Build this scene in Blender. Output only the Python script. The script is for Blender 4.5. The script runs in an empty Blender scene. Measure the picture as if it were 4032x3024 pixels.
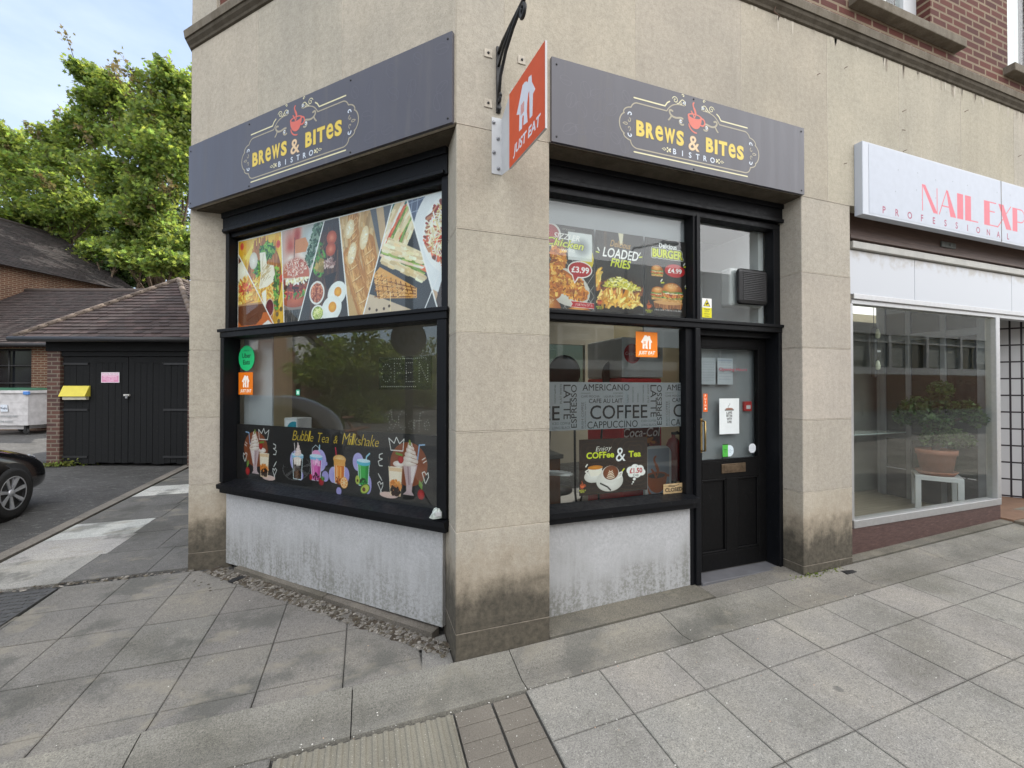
import bpy, bmesh, math, random
import numpy as np
from mathutils import Vector, Matrix
R_ = math.radians
sc = bpy.context.scene
# ------------------------------------------------------------------ camera
CAM = Vector((-0.50725, -2.46604, 1.6))
YAW, PIT, FPX = R_(-19.24), R_(0.54), 1650.0
cd = bpy.data.cameras.new("camera"); cam = bpy.data.objects.new("camera", cd)
sc.collection.objects.link(cam)
cam.location = CAM; cam.rotation_euler = (R_(90) + PIT, 0, YAW)
cd.sensor_width = 36; cd.lens = 36 * FPX / 4032; cd.clip_start = 0.05; cd.clip_end = 500
sc.camera = cam
# ------------------------------------------------------------------ light
SUN_AZ_DIR = Vector((0.80, 0.55, 0)).normalized(); SUN_EL = R_(46)
SKY_STRENGTH = 0.15
w = bpy.data.worlds.new("World"); sc.world = w; w.use_nodes = True
nt = w.node_tree; nt.nodes.clear()
out = nt.nodes.new("ShaderNodeOutputWorld"); bg = nt.nodes.new("ShaderNodeBackground")
sky = nt.nodes.new("ShaderNodeTexSky"); sky.sky_type = 'NISHITA'; sky.sun_disc = False
sky.sun_elevation = SUN_EL; sky.sun_rotation = math.atan2(SUN_AZ_DIR.x, SUN_AZ_DIR.y)
sky.dust_density = 1.5; sky.air_density = 1.0
tc = nt.nodes.new("ShaderNodeTexCoord")
mp = nt.nodes.new("ShaderNodeMapping"); mp.inputs['Scale'].default_value = (1.0, 1.0, 2.6)
nz = nt.nodes.new("ShaderNodeTexNoise"); nz.inputs['Scale'].default_value = 1.7; nz.inputs['Detail'].default_value = 7
nz.inputs['Roughness'].default_value = .58
cr = nt.nodes.new("ShaderNodeValToRGB"); cr.color_ramp.elements[0].position = .28; cr.color_ramp.elements[1].position = .66
dot = nt.nodes.new("ShaderNodeVectorMath"); dot.operation = 'DOT_PRODUCT'; dot.inputs[1].default_value = (0.28, -0.80, 0.50)
mr = nt.nodes.new("ShaderNodeMapRange"); mr.inputs['From Min'].default_value = -.25; mr.inputs['From Max'].default_value = .75
mr.inputs['To Min'].default_value = 0.0; mr.inputs['To Max'].default_value = 1.0
cl = nt.nodes.new("ShaderNodeMix"); cl.data_type = 'RGBA'
mx = nt.nodes.new("ShaderNodeMath"); mx.operation = 'MAXIMUM'; mx.use_clamp = True
mul = nt.nodes.new("ShaderNodeMath"); mul.operation = 'MULTIPLY'; mul.inputs[1].default_value = .72; bse = nt.nodes.new('ShaderNodeMath'); bse.operation = 'ADD'; bse.inputs[1].default_value = .03
cb = nt.nodes.new("ShaderNodeMix"); cb.data_type = 'RGBA'
cb.inputs[6].default_value = (3.5, 4.0, 4.8, 1); cb.inputs[7].default_value = (12.0, 12.0, 12.2, 1)
L = nt.links.new
L(tc.outputs['Generated'], mp.inputs['Vector']); L(mp.outputs[0], nz.inputs['Vector']); L(nz.outputs['Fac'], cr.inputs['Fac'])
L(tc.outputs['Generated'], dot.inputs[0]); L(dot.outputs['Value'], mr.inputs['Value'])
L(cr.outputs['Color'], mul.inputs[0]); L(mul.outputs[0], bse.inputs[0]); L(bse.outputs[0], mx.inputs[0]); L(mr.outputs[0], mx.inputs[1])
L(mr.outputs[0], cb.inputs[0])
L(mx.outputs[0], cl.inputs[0]); L(sky.outputs[0], cl.inputs[6]); L(cb.outputs[2], cl.inputs[7])
L(cl.outputs[2], bg.inputs['Color']); bg.inputs['Strength'].default_value = SKY_STRENGTH
L(bg.outputs[0], out.inputs['Surface'])
sd = bpy.data.lights.new("sun", 'SUN'); sd.energy = 4.0; sd.angle = R_(0.5); sd.color = (1, .95, .87)
so = bpy.data.objects.new("sun", sd); sc.collection.objects.link(so)
sdir = SUN_AZ_DIR * math.cos(SUN_EL) + Vector((0, 0, math.sin(SUN_EL)))
so.rotation_euler = (-sdir).to_track_quat('-Z', 'Y').to_euler(); so.location = sdir * 40
sc.view_settings.view_transform = 'Standard'; sc.view_settings.look = 'None'
sc.view_settings.exposure = 0.88; sc.view_settings.gamma = 1
sc.cycles.max_bounces = 8; sc.cycles.transparent_max_bounces = 16; sc.cycles.use_denoising = True
sc.cycles.sample_clamp_indirect = 4

rnd = random.Random(11)
S = math.sqrt(.5)
# ------------------------------------------------------------------ helpers: pixel of the photograph -> point on a real plane
def _axes():
    cy, sy = math.cos(YAW), math.sin(YAW)
    f = Vector((-sy * math.cos(PIT), cy * math.cos(PIT), math.sin(PIT))); r = Vector((cy, sy, 0))
    return r, r.cross(f), f
AX_R, AX_U, AX_F = _axes()
def ray(px, py): return AX_R * ((px - 2016) / FPX) - AX_U * ((py - 1512) / FPX) + AX_F
def on(px, py, n, off):
    d = ray(px, py); n = Vector(n); return CAM + d * ((off - CAM.dot(n)) / d.dot(n))
def atY(px, py, Y): return on(px, py, (0, 1, 0), Y)
def atD(px, py, D): return CAM + ray(px, py) * D
def gz(x, y): return -.045 + (.031 * min(x, 14) if x > 0 else 0) + (.022 * y if y > 0 else .019 * y)
def atG(px, py):
    z = 0
    for _ in range(25):
        d = ray(px, py); q = CAM + d * ((z - CAM.z) / d.z); z = gz(q.x, q.y)
    return q
def LW(u, off, z): return Vector((S * (off - u), S * (off + u), z))     # splayed facade: u along it from the corner, off into the building
# ------------------------------------------------------------------ objects and tags
def tag(o, label=None, cat=None, group=None, kind=None):
    for k, v in (('label', label), ('category', cat), ('group', group), ('kind', kind)):
        if v: o[k] = v
    return o
def thing(name, label, cat, loc=(0, 0, 0), rz=0, group=None):
    o = bpy.data.objects.new(name, None); sc.collection.objects.link(o); o.empty_display_size = .1
    o.location = loc; o.rotation_euler = (0, 0, rz); return tag(o, label, cat, group)
def copy_tree(o, parent=None):
    c = o.copy(); sc.collection.objects.link(c); c.parent = parent
    for ch in list(o.children): copy_tree(ch, c)
    return c
class MB:
    def __init__(s): s.v = []; s.f = []; s.mi = []; s.c = []; s.sm = []
    def add(s, vs, fs, mi=0, col=None, smooth=False):
        b = len(s.v); s.v += [tuple(p) for p in vs]
        for f in fs: s.f.append(tuple(b + i for i in f)); s.mi.append(mi); s.c.append(col or (1, 1, 1)); s.sm.append(smooth)
        return s
    def box(s, lo, hi, mi=0, bev=0, col=None, M=None):
        if bev <= 0:
            x0, y0, z0 = lo; x1, y1, z1 = hi
            vs = [(x0, y0, z0), (x1, y0, z0), (x1, y1, z0), (x0, y1, z0), (x0, y0, z1), (x1, y0, z1), (x1, y1, z1), (x0, y1, z1)]
            fs = [(3, 2, 1, 0), (4, 5, 6, 7), (0, 1, 5, 4), (1, 2, 6, 5), (2, 3, 7, 6), (3, 0, 4, 7)]
        else:
            bm = bmesh.new(); bmesh.ops.create_cube(bm, size=1)
            for v in bm.verts: v.co = [(lo[i] + hi[i]) / 2 + v.co[i] * (hi[i] - lo[i]) for i in range(3)]
            bmesh.ops.bevel(bm, geom=bm.edges[:], offset=bev, segments=2, affect='EDGES', profile=.5)
            bm.verts.ensure_lookup_table()
            vs = [tuple(v.co) for v in bm.verts]; fs = [[v.index for v in f.verts] for f in bm.faces]; bm.free()
        if M is not None: vs = [tuple(M @ Vector(p)) for p in vs]
        return s.add(vs, fs, mi, col)
    def prism(s, pts, z0, z1, mi=0, col=None):          # plan polygon (counter-clockwise) extruded in z
        n = len(pts); vs = [(p[0], p[1], z0) for p in pts] + [(p[0], p[1], z1) for p in pts]
        fs = [tuple(range(n))[::-1], tuple(range(n, 2 * n))] + [(i, (i + 1) % n, n + (i + 1) % n, n + i) for i in range(n)]
        return s.add(vs, fs, mi, col)
    def lbox(s, u0, u1, o0, o1, z0, z1, mi=0, bev=0, col=None):   # box in the splayed facade's own directions
        M = Matrix(((-S, S, 0, 0), (S, S, 0, 0), (0, 0, 1, 0), (0, 0, 0, 1)))
        M2 = Matrix(((-1, 0, 0, 0), (0, 1, 0, 0), (0, 0, 1, 0), (0, 0, 0, 1)))
        return s.box((-u1, o0, z0), (-u0, o1, z1), mi, bev, col, M @ M2)
    def tube(s, pts, r, n=8, mi=0, col=None, cap=True, smooth=True):
        pts = [Vector(p) for p in pts]; rs = r if isinstance(r, (list, tuple)) else [r] * len(pts)
        vs = []; a = None
        for i, p in enumerate(pts):
            d = (pts[min(i + 1, len(pts) - 1)] - pts[max(i - 1, 0)]).normalized()
            if a is None: a = d.orthogonal().normalized()
            else: a = (a - d * a.dot(d)); a = a.normalized() if a.length > 1e-6 else d.orthogonal().normalized()
            b = d.cross(a)
            vs += [p + (a * math.cos(t) + b * math.sin(t)) * rs[i] for t in [2 * math.pi * k / n for k in range(n)]]
        fs = [(i * n + k, i * n + (k + 1) % n, (i + 1) * n + (k + 1) % n, (i + 1) * n + k) for i in range(len(pts) - 1) for k in range(n)]
        if cap: fs += [tuple(range(n))[::-1], tuple((len(pts) - 1) * n + k for k in range(n))]
        return s.add(vs, fs, mi, col, smooth)
    def lathe(s, prof, c=(0, 0, 0), n=24, mi=0, col=None, axis='Z'):
        vs = []
        for r, z in prof:
            for k in range(n):
                t = 2 * math.pi * k / n; x, y = r * math.cos(t), r * math.sin(t)
                vs.append((c[0] + x, c[1] + y, c[2] + z) if axis == 'Z' else ((c[0] + x, c[1] + z, c[2] + y) if axis == 'Y' else (c[0] + z, c[1] + x, c[2] + y)))
        fs = [(i * n + k, i * n + (k + 1) % n, (i + 1) * n + (k + 1) % n, (i + 1) * n + k) for i in range(len(prof) - 1) for k in range(n)]
        return s.add(vs, fs, mi, col, True)
    def quad(s, a, b, c, d, mi=0, col=None): return s.add([a, b, c, d], [(0, 1, 2, 3)], mi, col)
    def build(s, name, mats, parent=None, loc=None, rot=None, colattr=False, fixn=True):
        me = bpy.data.meshes.new(name); me.from_pydata(s.v, [], s.f)
        for m in (mats if isinstance(mats, (list, tuple)) else [mats]): me.materials.append(m)
        me.polygons.foreach_set('material_index', s.mi); me.polygons.foreach_set('use_smooth', s.sm)
        if colattr:
            ca = me.color_attributes.new('Col', 'FLOAT_COLOR', 'CORNER'); arr = []
            for p, c in zip(me.polygons, s.c): arr += [c[0], c[1], c[2], 1.0] * p.loop_total
            ca.data.foreach_set('color', arr)
        if fixn:
            bm = bmesh.new(); bm.from_mesh(me); bmesh.ops.recalc_face_normals(bm, faces=bm.faces[:]); bm.to_mesh(me); bm.free()
        me.update()
        o = bpy.data.objects.new(name, me); sc.collection.objects.link(o)
        if parent is not None: o.parent = parent
        if loc is not None: o.location = loc
        if rot is not None: o.rotation_euler = rot
        return o
# ------------------------------------------------------------------ materials
def lin(c):
    if isinstance(c, str): c = [int(c[i:i + 2], 16) for i in (1, 3, 5)]
    return tuple(((x / 255) / 12.92 if x / 255 <= .04045 else ((x / 255 + .055) / 1.055) ** 2.4) for x in c)
class NT:
    def __init__(s, name):
        s.m = bpy.data.materials.new(name); s.m.use_nodes = True; s.t = s.m.node_tree; s.b = s.t.nodes['Principled BSDF']; s.o = s.t.nodes['Material Output']
    def n(s, typ, **kw):
        x = s.t.nodes.new(typ)
        for k, v in kw.items():
            if k.startswith('_'): setattr(x, k[1:], v)
            else: x.inputs[k.replace('__', ' ')].default_value = v
        return x
    def l(s, a, b): s.t.links.new(a, b)
    def pos(s, scale=(1, 1, 1)):
        g = s.n("ShaderNodeNewGeometry"); m = s.n("ShaderNodeVectorMath", _operation='MULTIPLY'); m.inputs[1].default_value = scale
        s.l(g.outputs['Position'], m.inputs[0]); return m.outputs[0]
    def noise(s, scale, vec=None, detail=4, rough=.55):
        x = s.n("ShaderNodeTexNoise", Scale=scale, Detail=detail, Roughness=rough)
        s.l(vec if vec is not None else s.pos(), x.inputs['Vector']); return x.outputs['Fac']
    def ramp(s, fac, stops):
        x = s.n("ShaderNodeValToRGB"); e = x.color_ramp.elements
        while len(e) < len(stops): e.new(.5)
        for i, (p, c) in enumerate(stops): e[i].position = p; e[i].color = (*c, 1) if len(c) == 3 else c
        s.l(fac, x.inputs['Fac']); return x.outputs['Color']
    def mix(s, fac, a, b, mode='MIX'):
        x = s.n("ShaderNodeMix", _data_type='RGBA', _blend_type=mode)
        for sock, v in ((0, fac), (6, a), (7, b)):
            if hasattr(v, 'is_output'): s.l(v, x.inputs[sock])
            else: x.inputs[sock].default_value = v if sock == 0 else ((*v, 1) if len(v) == 3 else v)
        return x.outputs[2]
    def math(s, op, a, b=None):
        x = s.n("ShaderNodeMath", _operation=op)
        for i, v in enumerate((a, b)):
            if v is None: continue
            if hasattr(v, 'is_output'): s.l(v, x.inputs[i])
            else: x.inputs[i].default_value = v
        return x.outputs[0]
    def rng(s, v, a, b, c=0, d=1):
        x = s.n("ShaderNodeMapRange"); x.interpolation_type = 'SMOOTHSTEP'; s.l(v, x.inputs['Value'])
        for k, q in zip(('From Min', 'From Max', 'To Min', 'To Max'), (a, b, c, d)): x.inputs[k].default_value = q
        return x.outputs[0]
    def sep(s, v):
        x = s.n("ShaderNodeSeparateXYZ"); s.l(v, x.inputs[0]); return x.outputs
    def col(s, c): s.l(c, s.b.inputs['Base Color']) if hasattr(c, 'is_output') else setattr(s.b.inputs['Base Color'], 'default_value', (*c, 1)); return s
    def bump(s, h, dist=.002, strength=.6):
        x = s.n("ShaderNodeBump", Distance=dist, Strength=strength); s.l(h, x.inputs['Height']); s.l(x.outputs[0], s.b.inputs['Normal']); return s
    def rough(s, r):
        if hasattr(r, 'is_output'): s.l(r, s.b.inputs['Roughness'])
        else: s.b.inputs['Roughness'].default_value = r
        return s
    def attr(s, name='Col'):
        x = s.n("ShaderNodeVertexColor"); x.layer_name = name; return x.outputs['Color']
def simple(name, c, rough=.6, var=.12, scale=12, metal=0, bump=0, bscale=60, spec=.5, coat=0):
    q = NT(name); f = q.noise(scale, detail=5)
    lo = tuple(x * (1 - var) for x in c); hi = tuple(min(1, x * (1 + var)) for x in c)
    q.col(q.ramp(f, [(.3, lo), (.7, hi)])).rough(rough); q.b.inputs['Metallic'].default_value = metal
    q.b.inputs['Specular IOR Level'].default_value = spec; q.b.inputs['Coat Weight'].default_value = coat
    if bump: q.bump(q.noise(bscale, detail=3), bump, .5)
    return q.m
def wallvec(q, d):          # (along d, z) texture coordinates for a vertical wall
    g = q.n("ShaderNodeNewGeometry"); dt = q.n("ShaderNodeVectorMath", _operation='DOT_PRODUCT'); dt.inputs[1].default_value = (*d, 0)
    q.l(g.outputs['Position'], dt.inputs[0]); z = q.sep(g.outputs['Position'])[2]
    c = q.n("ShaderNodeCombineXYZ"); q.l(dt.outputs['Value'], c.inputs[0]); q.l(z, c.inputs[1]); return c.outputs[0]
def brick(name, d, c1, c2, mortar, bw=.225, bh=.075, ms=.012, var=.35):
    q = NT(name); v = wallvec(q, d)
    b = q.n("ShaderNodeTexBrick", Scale=1.0, Mortar__Size=ms, Brick__Width=bw, Row__Height=bh, Bias=-.1, Mortar__Smooth=.15)
    b.inputs['Color1'].default_value = (*c1, 1); b.inputs['Color2'].default_value = (*c2, 1); b.inputs['Mortar'].default_value = (*mortar, 1)
    q.l(v, b.inputs['Vector'])
    n1 = q.noise(2.2, detail=5); n2 = q.noise(90, detail=4)
    c = q.mix(.55, b.outputs['Color'], q.ramp(n1, [(.3, (.35, .33, .33)), (.7, (.75, .72, .7))]), 'MULTIPLY')
    c = q.mix(.6, c, q.ramp(n2, [(.25, (.5, .5, .5)), (.75, (1, 1, 1))]), 'MULTIPLY')
    q.col(c).rough(.9).bump(q.math('ADD', q.math('MULTIPLY', b.outputs['Fac'], -1.0), q.math('MULTIPLY', n2, .5)), .006, .7)
    return q.m
def stone_mat(name, base, dirt=False, grain=.65, stain=.4, tint=False):
    q = NT(name)
    fine = q.noise(170, detail=3, rough=.7); mid = q.noise(26, detail=5, rough=.65); big = q.noise(1.6, detail=5)
    st = q.noise(1.0, q.pos((9, 9, .7)), detail=6, rough=.6); fine = q.math('ADD', q.math('MULTIPLY', fine, .5), q.math('MULTIPLY', q.noise(75, detail=4, rough=.75), .5))
    c = q.mix(grain, base, q.ramp(fine, [(.30, (.50, .49, .47)), (.50, (.98, .98, .98)), (.72, (1.22, 1.22, 1.22))]), 'MULTIPLY')
    c = q.mix(.7, c, q.ramp(mid, [(.3, (.80, .80, .79)), (.7, (1.10, 1.10, 1.09))]), 'MULTIPLY')
    c = q.mix(.8, c, q.ramp(big, [(.3, (.84, .84, .83)), (.7, (1.08, 1.06, 1.02))]), 'MULTIPLY')
    c = q.mix(stain, c, q.ramp(st, [(.36, (.72, .70, .66)), (.56, (1, 1, 1))]), 'MULTIPLY')
    if tint: c = q.mix(1, c, q.attr(), 'MULTIPLY')
    if dirt:                # blotchy algae and splash stain round the foot of the piers
        z = q.sep(q.pos())[2]; n = q.noise(5.5, detail=6, rough=.65); hs = q.noise(1.0, q.pos((26, 26, 3)), detail=5, rough=.7)
        zz = q.math('ADD', z, q.math('MULTIPLY', q.math('SUBTRACT', n, .5), .55))
        zz = q.math('ADD', zz, q.math('MULTIPLY', q.math('SUBTRACT', hs, .5), .12)); zz = q.math('ADD', zz, q.math('MULTIPLY', q.math('SUBTRACT', q.noise(.75, q.pos((1, 1, .1)), detail=2), .42), .9))
        k = q.rng(zz, .58, .26)
        warm = q.rng(zz, .80, .40)
        c = q.mix(q.math('MULTIPLY', warm, .45), c, (.28, .21, .13))
        c = q.mix(q.math('MULTIPLY', k, .9), c, q.ramp(mid, [(.3, (.030, .029, .025)), (.7, (.10, .088, .066))]))
    q.col(c).rough(.93).bump(q.math('ADD', fine, q.math('MULTIPLY', mid, .8)), .004, .55)
    q.b.inputs['Specular IOR Level'].default_value = .25
    return q.m
def glass_mat(name, tint=(.93, .95, .94), refl=1.0):
    q = NT(name); t = q.t; t.nodes.remove(q.b)
    g_ = q.n('ShaderNodeNewGeometry'); io = q.n('ShaderNodeMapRange'); q.l(g_.outputs['Backfacing'], io.inputs['Value']); io.inputs['To Min'].default_value = 1.52; io.inputs['To Max'].default_value = 1 / 1.52
    fr = q.n('ShaderNodeFresnel'); q.l(io.outputs[0], fr.inputs['IOR']); tr = q.n("ShaderNodeBsdfTransparent"); gl = q.n("ShaderNodeBsdfGlossy", Roughness=0.003)
    tr.inputs['Color'].default_value = (*tint, 1); mixs = q.n("ShaderNodeMixShader")
    wob = q.noise(1.3, detail=2); bp = q.n("ShaderNodeBump", Distance=.003, Strength=.12); q.l(wob, bp.inputs['Height']); q.l(bp.outputs[0], gl.inputs['Normal'])
    f = q.math('MULTIPLY', fr.outputs[0], refl); q.l(f, mixs.inputs[0]); q.l(tr.outputs[0], mixs.inputs[1]); q.l(gl.outputs[0], mixs.inputs[2])
    q.l(mixs.outputs[0], q.o.inputs['Surface']); return q.m
def print_mat(name, rough=.45, spec=.4):
    q = NT(name); c = q.mix(.5, q.attr(), q.ramp(q.noise(14, detail=6), [(.3, (.90, .90, .90)), (.7, (1.05, 1.05, 1.05))]), 'MULTIPLY')
    q.col(c).rough(rough); q.b.inputs['Specular IOR Level'].default_value = spec; return q.m
M = {}
M['stone'] = stone_mat('pale_cast_stone', (.458, .420, .356), dirt=True, stain=.16)
M['stone_t'] = stone_mat('pale_cast_stone_block', (.458, .420, .356), dirt=True, stain=.16, tint=True)
M['stone_dark'] = stone_mat('weathered_cornice_stone', (.20, .175, .14), stain=.9)
M['trim_dark'] = stone_mat('dark_trim_stone', (.10, .085, .065), stain=.9)
M['joint'] = simple('lime_joint', (.50, .45, .37), .9, .2, 40)
M['jointdark'] = simple('dirty_joint', (.22, .19, .15), .9, .4, 8)
def riser_mat():
    q = NT('grey_terrazzo_riser'); fine = q.noise(210, detail=3, rough=.7); mid = q.noise(48, detail=5, rough=.7)
    st = q.noise(1.0, q.pos((22, 22, 2.2)), detail=7, rough=.65); big = q.noise(3, detail=5); z = q.sep(q.pos())[2]
    c = q.mix(1, (.48, .485, .49), q.ramp(fine, [(.3, (.70, .70, .70)), (.55, (1, 1, 1)), (.75, (1.15, 1.15, 1.15))]), 'MULTIPLY')
    c = q.mix(.8, c, q.ramp(mid, [(.3, (.74, .74, .74)), (.65, (1.08, 1.08, 1.08))]), 'MULTIPLY')
    zz = q.math('ADD', z, q.math('MULTIPLY', q.math('SUBTRACT', big, .5), .9))
    k = q.math('MULTIPLY', q.rng(zz, .62, .05), q.rng(q.math('ADD', q.math('MULTIPLY', st, .35), q.math('MULTIPLY', mid, .65)), .38, .62))
    c = q.mix(q.math('MULTIPLY', k, .85), c, (.15, .15, .125))
    q.col(c).rough(.8).bump(fine, .002, .4); return q.m
M['riser'] = riser_mat()
def paint_mat(name, c, rough=.38, wear=.672):
    q = NT(name); n = q.noise(35, detail=6, rough=.7); s2 = q.noise(1, q.pos((60, 60, 60)), detail=2); chip = q.noise(55, detail=6, rough=.75)
    cc = q.mix(q.rng(chip, wear, wear + .03), q.ramp(n, [(.3, tuple(x * .8 for x in c)), (.7, tuple(x * 1.25 for x in c))]), (.16, .155, .15))
    q.col(cc).rough(q.ramp(n, [(.3, (rough - .08,) * 3), (.7, (rough + .22,) * 3)])).bump(q.math('ADD', n, q.math('MULTIPLY', s2, .4)), .0018, .5); q.b.inputs['Specular IOR Level'].default_value = .2; return q.m
M['black'] = paint_mat('black_gloss_timber', (.0055, .006, .0075))
M['blackdoor'] = paint_mat('black_door_paint', (.003, .003, .0033), .45)
M['brickX'] = brick('red_brick', (1, 0), (.165, .044, .028), (.10, .028, .021), (.34, .26, .17))
M['brickL'] = brick('red_brick_splay', (S, -S), (.25, .075, .045), (.17, .05, .032), (.40, .33, .25))
M['glass'] = glass_mat('shop_window_glass', refl=.6); M['glass2'] = glass_mat('double_glazing', refl=1.35); M['glass3'] = glass_mat('clear_double_glazing', refl=.8); M['tinted'] = glass_mat('dark_tinted_glass', (.16, .20, .185))
M['white'] = simple('white_paint', (.55, .56, .57), .5, .06, 6)
M['wall_in'] = simple('cream_interior_wall', (.66, .57, .38), .8, .06, 2)
M['ceil'] = simple('pale_ceiling', (.70, .70, .69), .8, .05, 2)
M['grey_in'] = simple('grey_board', (.36, .37, .38), .7, .08, 3)
M['floor_in'] = simple('dark_tile_floor', (.10, .095, .09), .4, .2, 4)
M['print'] = print_mat('printed_vinyl'); M['print_gloss'] = print_mat('printed_gloss_panel', .28, .5); M['print_matt'] = print_mat('printed_matt', .6, .3)
q = NT('anthracite_sign_panel'); st_ = q.noise(1.0, q.pos((14, 14, 1.1)), detail=6, rough=.6); bg_ = q.noise(1.4, detail=5)
q.col(q.mix(q.math('MULTIPLY', q.rng(st_, .50, .72), .22), q.ramp(bg_, [(.3, tuple(x * .93 for x in lin('#4d4c53'))), (.7, tuple(x * 1.06 for x in lin('#4d4c53')))]), (.16, .15, .135))).rough(q.ramp(st_, [(.3, (.28, .28, .28)), (.7, (.46, .46, .46))])).bump(bg_, .012, .12); M['panel'] = q.m
M['steel'] = simple('screw_steel', (.35, .35, .36), .35, .1, 20, 1)
M['darkmetal'] = simple('black_iron', (.012, .012, .013), .5, .4, 40, 0, .001, 90)
M['brass'] = simple('worn_brass', (.42, .29, .11), .35, .25, 30, 1)
M['alu'] = simple('brushed_aluminium', (.50, .50, .50), .38, .06, 30, .7)
M['rubber'] = simple('black_rubber', (.02, .02, .02), .8, .2, 30)
M['black_plastic'] = simple('black_plastic', (.015, .015, .016), .4, .2, 20)
# ------------------------------------------------------------------ painted prints: a small raster painter, written into mesh colours
def C8(c):
    if isinstance(c, str): return np.array([int(c[i:i + 2], 16) for i in (1, 3, 5)], float)
    return np.array(c, float)
_tc = {}
def glyphs(txt, bold=0.0):
    k = (txt, bold)
    if k in _tc: return _tc[k]
    cu = bpy.data.curves.new('t', 'FONT'); cu.body = txt; cu.size = 1; cu.offset = bold; cu.resolution_u = 3
    o = bpy.data.objects.new('t', cu); sc.collection.objects.link(o)
    me = bpy.data.meshes.new_from_object(o.evaluated_get(bpy.context.evaluated_depsgraph_get()))
    n = len(me.vertices); v = np.zeros(n * 3); me.vertices.foreach_get('co', v); v = v.reshape(-1, 3)[:, :2]
    me.calc_loop_triangles(); t = np.zeros(len(me.loop_triangles) * 3, int); me.loop_triangles.foreach_get('vertices', t)
    bpy.data.objects.remove(o); bpy.data.curves.remove(cu); bpy.data.meshes.remove(me)
    _tc[k] = (v, t.reshape(-1, 3)); return _tc[k]
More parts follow.
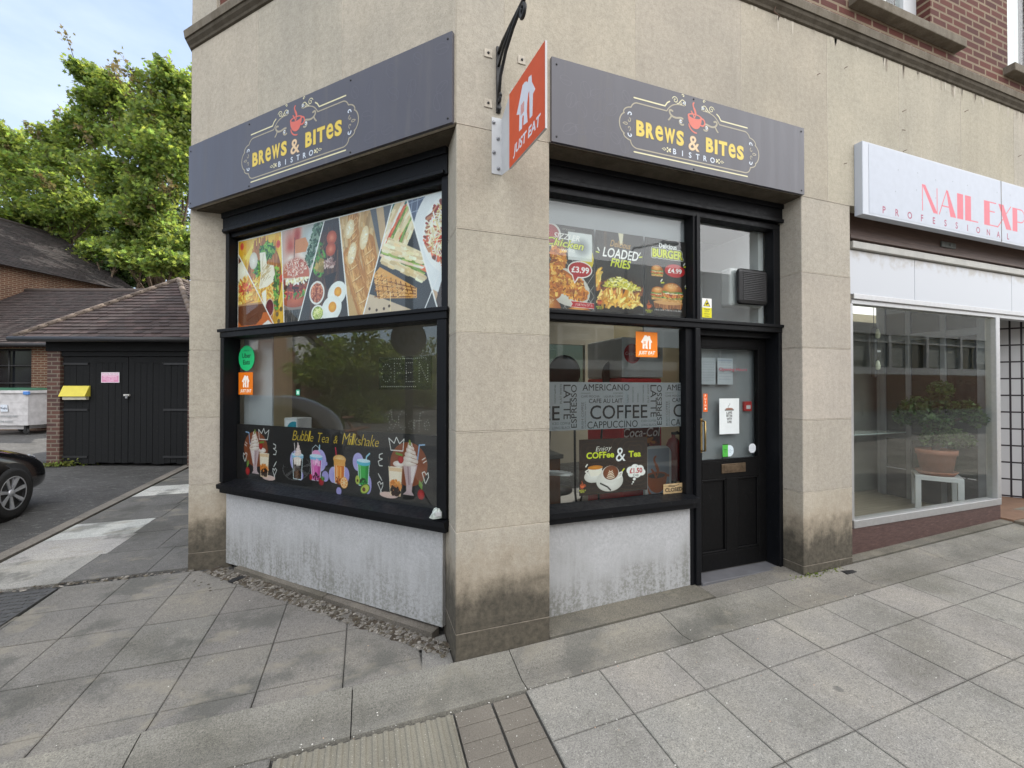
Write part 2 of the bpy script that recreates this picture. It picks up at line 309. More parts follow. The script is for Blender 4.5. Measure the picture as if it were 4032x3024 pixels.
class Cv:
    SS = 2
    def __init__(s, w, h, res, bg):
        s.w, s.h, s.nx, s.ny = w, h, max(2, round(w / res)), max(2, round(h / res))
        s.W, s.H = s.nx * s.SS, s.ny * s.SS; s.kx, s.ky = s.W / w, s.H / h
        s.a = np.empty((s.H, s.W, 3)); s.a[:] = C8(bg); s.m = np.zeros((s.H, s.W), bool); s.rg = np.random.RandomState(5)
    def bb(s, x0, x1, y0, y1):
        i0, i1 = max(0, int(x0 * s.kx) - 1), min(s.W, int(x1 * s.kx) + 2); j0, j1 = max(0, int(y0 * s.ky) - 1), min(s.H, int(y1 * s.ky) + 2)
        if i1 <= i0 or j1 <= j0: return None
        X, Y = np.meshgrid((np.arange(i0, i1) + .5) / s.kx, (np.arange(j0, j1) + .5) / s.ky); return (slice(j0, j1), slice(i0, i1)), X, Y
    def put(s, sl, m, col, al=1.0):
        m = (m * al)[..., None]; s.a[sl] = s.a[sl] * (1 - m) + col * m; s.m[sl] |= m[..., 0] > .02
    def poly(s, pts, col, al=1.0, clip=None):
        p = np.array(pts, float); b = s.bb(p[:, 0].min(), p[:, 0].max(), p[:, 1].min(), p[:, 1].max())
        if b is None: return s
        sl, X, Y = b; s.put(sl, s.inside(p, X, Y).astype(float), C8(col), al); return s
    @staticmethod
    def inside(p, X, Y):
        ins = np.zeros(X.shape, bool); n = len(p)
        for i in range(n):
            x1, y1 = p[i]; x2, y2 = p[(i + 1) % n]
            if y1 == y2: continue
            c = ((y1 > Y) != (y2 > Y)) & (X < (x2 - x1) * (Y - y1) / (y2 - y1) + x1); ins ^= c
        return ins
    def rect(s, x0, y0, x1, y1, col, al=1.0): return s.poly([(x0, y0), (x1, y0), (x1, y1), (x0, y1)], col, al)
    def ell(s, cx, cy, rx, ry, col, rot=0, col2=None, soft=0, al=1.0):
        R = max(rx, ry) * (1 + soft); b = s.bb(cx - R, cx + R, cy - R, cy + R)
        if b is None: return s
        sl, X, Y = b; c, q = math.cos(rot), math.sin(rot); dx, dy = X - cx, Y - cy
        d = np.sqrt(((dx * c + dy * q) / rx) ** 2 + ((-dx * q + dy * c) / ry) ** 2)
        m = (d <= 1).astype(float) if soft <= 0 else np.clip((1 + soft - d) / (2 * soft), 0, 1)
        cc = C8(col) if col2 is None else C8(col) + (C8(col2) - C8(col)) * np.clip(d, 0, 1)[..., None]
        s.put(sl, m, cc, al); return s
    def line(s, pts, w, col, al=1.0):
        ws = w if isinstance(w, (list, tuple)) else [w] * len(pts)
        for (a, b_), (wa, wb) in zip(zip(pts[:-1], pts[1:]), zip(ws[:-1], ws[1:])):
            r = max(wa, wb) / 2; b = s.bb(min(a[0], b_[0]) - r, max(a[0], b_[0]) + r, min(a[1], b_[1]) - r, max(a[1], b_[1]) + r)
            if b is None: continue
            sl, X, Y = b; dx, dy = b_[0] - a[0], b_[1] - a[1]; L2 = dx * dx + dy * dy + 1e-12
            t = np.clip(((X - a[0]) * dx + (Y - a[1]) * dy) / L2, 0, 1); d = np.hypot(X - a[0] - t * dx, Y - a[1] - t * dy)
            s.put(sl, (d <= (wa + (wb - wa) * t) / 2).astype(float), C8(col), al)
        return s
    def tris(s, P, T, col, al=1.0):
        b = s.bb(P[:, 0].min(), P[:, 0].max(), P[:, 1].min(), P[:, 1].max())
        if b is None: return s
        (sj, si), X, Y = b; mask = np.zeros(X.shape); j0, i0 = sj.start, si.start
        for t in T:
            q = P[t]; ii0 = max(0, int(q[:, 0].min() * s.kx) - 1 - i0); ii1 = int(q[:, 0].max() * s.kx) + 2 - i0
            jj0 = max(0, int(q[:, 1].min() * s.ky) - 1 - j0); jj1 = int(q[:, 1].max() * s.ky) + 2 - j0
            if ii1 <= 0 or jj1 <= 0: continue
            x, y = X[jj0:jj1, ii0:ii1], Y[jj0:jj1, ii0:ii1]
            if x.size == 0: continue
            e = [(q[(k + 1) % 3, 0] - q[k, 0]) * (y - q[k, 1]) - (q[(k + 1) % 3, 1] - q[k, 1]) * (x - q[k, 0]) for k in range(3)]
            m = ((e[0] >= 0) & (e[1] >= 0) & (e[2] >= 0)) | ((e[0] <= 0) & (e[1] <= 0) & (e[2] <= 0)); mask[jj0:jj1, ii0:ii1][m] = 1
        s.put((sj, si), mask, C8(col), al); return s
    def text(s, txt, x, y, h, col, bold=0.0, align='c', w=None, rot=0, shear=0, al=1.0, out=None, ow=0):
        # h: capital height; (x, y): baseline anchor; w: squeeze to this width
        v, t = glyphs(txt, bold); v = v.copy(); hh = .70; v = v * (h / hh)
        x0, x1 = v[:, 0].min(), v[:, 0].max()
        if w: v[:, 0] = (v[:, 0] - x0) * (w / (x1 - x0)); x0, x1 = 0, w
        v[:, 0] -= {'c': (x0 + x1) / 2, 'l': x0, 'r': x1}[align]; v[:, 0] += shear * v[:, 1]
        c, q = math.cos(rot), math.sin(rot); P = np.stack([x + v[:, 0] * c - v[:, 1] * q, y + v[:, 0] * q + v[:, 1] * c], 1)
        if out is not None:
            for k in range(10): s.tris(P + np.array([math.cos(k * .628), math.sin(k * .628)]) * ow, t, out)
        return s.tris(P, t, col, al)
    def glyph(s, ch, x, y, w, h, col, bold=.02, out=None, ow=0, shear=0):      # one character stretched into a box
        v, t = glyphs(ch, bold); mn, mxx = v.min(0), v.max(0); q = (v - mn) / np.maximum(mxx - mn, 1e-6) * np.array([w, h]); q[:, 0] += shear * q[:, 1]; P = q + np.array([x, y])
        if out is not None:
            for k in range(10): s.tris(P + np.array([math.cos(k * .628), math.sin(k * .628)]) * ow, t, out)
        return s.tris(P, t, col)
    def strokes(s, n, region, cols, ln, wd, ang=None, jit=.4, al=1.0):     # many short dabs inside an ellipse or polygon
        n = int(n * 2.0); ln *= .72; wd *= .72; rg = s.rg; k = 0; tries = 0
        while k < n and tries < n * 20:
            tries += 1
            if len(region) == 4 and not isinstance(region[0], (tuple, list)):
                a, r = rg.rand() * 6.283, math.sqrt(rg.rand()); x, y = region[0] + region[2] * r * math.cos(a), region[1] + region[3] * r * math.sin(a)
            else:
                p = np.array(region); x = p[:, 0].min() + rg.rand() * np.ptp(p[:, 0]); y = p[:, 1].min() + rg.rand() * np.ptp(p[:, 1])
                if not s.inside(p, np.array([[x]]), np.array([[y]]))[0, 0]: continue
            t = (rg.rand() * 6.283) if ang is None else ang + rg.randn() * jit
            l = ln * (.6 + .8 * rg.rand()); c = C8(cols[rg.randint(len(cols))]) * (.88 + .24 * rg.rand())
            s.line([(x - math.cos(t) * l / 2, y - math.sin(t) * l / 2), (x + math.cos(t) * l / 2, y + math.sin(t) * l / 2)], wd * (.6 + .8 * rg.rand()), np.clip(c, 0, 255), al); k += 1
        return s
    def clipmask(s, pts):            # keep a copy, to be restored outside the polygon
        s._cm = (np.array(pts, float), s.a.copy()); return s
    def unclip(s):
        p, old = s._cm; X, Y = np.meshgrid((np.arange(s.W) + .5) / s.kx, (np.arange(s.H) + .5) / s.ky); ins = s.inside(p, X, Y)
        s.a = np.where(ins[..., None], s.a, old); return s
    def mesh(s, name, O, X, Y, mat, parent=None, sparse=False, bake=1.0, flip=False):
        a = s.a.reshape(s.ny, s.SS, s.nx, s.SS, 3).mean((1, 3)) * bake; a = np.clip(a, 0, 255) / 255
        a = np.where(a <= .04045, a / 12.92, ((a + .055) / 1.055) ** 2.4)
        nx, ny = s.nx, s.ny; X, Y, O = Vector(X).normalized(), Vector(Y).normalized(), Vector(O)
        gx, gy = np.meshgrid((np.arange(nx)) / (nx - 1) * s.w, (np.arange(ny)) / (ny - 1) * s.h)
        V = np.array(O)[None, None, :] + gx[..., None] * np.array(X) + gy[..., None] * np.array(Y); V = V.reshape(-1, 3)
        idx = np.arange(nx * ny).reshape(ny, nx); F = np.stack([idx[:-1, :-1], idx[:-1, 1:], idx[1:, 1:], idx[1:, :-1]], -1)
        colr = a.reshape(-1, 3)
        if sparse:
            mk = s.m.reshape(ny, s.SS, nx, s.SS).any((1, 3)); fm = mk[:-1, :-1] | mk[:-1, 1:] | mk[1:, 1:] | mk[1:, :-1]; F = F[fm]
            used, inv = np.unique(F.reshape(-1), return_inverse=True); V = V[used]; colr = colr[used]; F = inv.reshape(-1, 4)
        F = F.reshape(-1, 4)
        if flip: F = F[:, ::-1]
        me = bpy.data.meshes.new(name); me.vertices.add(len(V)); me.vertices.foreach_set('co', V.astype(np.float32).reshape(-1))
        me.loops.add(F.size); me.loops.foreach_set('vertex_index', F.astype(np.int32).reshape(-1)); me.polygons.add(len(F))
        me.polygons.foreach_set('loop_start', (np.arange(len(F)) * 4).astype(np.int32)); me.update(calc_edges=True)
        ca = me.color_attributes.new('Col', 'FLOAT_COLOR', 'POINT'); c4 = np.ones((len(V), 4), np.float32); c4[:, :3] = colr; ca.data.foreach_set('color', c4.reshape(-1))
        me.materials.append(mat); o = bpy.data.objects.new(name, me); sc.collection.objects.link(o)
        if parent is not None: o.parent = parent
        return o
def spiral(cx, cy, r0, r1, a0, a1, n=26): return [(cx + (r0 + (r1 - r0) * i / n) * math.cos(a0 + (a1 - a0) * i / n), cy + (r0 + (r1 - r0) * i / n) * math.sin(a0 + (a1 - a0) * i / n)) for i in range(n + 1)]
def arc(cx, cy, rx, ry, a0, a1, n=16): return [(cx + rx * math.cos(R_(a0 + (a1 - a0) * i / n)), cy + ry * math.sin(R_(a0 + (a1 - a0) * i / n))) for i in range(n + 1)]
def mir(p): return [(-x, y) for x, y in p]
def bez(p, n=14):
    o = []
    for i in range(n + 1):
        q = [np.array(a, float) for a in p]; t = i / n
        while len(q) > 1: q = [q[k] * (1 - t) + q[k + 1] * t for k in range(len(q) - 1)]
        o.append(tuple(q[0]))
    return o
def cup(c, cx, cy, k, col, bgc):          # the coffee-cup emblem, k = its width scale
    P = lambda pts: [(cx + x * k, cy + y * k) for x, y in pts]
    c.poly(P(arc(0, .30, .42, .12, 0, 180) + [(-.42, .30)] + bez([(-.42, .30), (-.40, -.25), (-.10, -.36), (.10, -.36), (.36, -.34), (.42, .30)])), col)
    c.ell(cx, cy + .28 * k, .33 * k, .085 * k, bgc)
    c.line(P(arc(.42, .10, .17, .17, 110, -120)), .075 * k, col)
    c.line(P(bez([(-.36, -.1), (-.32, -.4), (-.05, -.5), (.12, -.47)])), [.02 * k] + [.07 * k] * 13 + [.02 * k], col)
    c.line(P(bez([(-.02, .95), (-.30, .80), (.22, .55), (-.02, .22)], 20)), [.02 * k] + [.075 * k] * 9 + [.11 * k] * 6 + [.04 * k] * 5, col)
    c.line(P(bez([(-.22, .52), (-.14, .40), (-.06, .36), (-.05, .24)])), [.02 * k] + [.07 * k] * 14, col)
# ------------------------------------------------------------------ setting: ground, pavement, road
def flag_mat(name, base, fleck=.5, patch=0):
    q = NT(name); fine = q.math('ADD', q.math('MULTIPLY', q.noise(190, detail=3, rough=.7), .5), q.math('MULTIPLY', q.noise(95, detail=4, rough=.8), .5)); mid = q.noise(30, detail=5, rough=.7); big = q.noise(1.3, detail=6, rough=.6)
    v = q.n("ShaderNodeTexVoronoi", Scale=95.0); q.l(q.pos(), v.inputs['Vector']); fl = q.rng(v.outputs['Distance'], .20, .10)
    vr = q.n("ShaderNodeTexVoronoi", Scale=95.0); q.l(q.pos(), vr.inputs['Vector']); sel = q.sep(vr.outputs['Color'])[0]
    c = q.mix(1, q.attr(), base, 'MULTIPLY')
    c = q.mix(1, c, q.ramp(fine, [(.34, (.50, .50, .50)), (.5, (1, 1, 1)), (.66, (1.42, 1.41, 1.38))]), 'MULTIPLY')
    c = q.mix(.7, c, q.ramp(mid, [(.3, (.8, .8, .8)), (.7, (1.1, 1.1, 1.1))]), 'MULTIPLY')
    c = q.mix(.9, c, q.ramp(big, [(.34, (.66, .66, .62)), (.5, (.95, .95, .94)), (.66, (1.14, 1.12, 1.06))]), 'MULTIPLY')
    if patch:
        pn = q.noise(1.9, detail=7, rough=.62); pn2 = q.noise(3.1, q.pos((1, 1.4, 1)), detail=6, rough=.6)
        c = q.mix(q.math('MULTIPLY', q.rng(pn, .53, .64), patch), c, (.085, .085, .075)); c = q.mix(q.math('MULTIPLY', q.rng(pn2, .55, .66), patch * .8), c, (.27, .245, .19))
    c = q.mix(q.math('MULTIPLY', fl, q.math('MULTIPLY', q.rng(sel, .80, .86), fleck)), c, (.75, .73, .68))
    gum = q.n("ShaderNodeTexVoronoi", Scale=2.3); q.l(q.pos((1, 1, 0)), gum.inputs['Vector']); g2 = q.sep(gum.outputs['Color'])[1]
    c = q.mix(q.math('MULTIPLY', q.rng(gum.outputs['Distance'], .060, .045), q.math('MULTIPLY', q.rng(g2, .34, .40), .6)), c, (.10, .10, .095))
    q.col(c).rough(.88).bump(q.math('ADD', fine, mid), .003, .45); q.b.inputs['Specular IOR Level'].default_value = .3; return q.m
M['flag'] = flag_mat('concrete_flagstone', (1, 1, 1), .75, .12); M['flag_old'] = flag_mat('worn_flagstone', (1, 1, 1), .2, .6)
M['kerb'] = flag_mat('kerb_stone', (1, 1, 1), .25, .4)
def asphalt():
    q = NT('old_asphalt'); fine = q.noise(120, detail=4, rough=.75); big = q.noise(1.1, detail=6, rough=.65)
    c = q.ramp(fine, [(.3, (.035, .034, .032)), (.55, (.082, .080, .076)), (.72, (.17, .168, .16))])
    c = q.mix(.8, c, q.ramp(big, [(.3, (.55, .54, .52)), (.7, (1.2, 1.2, 1.2))]), 'MULTIPLY')
    gv = q.rng(q.noise(19, q.pos((.55, 1.6, 1)), detail=5, rough=.75), .56, .66); c = q.mix(q.math('MULTIPLY', gv, .65), c, (.27, .265, .25)); dk = q.rng(q.noise(7, q.pos((.4, 1.5, 1)), detail=6, rough=.7), .54, .64); c = q.mix(q.math('MULTIPLY', dk, .55), c, (.025, .024, .022))
    q.col(c).rough(.85).bump(fine, .006, .7); return q.m
M['asphalt'] = asphalt()
M['soil'] = simple('dark_joint_grit', (.075, .07, .06), .95, .4, 60, 0, .003, 120)
gm = MB()
xs = sorted(set([-70, -40, -25, -16, -11, -8, -6, -5, -4, -3, -2, -1, 0, 1, 2, 4, 6, 8, 11, 14, 25, 45, 70])); ys = sorted(set([-70, -40, -25, -18, -12, -8, -4, -2, -1, 0, 1, 2, 4, 6, 8, 11, 15, 20, 30, 50, 80]))
gv = [(x, y, gz(x, y) - (.02 if y > -4.6 else .13)) for y in ys for x in xs]
gm.add(gv, [(j * len(xs) + i, j * len(xs) + i + 1, (j + 1) * len(xs) + i + 1, (j + 1) * len(xs) + i) for j in range(len(ys) - 1) for i in range(len(xs) - 1)])
gm.build('ground', M['asphalt']).__setitem__('kind', 'structure')
def slab(mb, pts, col, h=0.0, mi=0, tilt=.0015, gap=.0022, th=.045):
    c = Vector((sum(p[0] for p in pts) / len(pts), sum(p[1] for p in pts) / len(pts)))
    P = []
    for p in pts:
        d = c - Vector((p[0], p[1])); q = Vector((p[0], p[1])) + d.normalized() * gap * 1.41; P.append((q.x, q.y, gz(q.x, q.y) + h + rnd.uniform(-tilt, tilt)))
    n = len(P); cz = sum(p[2] for p in P) / n
    I = []
    for x, y, z in P: d = c - Vector((x, y)); k_ = min(.3, .008 / max(d.length, .05)); I.append((x + d.x * k_, y + d.y * k_, z + .0012))
    vs = P + [(x, y, z - th) for x, y, z in P] + I
    mb.add(vs, [tuple(range(2 * n, 3 * n))], mi, col)
    mb.add(vs, [(i, (i + 1) % n, 2 * n + (i + 1) % n, 2 * n + i) for i in range(n)] + [(i, (i + 1) % n, n + (i + 1) % n, n + i)[::-1] for i in range(n)], mi, tuple(x * .78 for x in col))
def jit(c, a=.035):
    k = 1 + rnd.uniform(-a, a); return tuple(x * k * (1 + rnd.uniform(-.008, .008)) for x in c)
pv = MB()
GREY = (.270, .258, .236); OLD = (.200, .189, .172)
X0 = [.317 + .4525 * i for i in range(-12, 34)]; YR = [-.33, -.67, -1.12, -1.50, -1.95, -2.33, -2.78, -3.16, -3.6, -3.95, -4.4]
for j in range(len(YR) - 1):
    for x in X0:
        if x < .3 and -.9 - .01 < x + .2 and x > -1.0: continue
        if x < -.92 : continue
        slab(pv, [(x, YR[j + 1]), (x + .4525, YR[j + 1]), (x + .4525, YR[j]), (x, YR[j])], jit(GREY))
# left of the tactile strip
for j in range(len(YR) - 1):
    x = -.9
    while x > -7:
        slab(pv, [(x - .44, YR[j + 1]), (x, YR[j + 1]), (x, YR[j]), (x - .44, YR[j])], jit(OLD)); x -= .44
pv.build('pavement', M['flag'], colattr=True).__setitem__('kind', 'structure')
# old flags in front of the splay and beside it
pl = MB(); XL = [-.185 - .4375 * i for i in range(0, 9)]; YL = [-.01, .14, .58, 1.07, 1.49, 1.93]
def clip_half(pts, n, off):
    o = []
    for i in range(len(pts)):
        a, b = pts[i], pts[(i + 1) % len(pts)]; da, db = a[0] * n[0] + a[1] * n[1] - off, b[0] * n[0] + b[1] * n[1] - off
        if da <= 0: o.append(a)
        if da * db < 0: t = da / (da - db); o.append((a[0] + (b[0] - a[0]) * t, a[1] + (b[1] - a[1]) * t))
    return o
for j in range(5):
    for i in range(8):
        q = clip_half([(XL[i + 1], YL[j]), (XL[i], YL[j]), (XL[i], YL[j + 1]), (XL[i + 1], YL[j + 1])], (S, S), .035)
        if len(q) > 2 and not (j == 4 and i >= 6): slab(pl, q, jit(OLD, .05))
ys2 = [2.02, 2.62, 3.19, 3.72, 4.3, 4.9, 5.5, 6.1, 6.7, 7.2]
for j in range(len(ys2) - 1):
    xw = [-3.63, -2.88, -2.30, -1.99] if j % 2 == 0 else [-3.63, -2.84, -2.45, -1.99]
    for i in range(3):
        if i == 0 and j == 5 or (i == 1 and j == 5): c = (.55, .55, .52)
        elif i == 0 and j < 3: c = [(.33, .32, .30), (.37, .36, .34), (.50, .50, .475)][j]; c = jit(c, .03)
        else: c = jit((.15, .146, .138), .05)
        slab(pl, [(xw[i], ys2[j]), (xw[i + 1], ys2[j]), (xw[i + 1], ys2[j + 1]), (xw[i], ys2[j + 1])], c)
pl.build('old_pavement', M['flag_old'], colattr=True).__setitem__('kind', 'structure')
# kerb stones: along the shop fronts, the splay, and the alley edge
kb = MB(); KC = (.225, .213, .188)
jx = [-6.2, -4.9, -3.6, -2.5, -1.5, -.57, .33, 1.45, 2.45, 3.3, 4.35, 5.4, 6.5, 7.7, 9, 11]
for a, b in zip(jx[:-1], jx[1:]):
    yk = [-.325, -.29, -.26, -.23, -.20, -.17, -.14, -.10, -.06, -.01]; hk_ = [.002, -.003, -.007, -.010, -.007, -.002, .004, .010, .016, .022]; sh = [1, .96, .88, .82, .80, .86, .94, 1, 1]; c0 = jit(KC, .04)
    for k in range(9):      # gently dished, grime-stained channel in each stone
        y0, y1, h0, h1 = yk[k], yk[k + 1], hk_[k], hk_[k + 1]
        g = .003; c = tuple(x * sh[k] for x in c0)
        P = [(a + g, y0, gz(a, y0) + h0), (b - g, y0, gz(b, y0) + h0), (b - g, y1, gz(b, y1) + h1), (a + g, y1, gz(a, y1) + h1)]
        kb.add(P + [(x, y, z - .06) for x, y, z in P], [(0, 1, 2, 3), (0, 3, 7, 4), (1, 5, 6, 2), (0, 4, 5, 1), (2, 6, 7, 3)], 0, c)
for a, b in zip([2.05, 3.0, 3.95, 4.9, 5.9], [3.0, 3.95, 4.9, 5.9, 7.2]):
    slab(kb, [(-3.78, a), (-3.65, a), (-3.65, b), (-3.78, b)], jit((.22, .20, .175), .05), .012, th=.1)
kb.build('kerb', M['kerb'], colattr=True).__setitem__('kind', 'structure')
# footing between kerb and shop fronts
ft = MB(); FC = (.16, .147, .122)
for a, b in ((.61, 1.96), (3.478, 6.05), (6.05, 9)): slab(ft, [(a, 0), (b, 0), (b, .22), (a, .22)], jit(FC), .03, th=.08, gap=.002)
slab(ft, [(1.96, -.005), (2.89, -.005), (2.89, .20), (1.96, .20)], jit((.185, .175, .155)), .02, th=.08, gap=.002)
us = [.28, 1.3, 2.4]
for a, b in zip(us[:-1], us[1:]):
    P = [LW(a, .150, 0), LW(b, .150, 0), LW(b, .23, 0), LW(a, .23, 0)]; slab(ft, [(p.x, p.y) for p in P], jit((.185, .165, .14)), .036, th=.12, gap=.002)
slab(ft, [(-.20, -.005), (-.005, -.005), (-.005, .33), (-.16, .30)], jit((.25, .24, .22)), .0, gap=.002)
ft.build('footing', M['kerb'], colattr=True).__setitem__('kind', 'structure')
# crumbled mortar and moss along the splay
def lump_strip(name, mat, pts, width, hgt, n, rs=1.0, zo=0):
    m = MB(); rg = random.Random(4)
    for k in range(n):
        t = rg.random(); i = min(int(t * (len(pts) - 1)), len(pts) - 2); f = t * (len(pts) - 1) - i
        p = Vector(pts[i]).lerp(Vector(pts[i + 1]), f); d = (Vector(pts[i + 1]) - Vector(pts[i])).normalized(); nrm = Vector((-d.y, d.x, 0))
        q = p + nrm * rg.uniform(-width, width); r = (.004 + .016 * rg.random() ** 2.2) * rs; h = r * rg.uniform(.25, .6) * hgt
        z = gz(q.x, q.y) - .004 + zo; nn = rg.randint(5, 8); a0 = rg.random() * 6; kk = rg.uniform(.7, 1.3); c = [kk * x for x in rg.choice([(.17, .155, .13), (.055, .042, .028), (.10, .085, .06), (.24, .22, .19)])]
        ring = [(q.x + r * rg.uniform(.6, 1.3) * math.cos(a0 + 6.283 * i / nn), q.y + r * rg.uniform(.6, 1.3) * math.sin(a0 + 6.283 * i / nn), z) for i in range(nn)]
        top = [(q.x + (x - q.x) * .55, q.y + (y - q.y) * .55, z + h) for x, y, _ in ring]
        m.add(ring + top, [tuple(range(nn, 2 * nn))] + [(i, (i + 1) % nn, nn + (i + 1) % nn, nn + i) for i in range(nn)], 0, tuple(c))
    o = m.build(name, mat, colattr=True); o['kind'] = 'stuff'; return o
q = NT('crumbled_mortar'); q.col(q.mix(.8, q.attr(), q.ramp(q.noise(120, detail=4), [(.3, (.6, .6, .6)), (.7, (1.2, 1.2, 1.2))]), 'MULTIPLY')).rough(.95); M['rubble'] = q.m
def mort(rg):
    k = rg.uniform(.75, 1.25); return tuple(k * x for x in rg.choice([(.15, .138, .12), (.06, .046, .032), (.105, .09, .068), (.18, .165, .145)]))
st = MB(); P = [LW(-.02, .02, 0), LW(2.6, .03, 0), LW(2.62, .10, 0), LW(.1, .10, 0)]
n = 110; rg = random.Random(6); os_ = [.022, .055, .09, .125, .156]; hz_ = [[rg.uniform(-.002, .011) * (0 if k == 0 else 1) for k in range(5)] for i in range(n + 1)]; js = [[rg.uniform(-.014, .014) for k in range(5)] for i in range(n + 1)]
for i in range(n):
    for k in range(4):
        vs = []
        for ii, kk in ((i, k), (i + 1, k), (i + 1, k + 1), (i, k + 1)): p = LW(.22 + 2.4 * ii / n, os_[kk] + js[ii][kk], 0); vs.append((p.x, p.y, gz(p.x, p.y) + .003 + hz_[ii][kk]))
        st.add(vs, [(0, 1, 2, 3)], 0, mort(rg))
st.build('mortar_bed', M['rubble'], colattr=True).__setitem__('kind', 'structure')
lump_strip('mortar_rubble', M['rubble'], [LW(.1, .09, 0), LW(1.4, .09, 0), LW(2.55, .09, 0)], .055, .7, 2600, 1.0, .009)
lump_strip('leaf_litter', M['rubble'], [(-2.05, 1.9, 0), (-1.75, 1.62, 0), (-1.5, 1.55, 0)], .12, .5, 900)
lump_strip('joint_rubble', M['rubble'], [(-3.3, 2.0, 0), (-2.0, 1.96, 0)], .035, .7, 260)
lump_strip('pier_grit', M['rubble'], [(-.05, .02, 0), (.3, -.012, 0), (.62, -.005, 0)], .014, .8, 160)
lump_strip('alley_gravel', M['rubble'], [(-4.1, 2.3, 0), (-4.3, 3.5, 0), (-4.2, 5.5, 0), (-4.0, 7, 0)], .5, .5, 900, .4)
# pale grit specks on the paving
m = MB(); rg = random.Random(8)
for k in range(240):
    x, y = (rg.uniform(-.8, 3), rg.uniform(-1.3, -.2)) if k < 190 else (rg.uniform(-3, -.2), rg.uniform(-.3, 1.4))
    if k % 3 == 0: y = -.33 + rg.gauss(0, .012)
    if x + y > -.02 and y > 0: continue
    r = rg.uniform(.0015, .0045); z = gz(x, y) + .001; v = [(x + r * rg.uniform(.6, 1.4) * math.cos(a), y + r * rg.uniform(.6, 1.4) * math.sin(a), z) for a in (0, 1.3, 2.5, 3.8, 5)]
    m.add(v + [(x, y, z + r)], [(i, (i + 1) % 5, 5) for i in range(5)], 0, (.7, .68, .62) if rg.random() < .8 else (.5, .35, .25))
m.build('paving_grit', M['rubble'], colattr=True).__setitem__('kind', 'stuff')
# tactile paving: ribbed corduroy and small blocks
def buff(name, c):
    q = NT(name); f = q.noise(200, detail=3, rough=.7); b = q.noise(2.5, detail=5); v = q.n("ShaderNodeTexVoronoi", Scale=120.0); q.l(q.pos(), v.inputs['Vector']); sel = q.sep(v.outputs['Color'])[0]
    k = q.mix(.9, c, q.ramp(f, [(.3, (.6, .6, .6)), (.7, (1.2, 1.2, 1.2))]), 'MULTIPLY'); k = q.mix(.8, k, q.ramp(b, [(.3, (.7, .7, .7)), (.7, (1.1, 1.1, 1.1))]), 'MULTIPLY')
    k = q.mix(q.math('MULTIPLY', q.rng(v.outputs['Distance'], .22, .12), q.rng(sel, .85, .9)), k, (.7, .68, .62)); k = q.mix(q.math('MULTIPLY', q.rng(v.outputs['Distance'], .2, .1), q.rng(sel, .1, .06)), k, (.05, .05, .05))
    q.col(k).rough(.9).bump(f, .002, .5); return q.m
M['buff'] = buff('buff_corduroy_paver', (.25, .232, .182)); M['buff2'] = buff('brown_block_paver', (.20, .178, .146))
tp = MB(); x = -.89
base = [(-.89, -3.0), (-.085, -3.0), (-.085, -.345), (-.89, -.345)]
slab(tp, base, (1, 1, 1), -.004, gap=.002)
nr = 16; pitch = .805 / nr
for i in range(nr):
    xc = -.89 + pitch * (i + .5); w_ = pitch * .30
    for (ya, yb) in ((-.352, -.745), (-.755, -1.15), (-1.16, -1.55), (-1.56, -1.95), (-1.96, -2.4), (-2.41, -3.0)):
        prof = [(-w_, -.003), (-w_ * .6, .0045), (0, .006), (w_ * .6, .0045), (w_, -.003)]
        vs = [(xc + px, yy, gz(xc, yy) + pz) for yy in (ya, yb) for px, pz in prof]
        tp.add(vs, [(k, k + 1, 5 + k + 1, 5 + k) for k in range(4)] + [(0, 1, 2, 3, 4)], 0)
tp.build('tactile_paving', M['buff']).__setitem__('kind', 'structure')
bp = MB(); y = -.345
while y > -3:
    for (a, b) in ((-.08, .117), (.123, .31)): slab(bp, [(a, y - .098), (b, y - .098), (b, y), (a, y)], (1, 1, 1), .0, gap=.003)
    y -= .098
bp.build('block_paving', M['buff2']).__setitem__('kind', 'structure')
# main road beyond the pavement
rd = MB(); rd.add([(x, y, gz(x, y) - .115) for y in (-13, -4.6) for x in (-70, -8, 0, 14, 70)], [(i, i + 1, 5 + i + 1, 5 + i) for i in range(4)])
rd.build('road', simple('grey_road_tarmac', (.055, .055, .054), .85, .15, 3)).__setitem__('kind', 'structure')  # plain grey with slight mottling
kb2 = MB(); kb2.box((-40, -4.6, -.3), (40, -4.45, -.12)); kb2.box((-40, -13.1, -.42), (40, -12.95, -.28)); kb2.build('road_kerb', M['kerb']).__setitem__('kind', 'structure')
fp = MB(); fp.box((-70, -17, -.5), (70, -13.1, -.30)); fp.build('far_pavement', simple('pale_far_paving', (.22, .215, .20), .9, .1, 2)).__setitem__('kind', 'structure')
# iron cover and small stop tap covers
t = thing('inspection_cover', 'dark ribbed iron inspection cover set in the old paving beside the alley', 'drain cover', (-3.0, 1.72, gz(-3, 1.72)))
mm = MB(); mm.box((-.50, -.40, -.03), (.17, .20, .006), bev=.004)
for i in range(13):
    for j in range(9):
        xx, yy = -.46 + i * .048 + (.024 if j % 2 else 0), -.37 + j * .064
        mm.box((xx - .016, yy - .009, .0061), (xx + .016, yy + .009, .011))
mm.build('frame', simple('worn_iron', (.085, .083, .08), .6, .3, 30, .2), t)  # cover plate and raised tread together in this mesh
t = thing('stop_tap_cover', 'small dark metal cover in the channel beside the right stone pier', 'drain cover', (3.30, -.07, gz(3.3, -.07) + .010))
MB().box((-.06, -.035, -.01), (.06, .035, .006), bev=.002).build('lid', M['darkmetal'], t)
t = thing('stop_tap_cover', 'small dark cover half buried in the litter by the left pier', 'drain cover', (-1.52, 1.62, gz(-1.52, 1.62) + .008), .8)
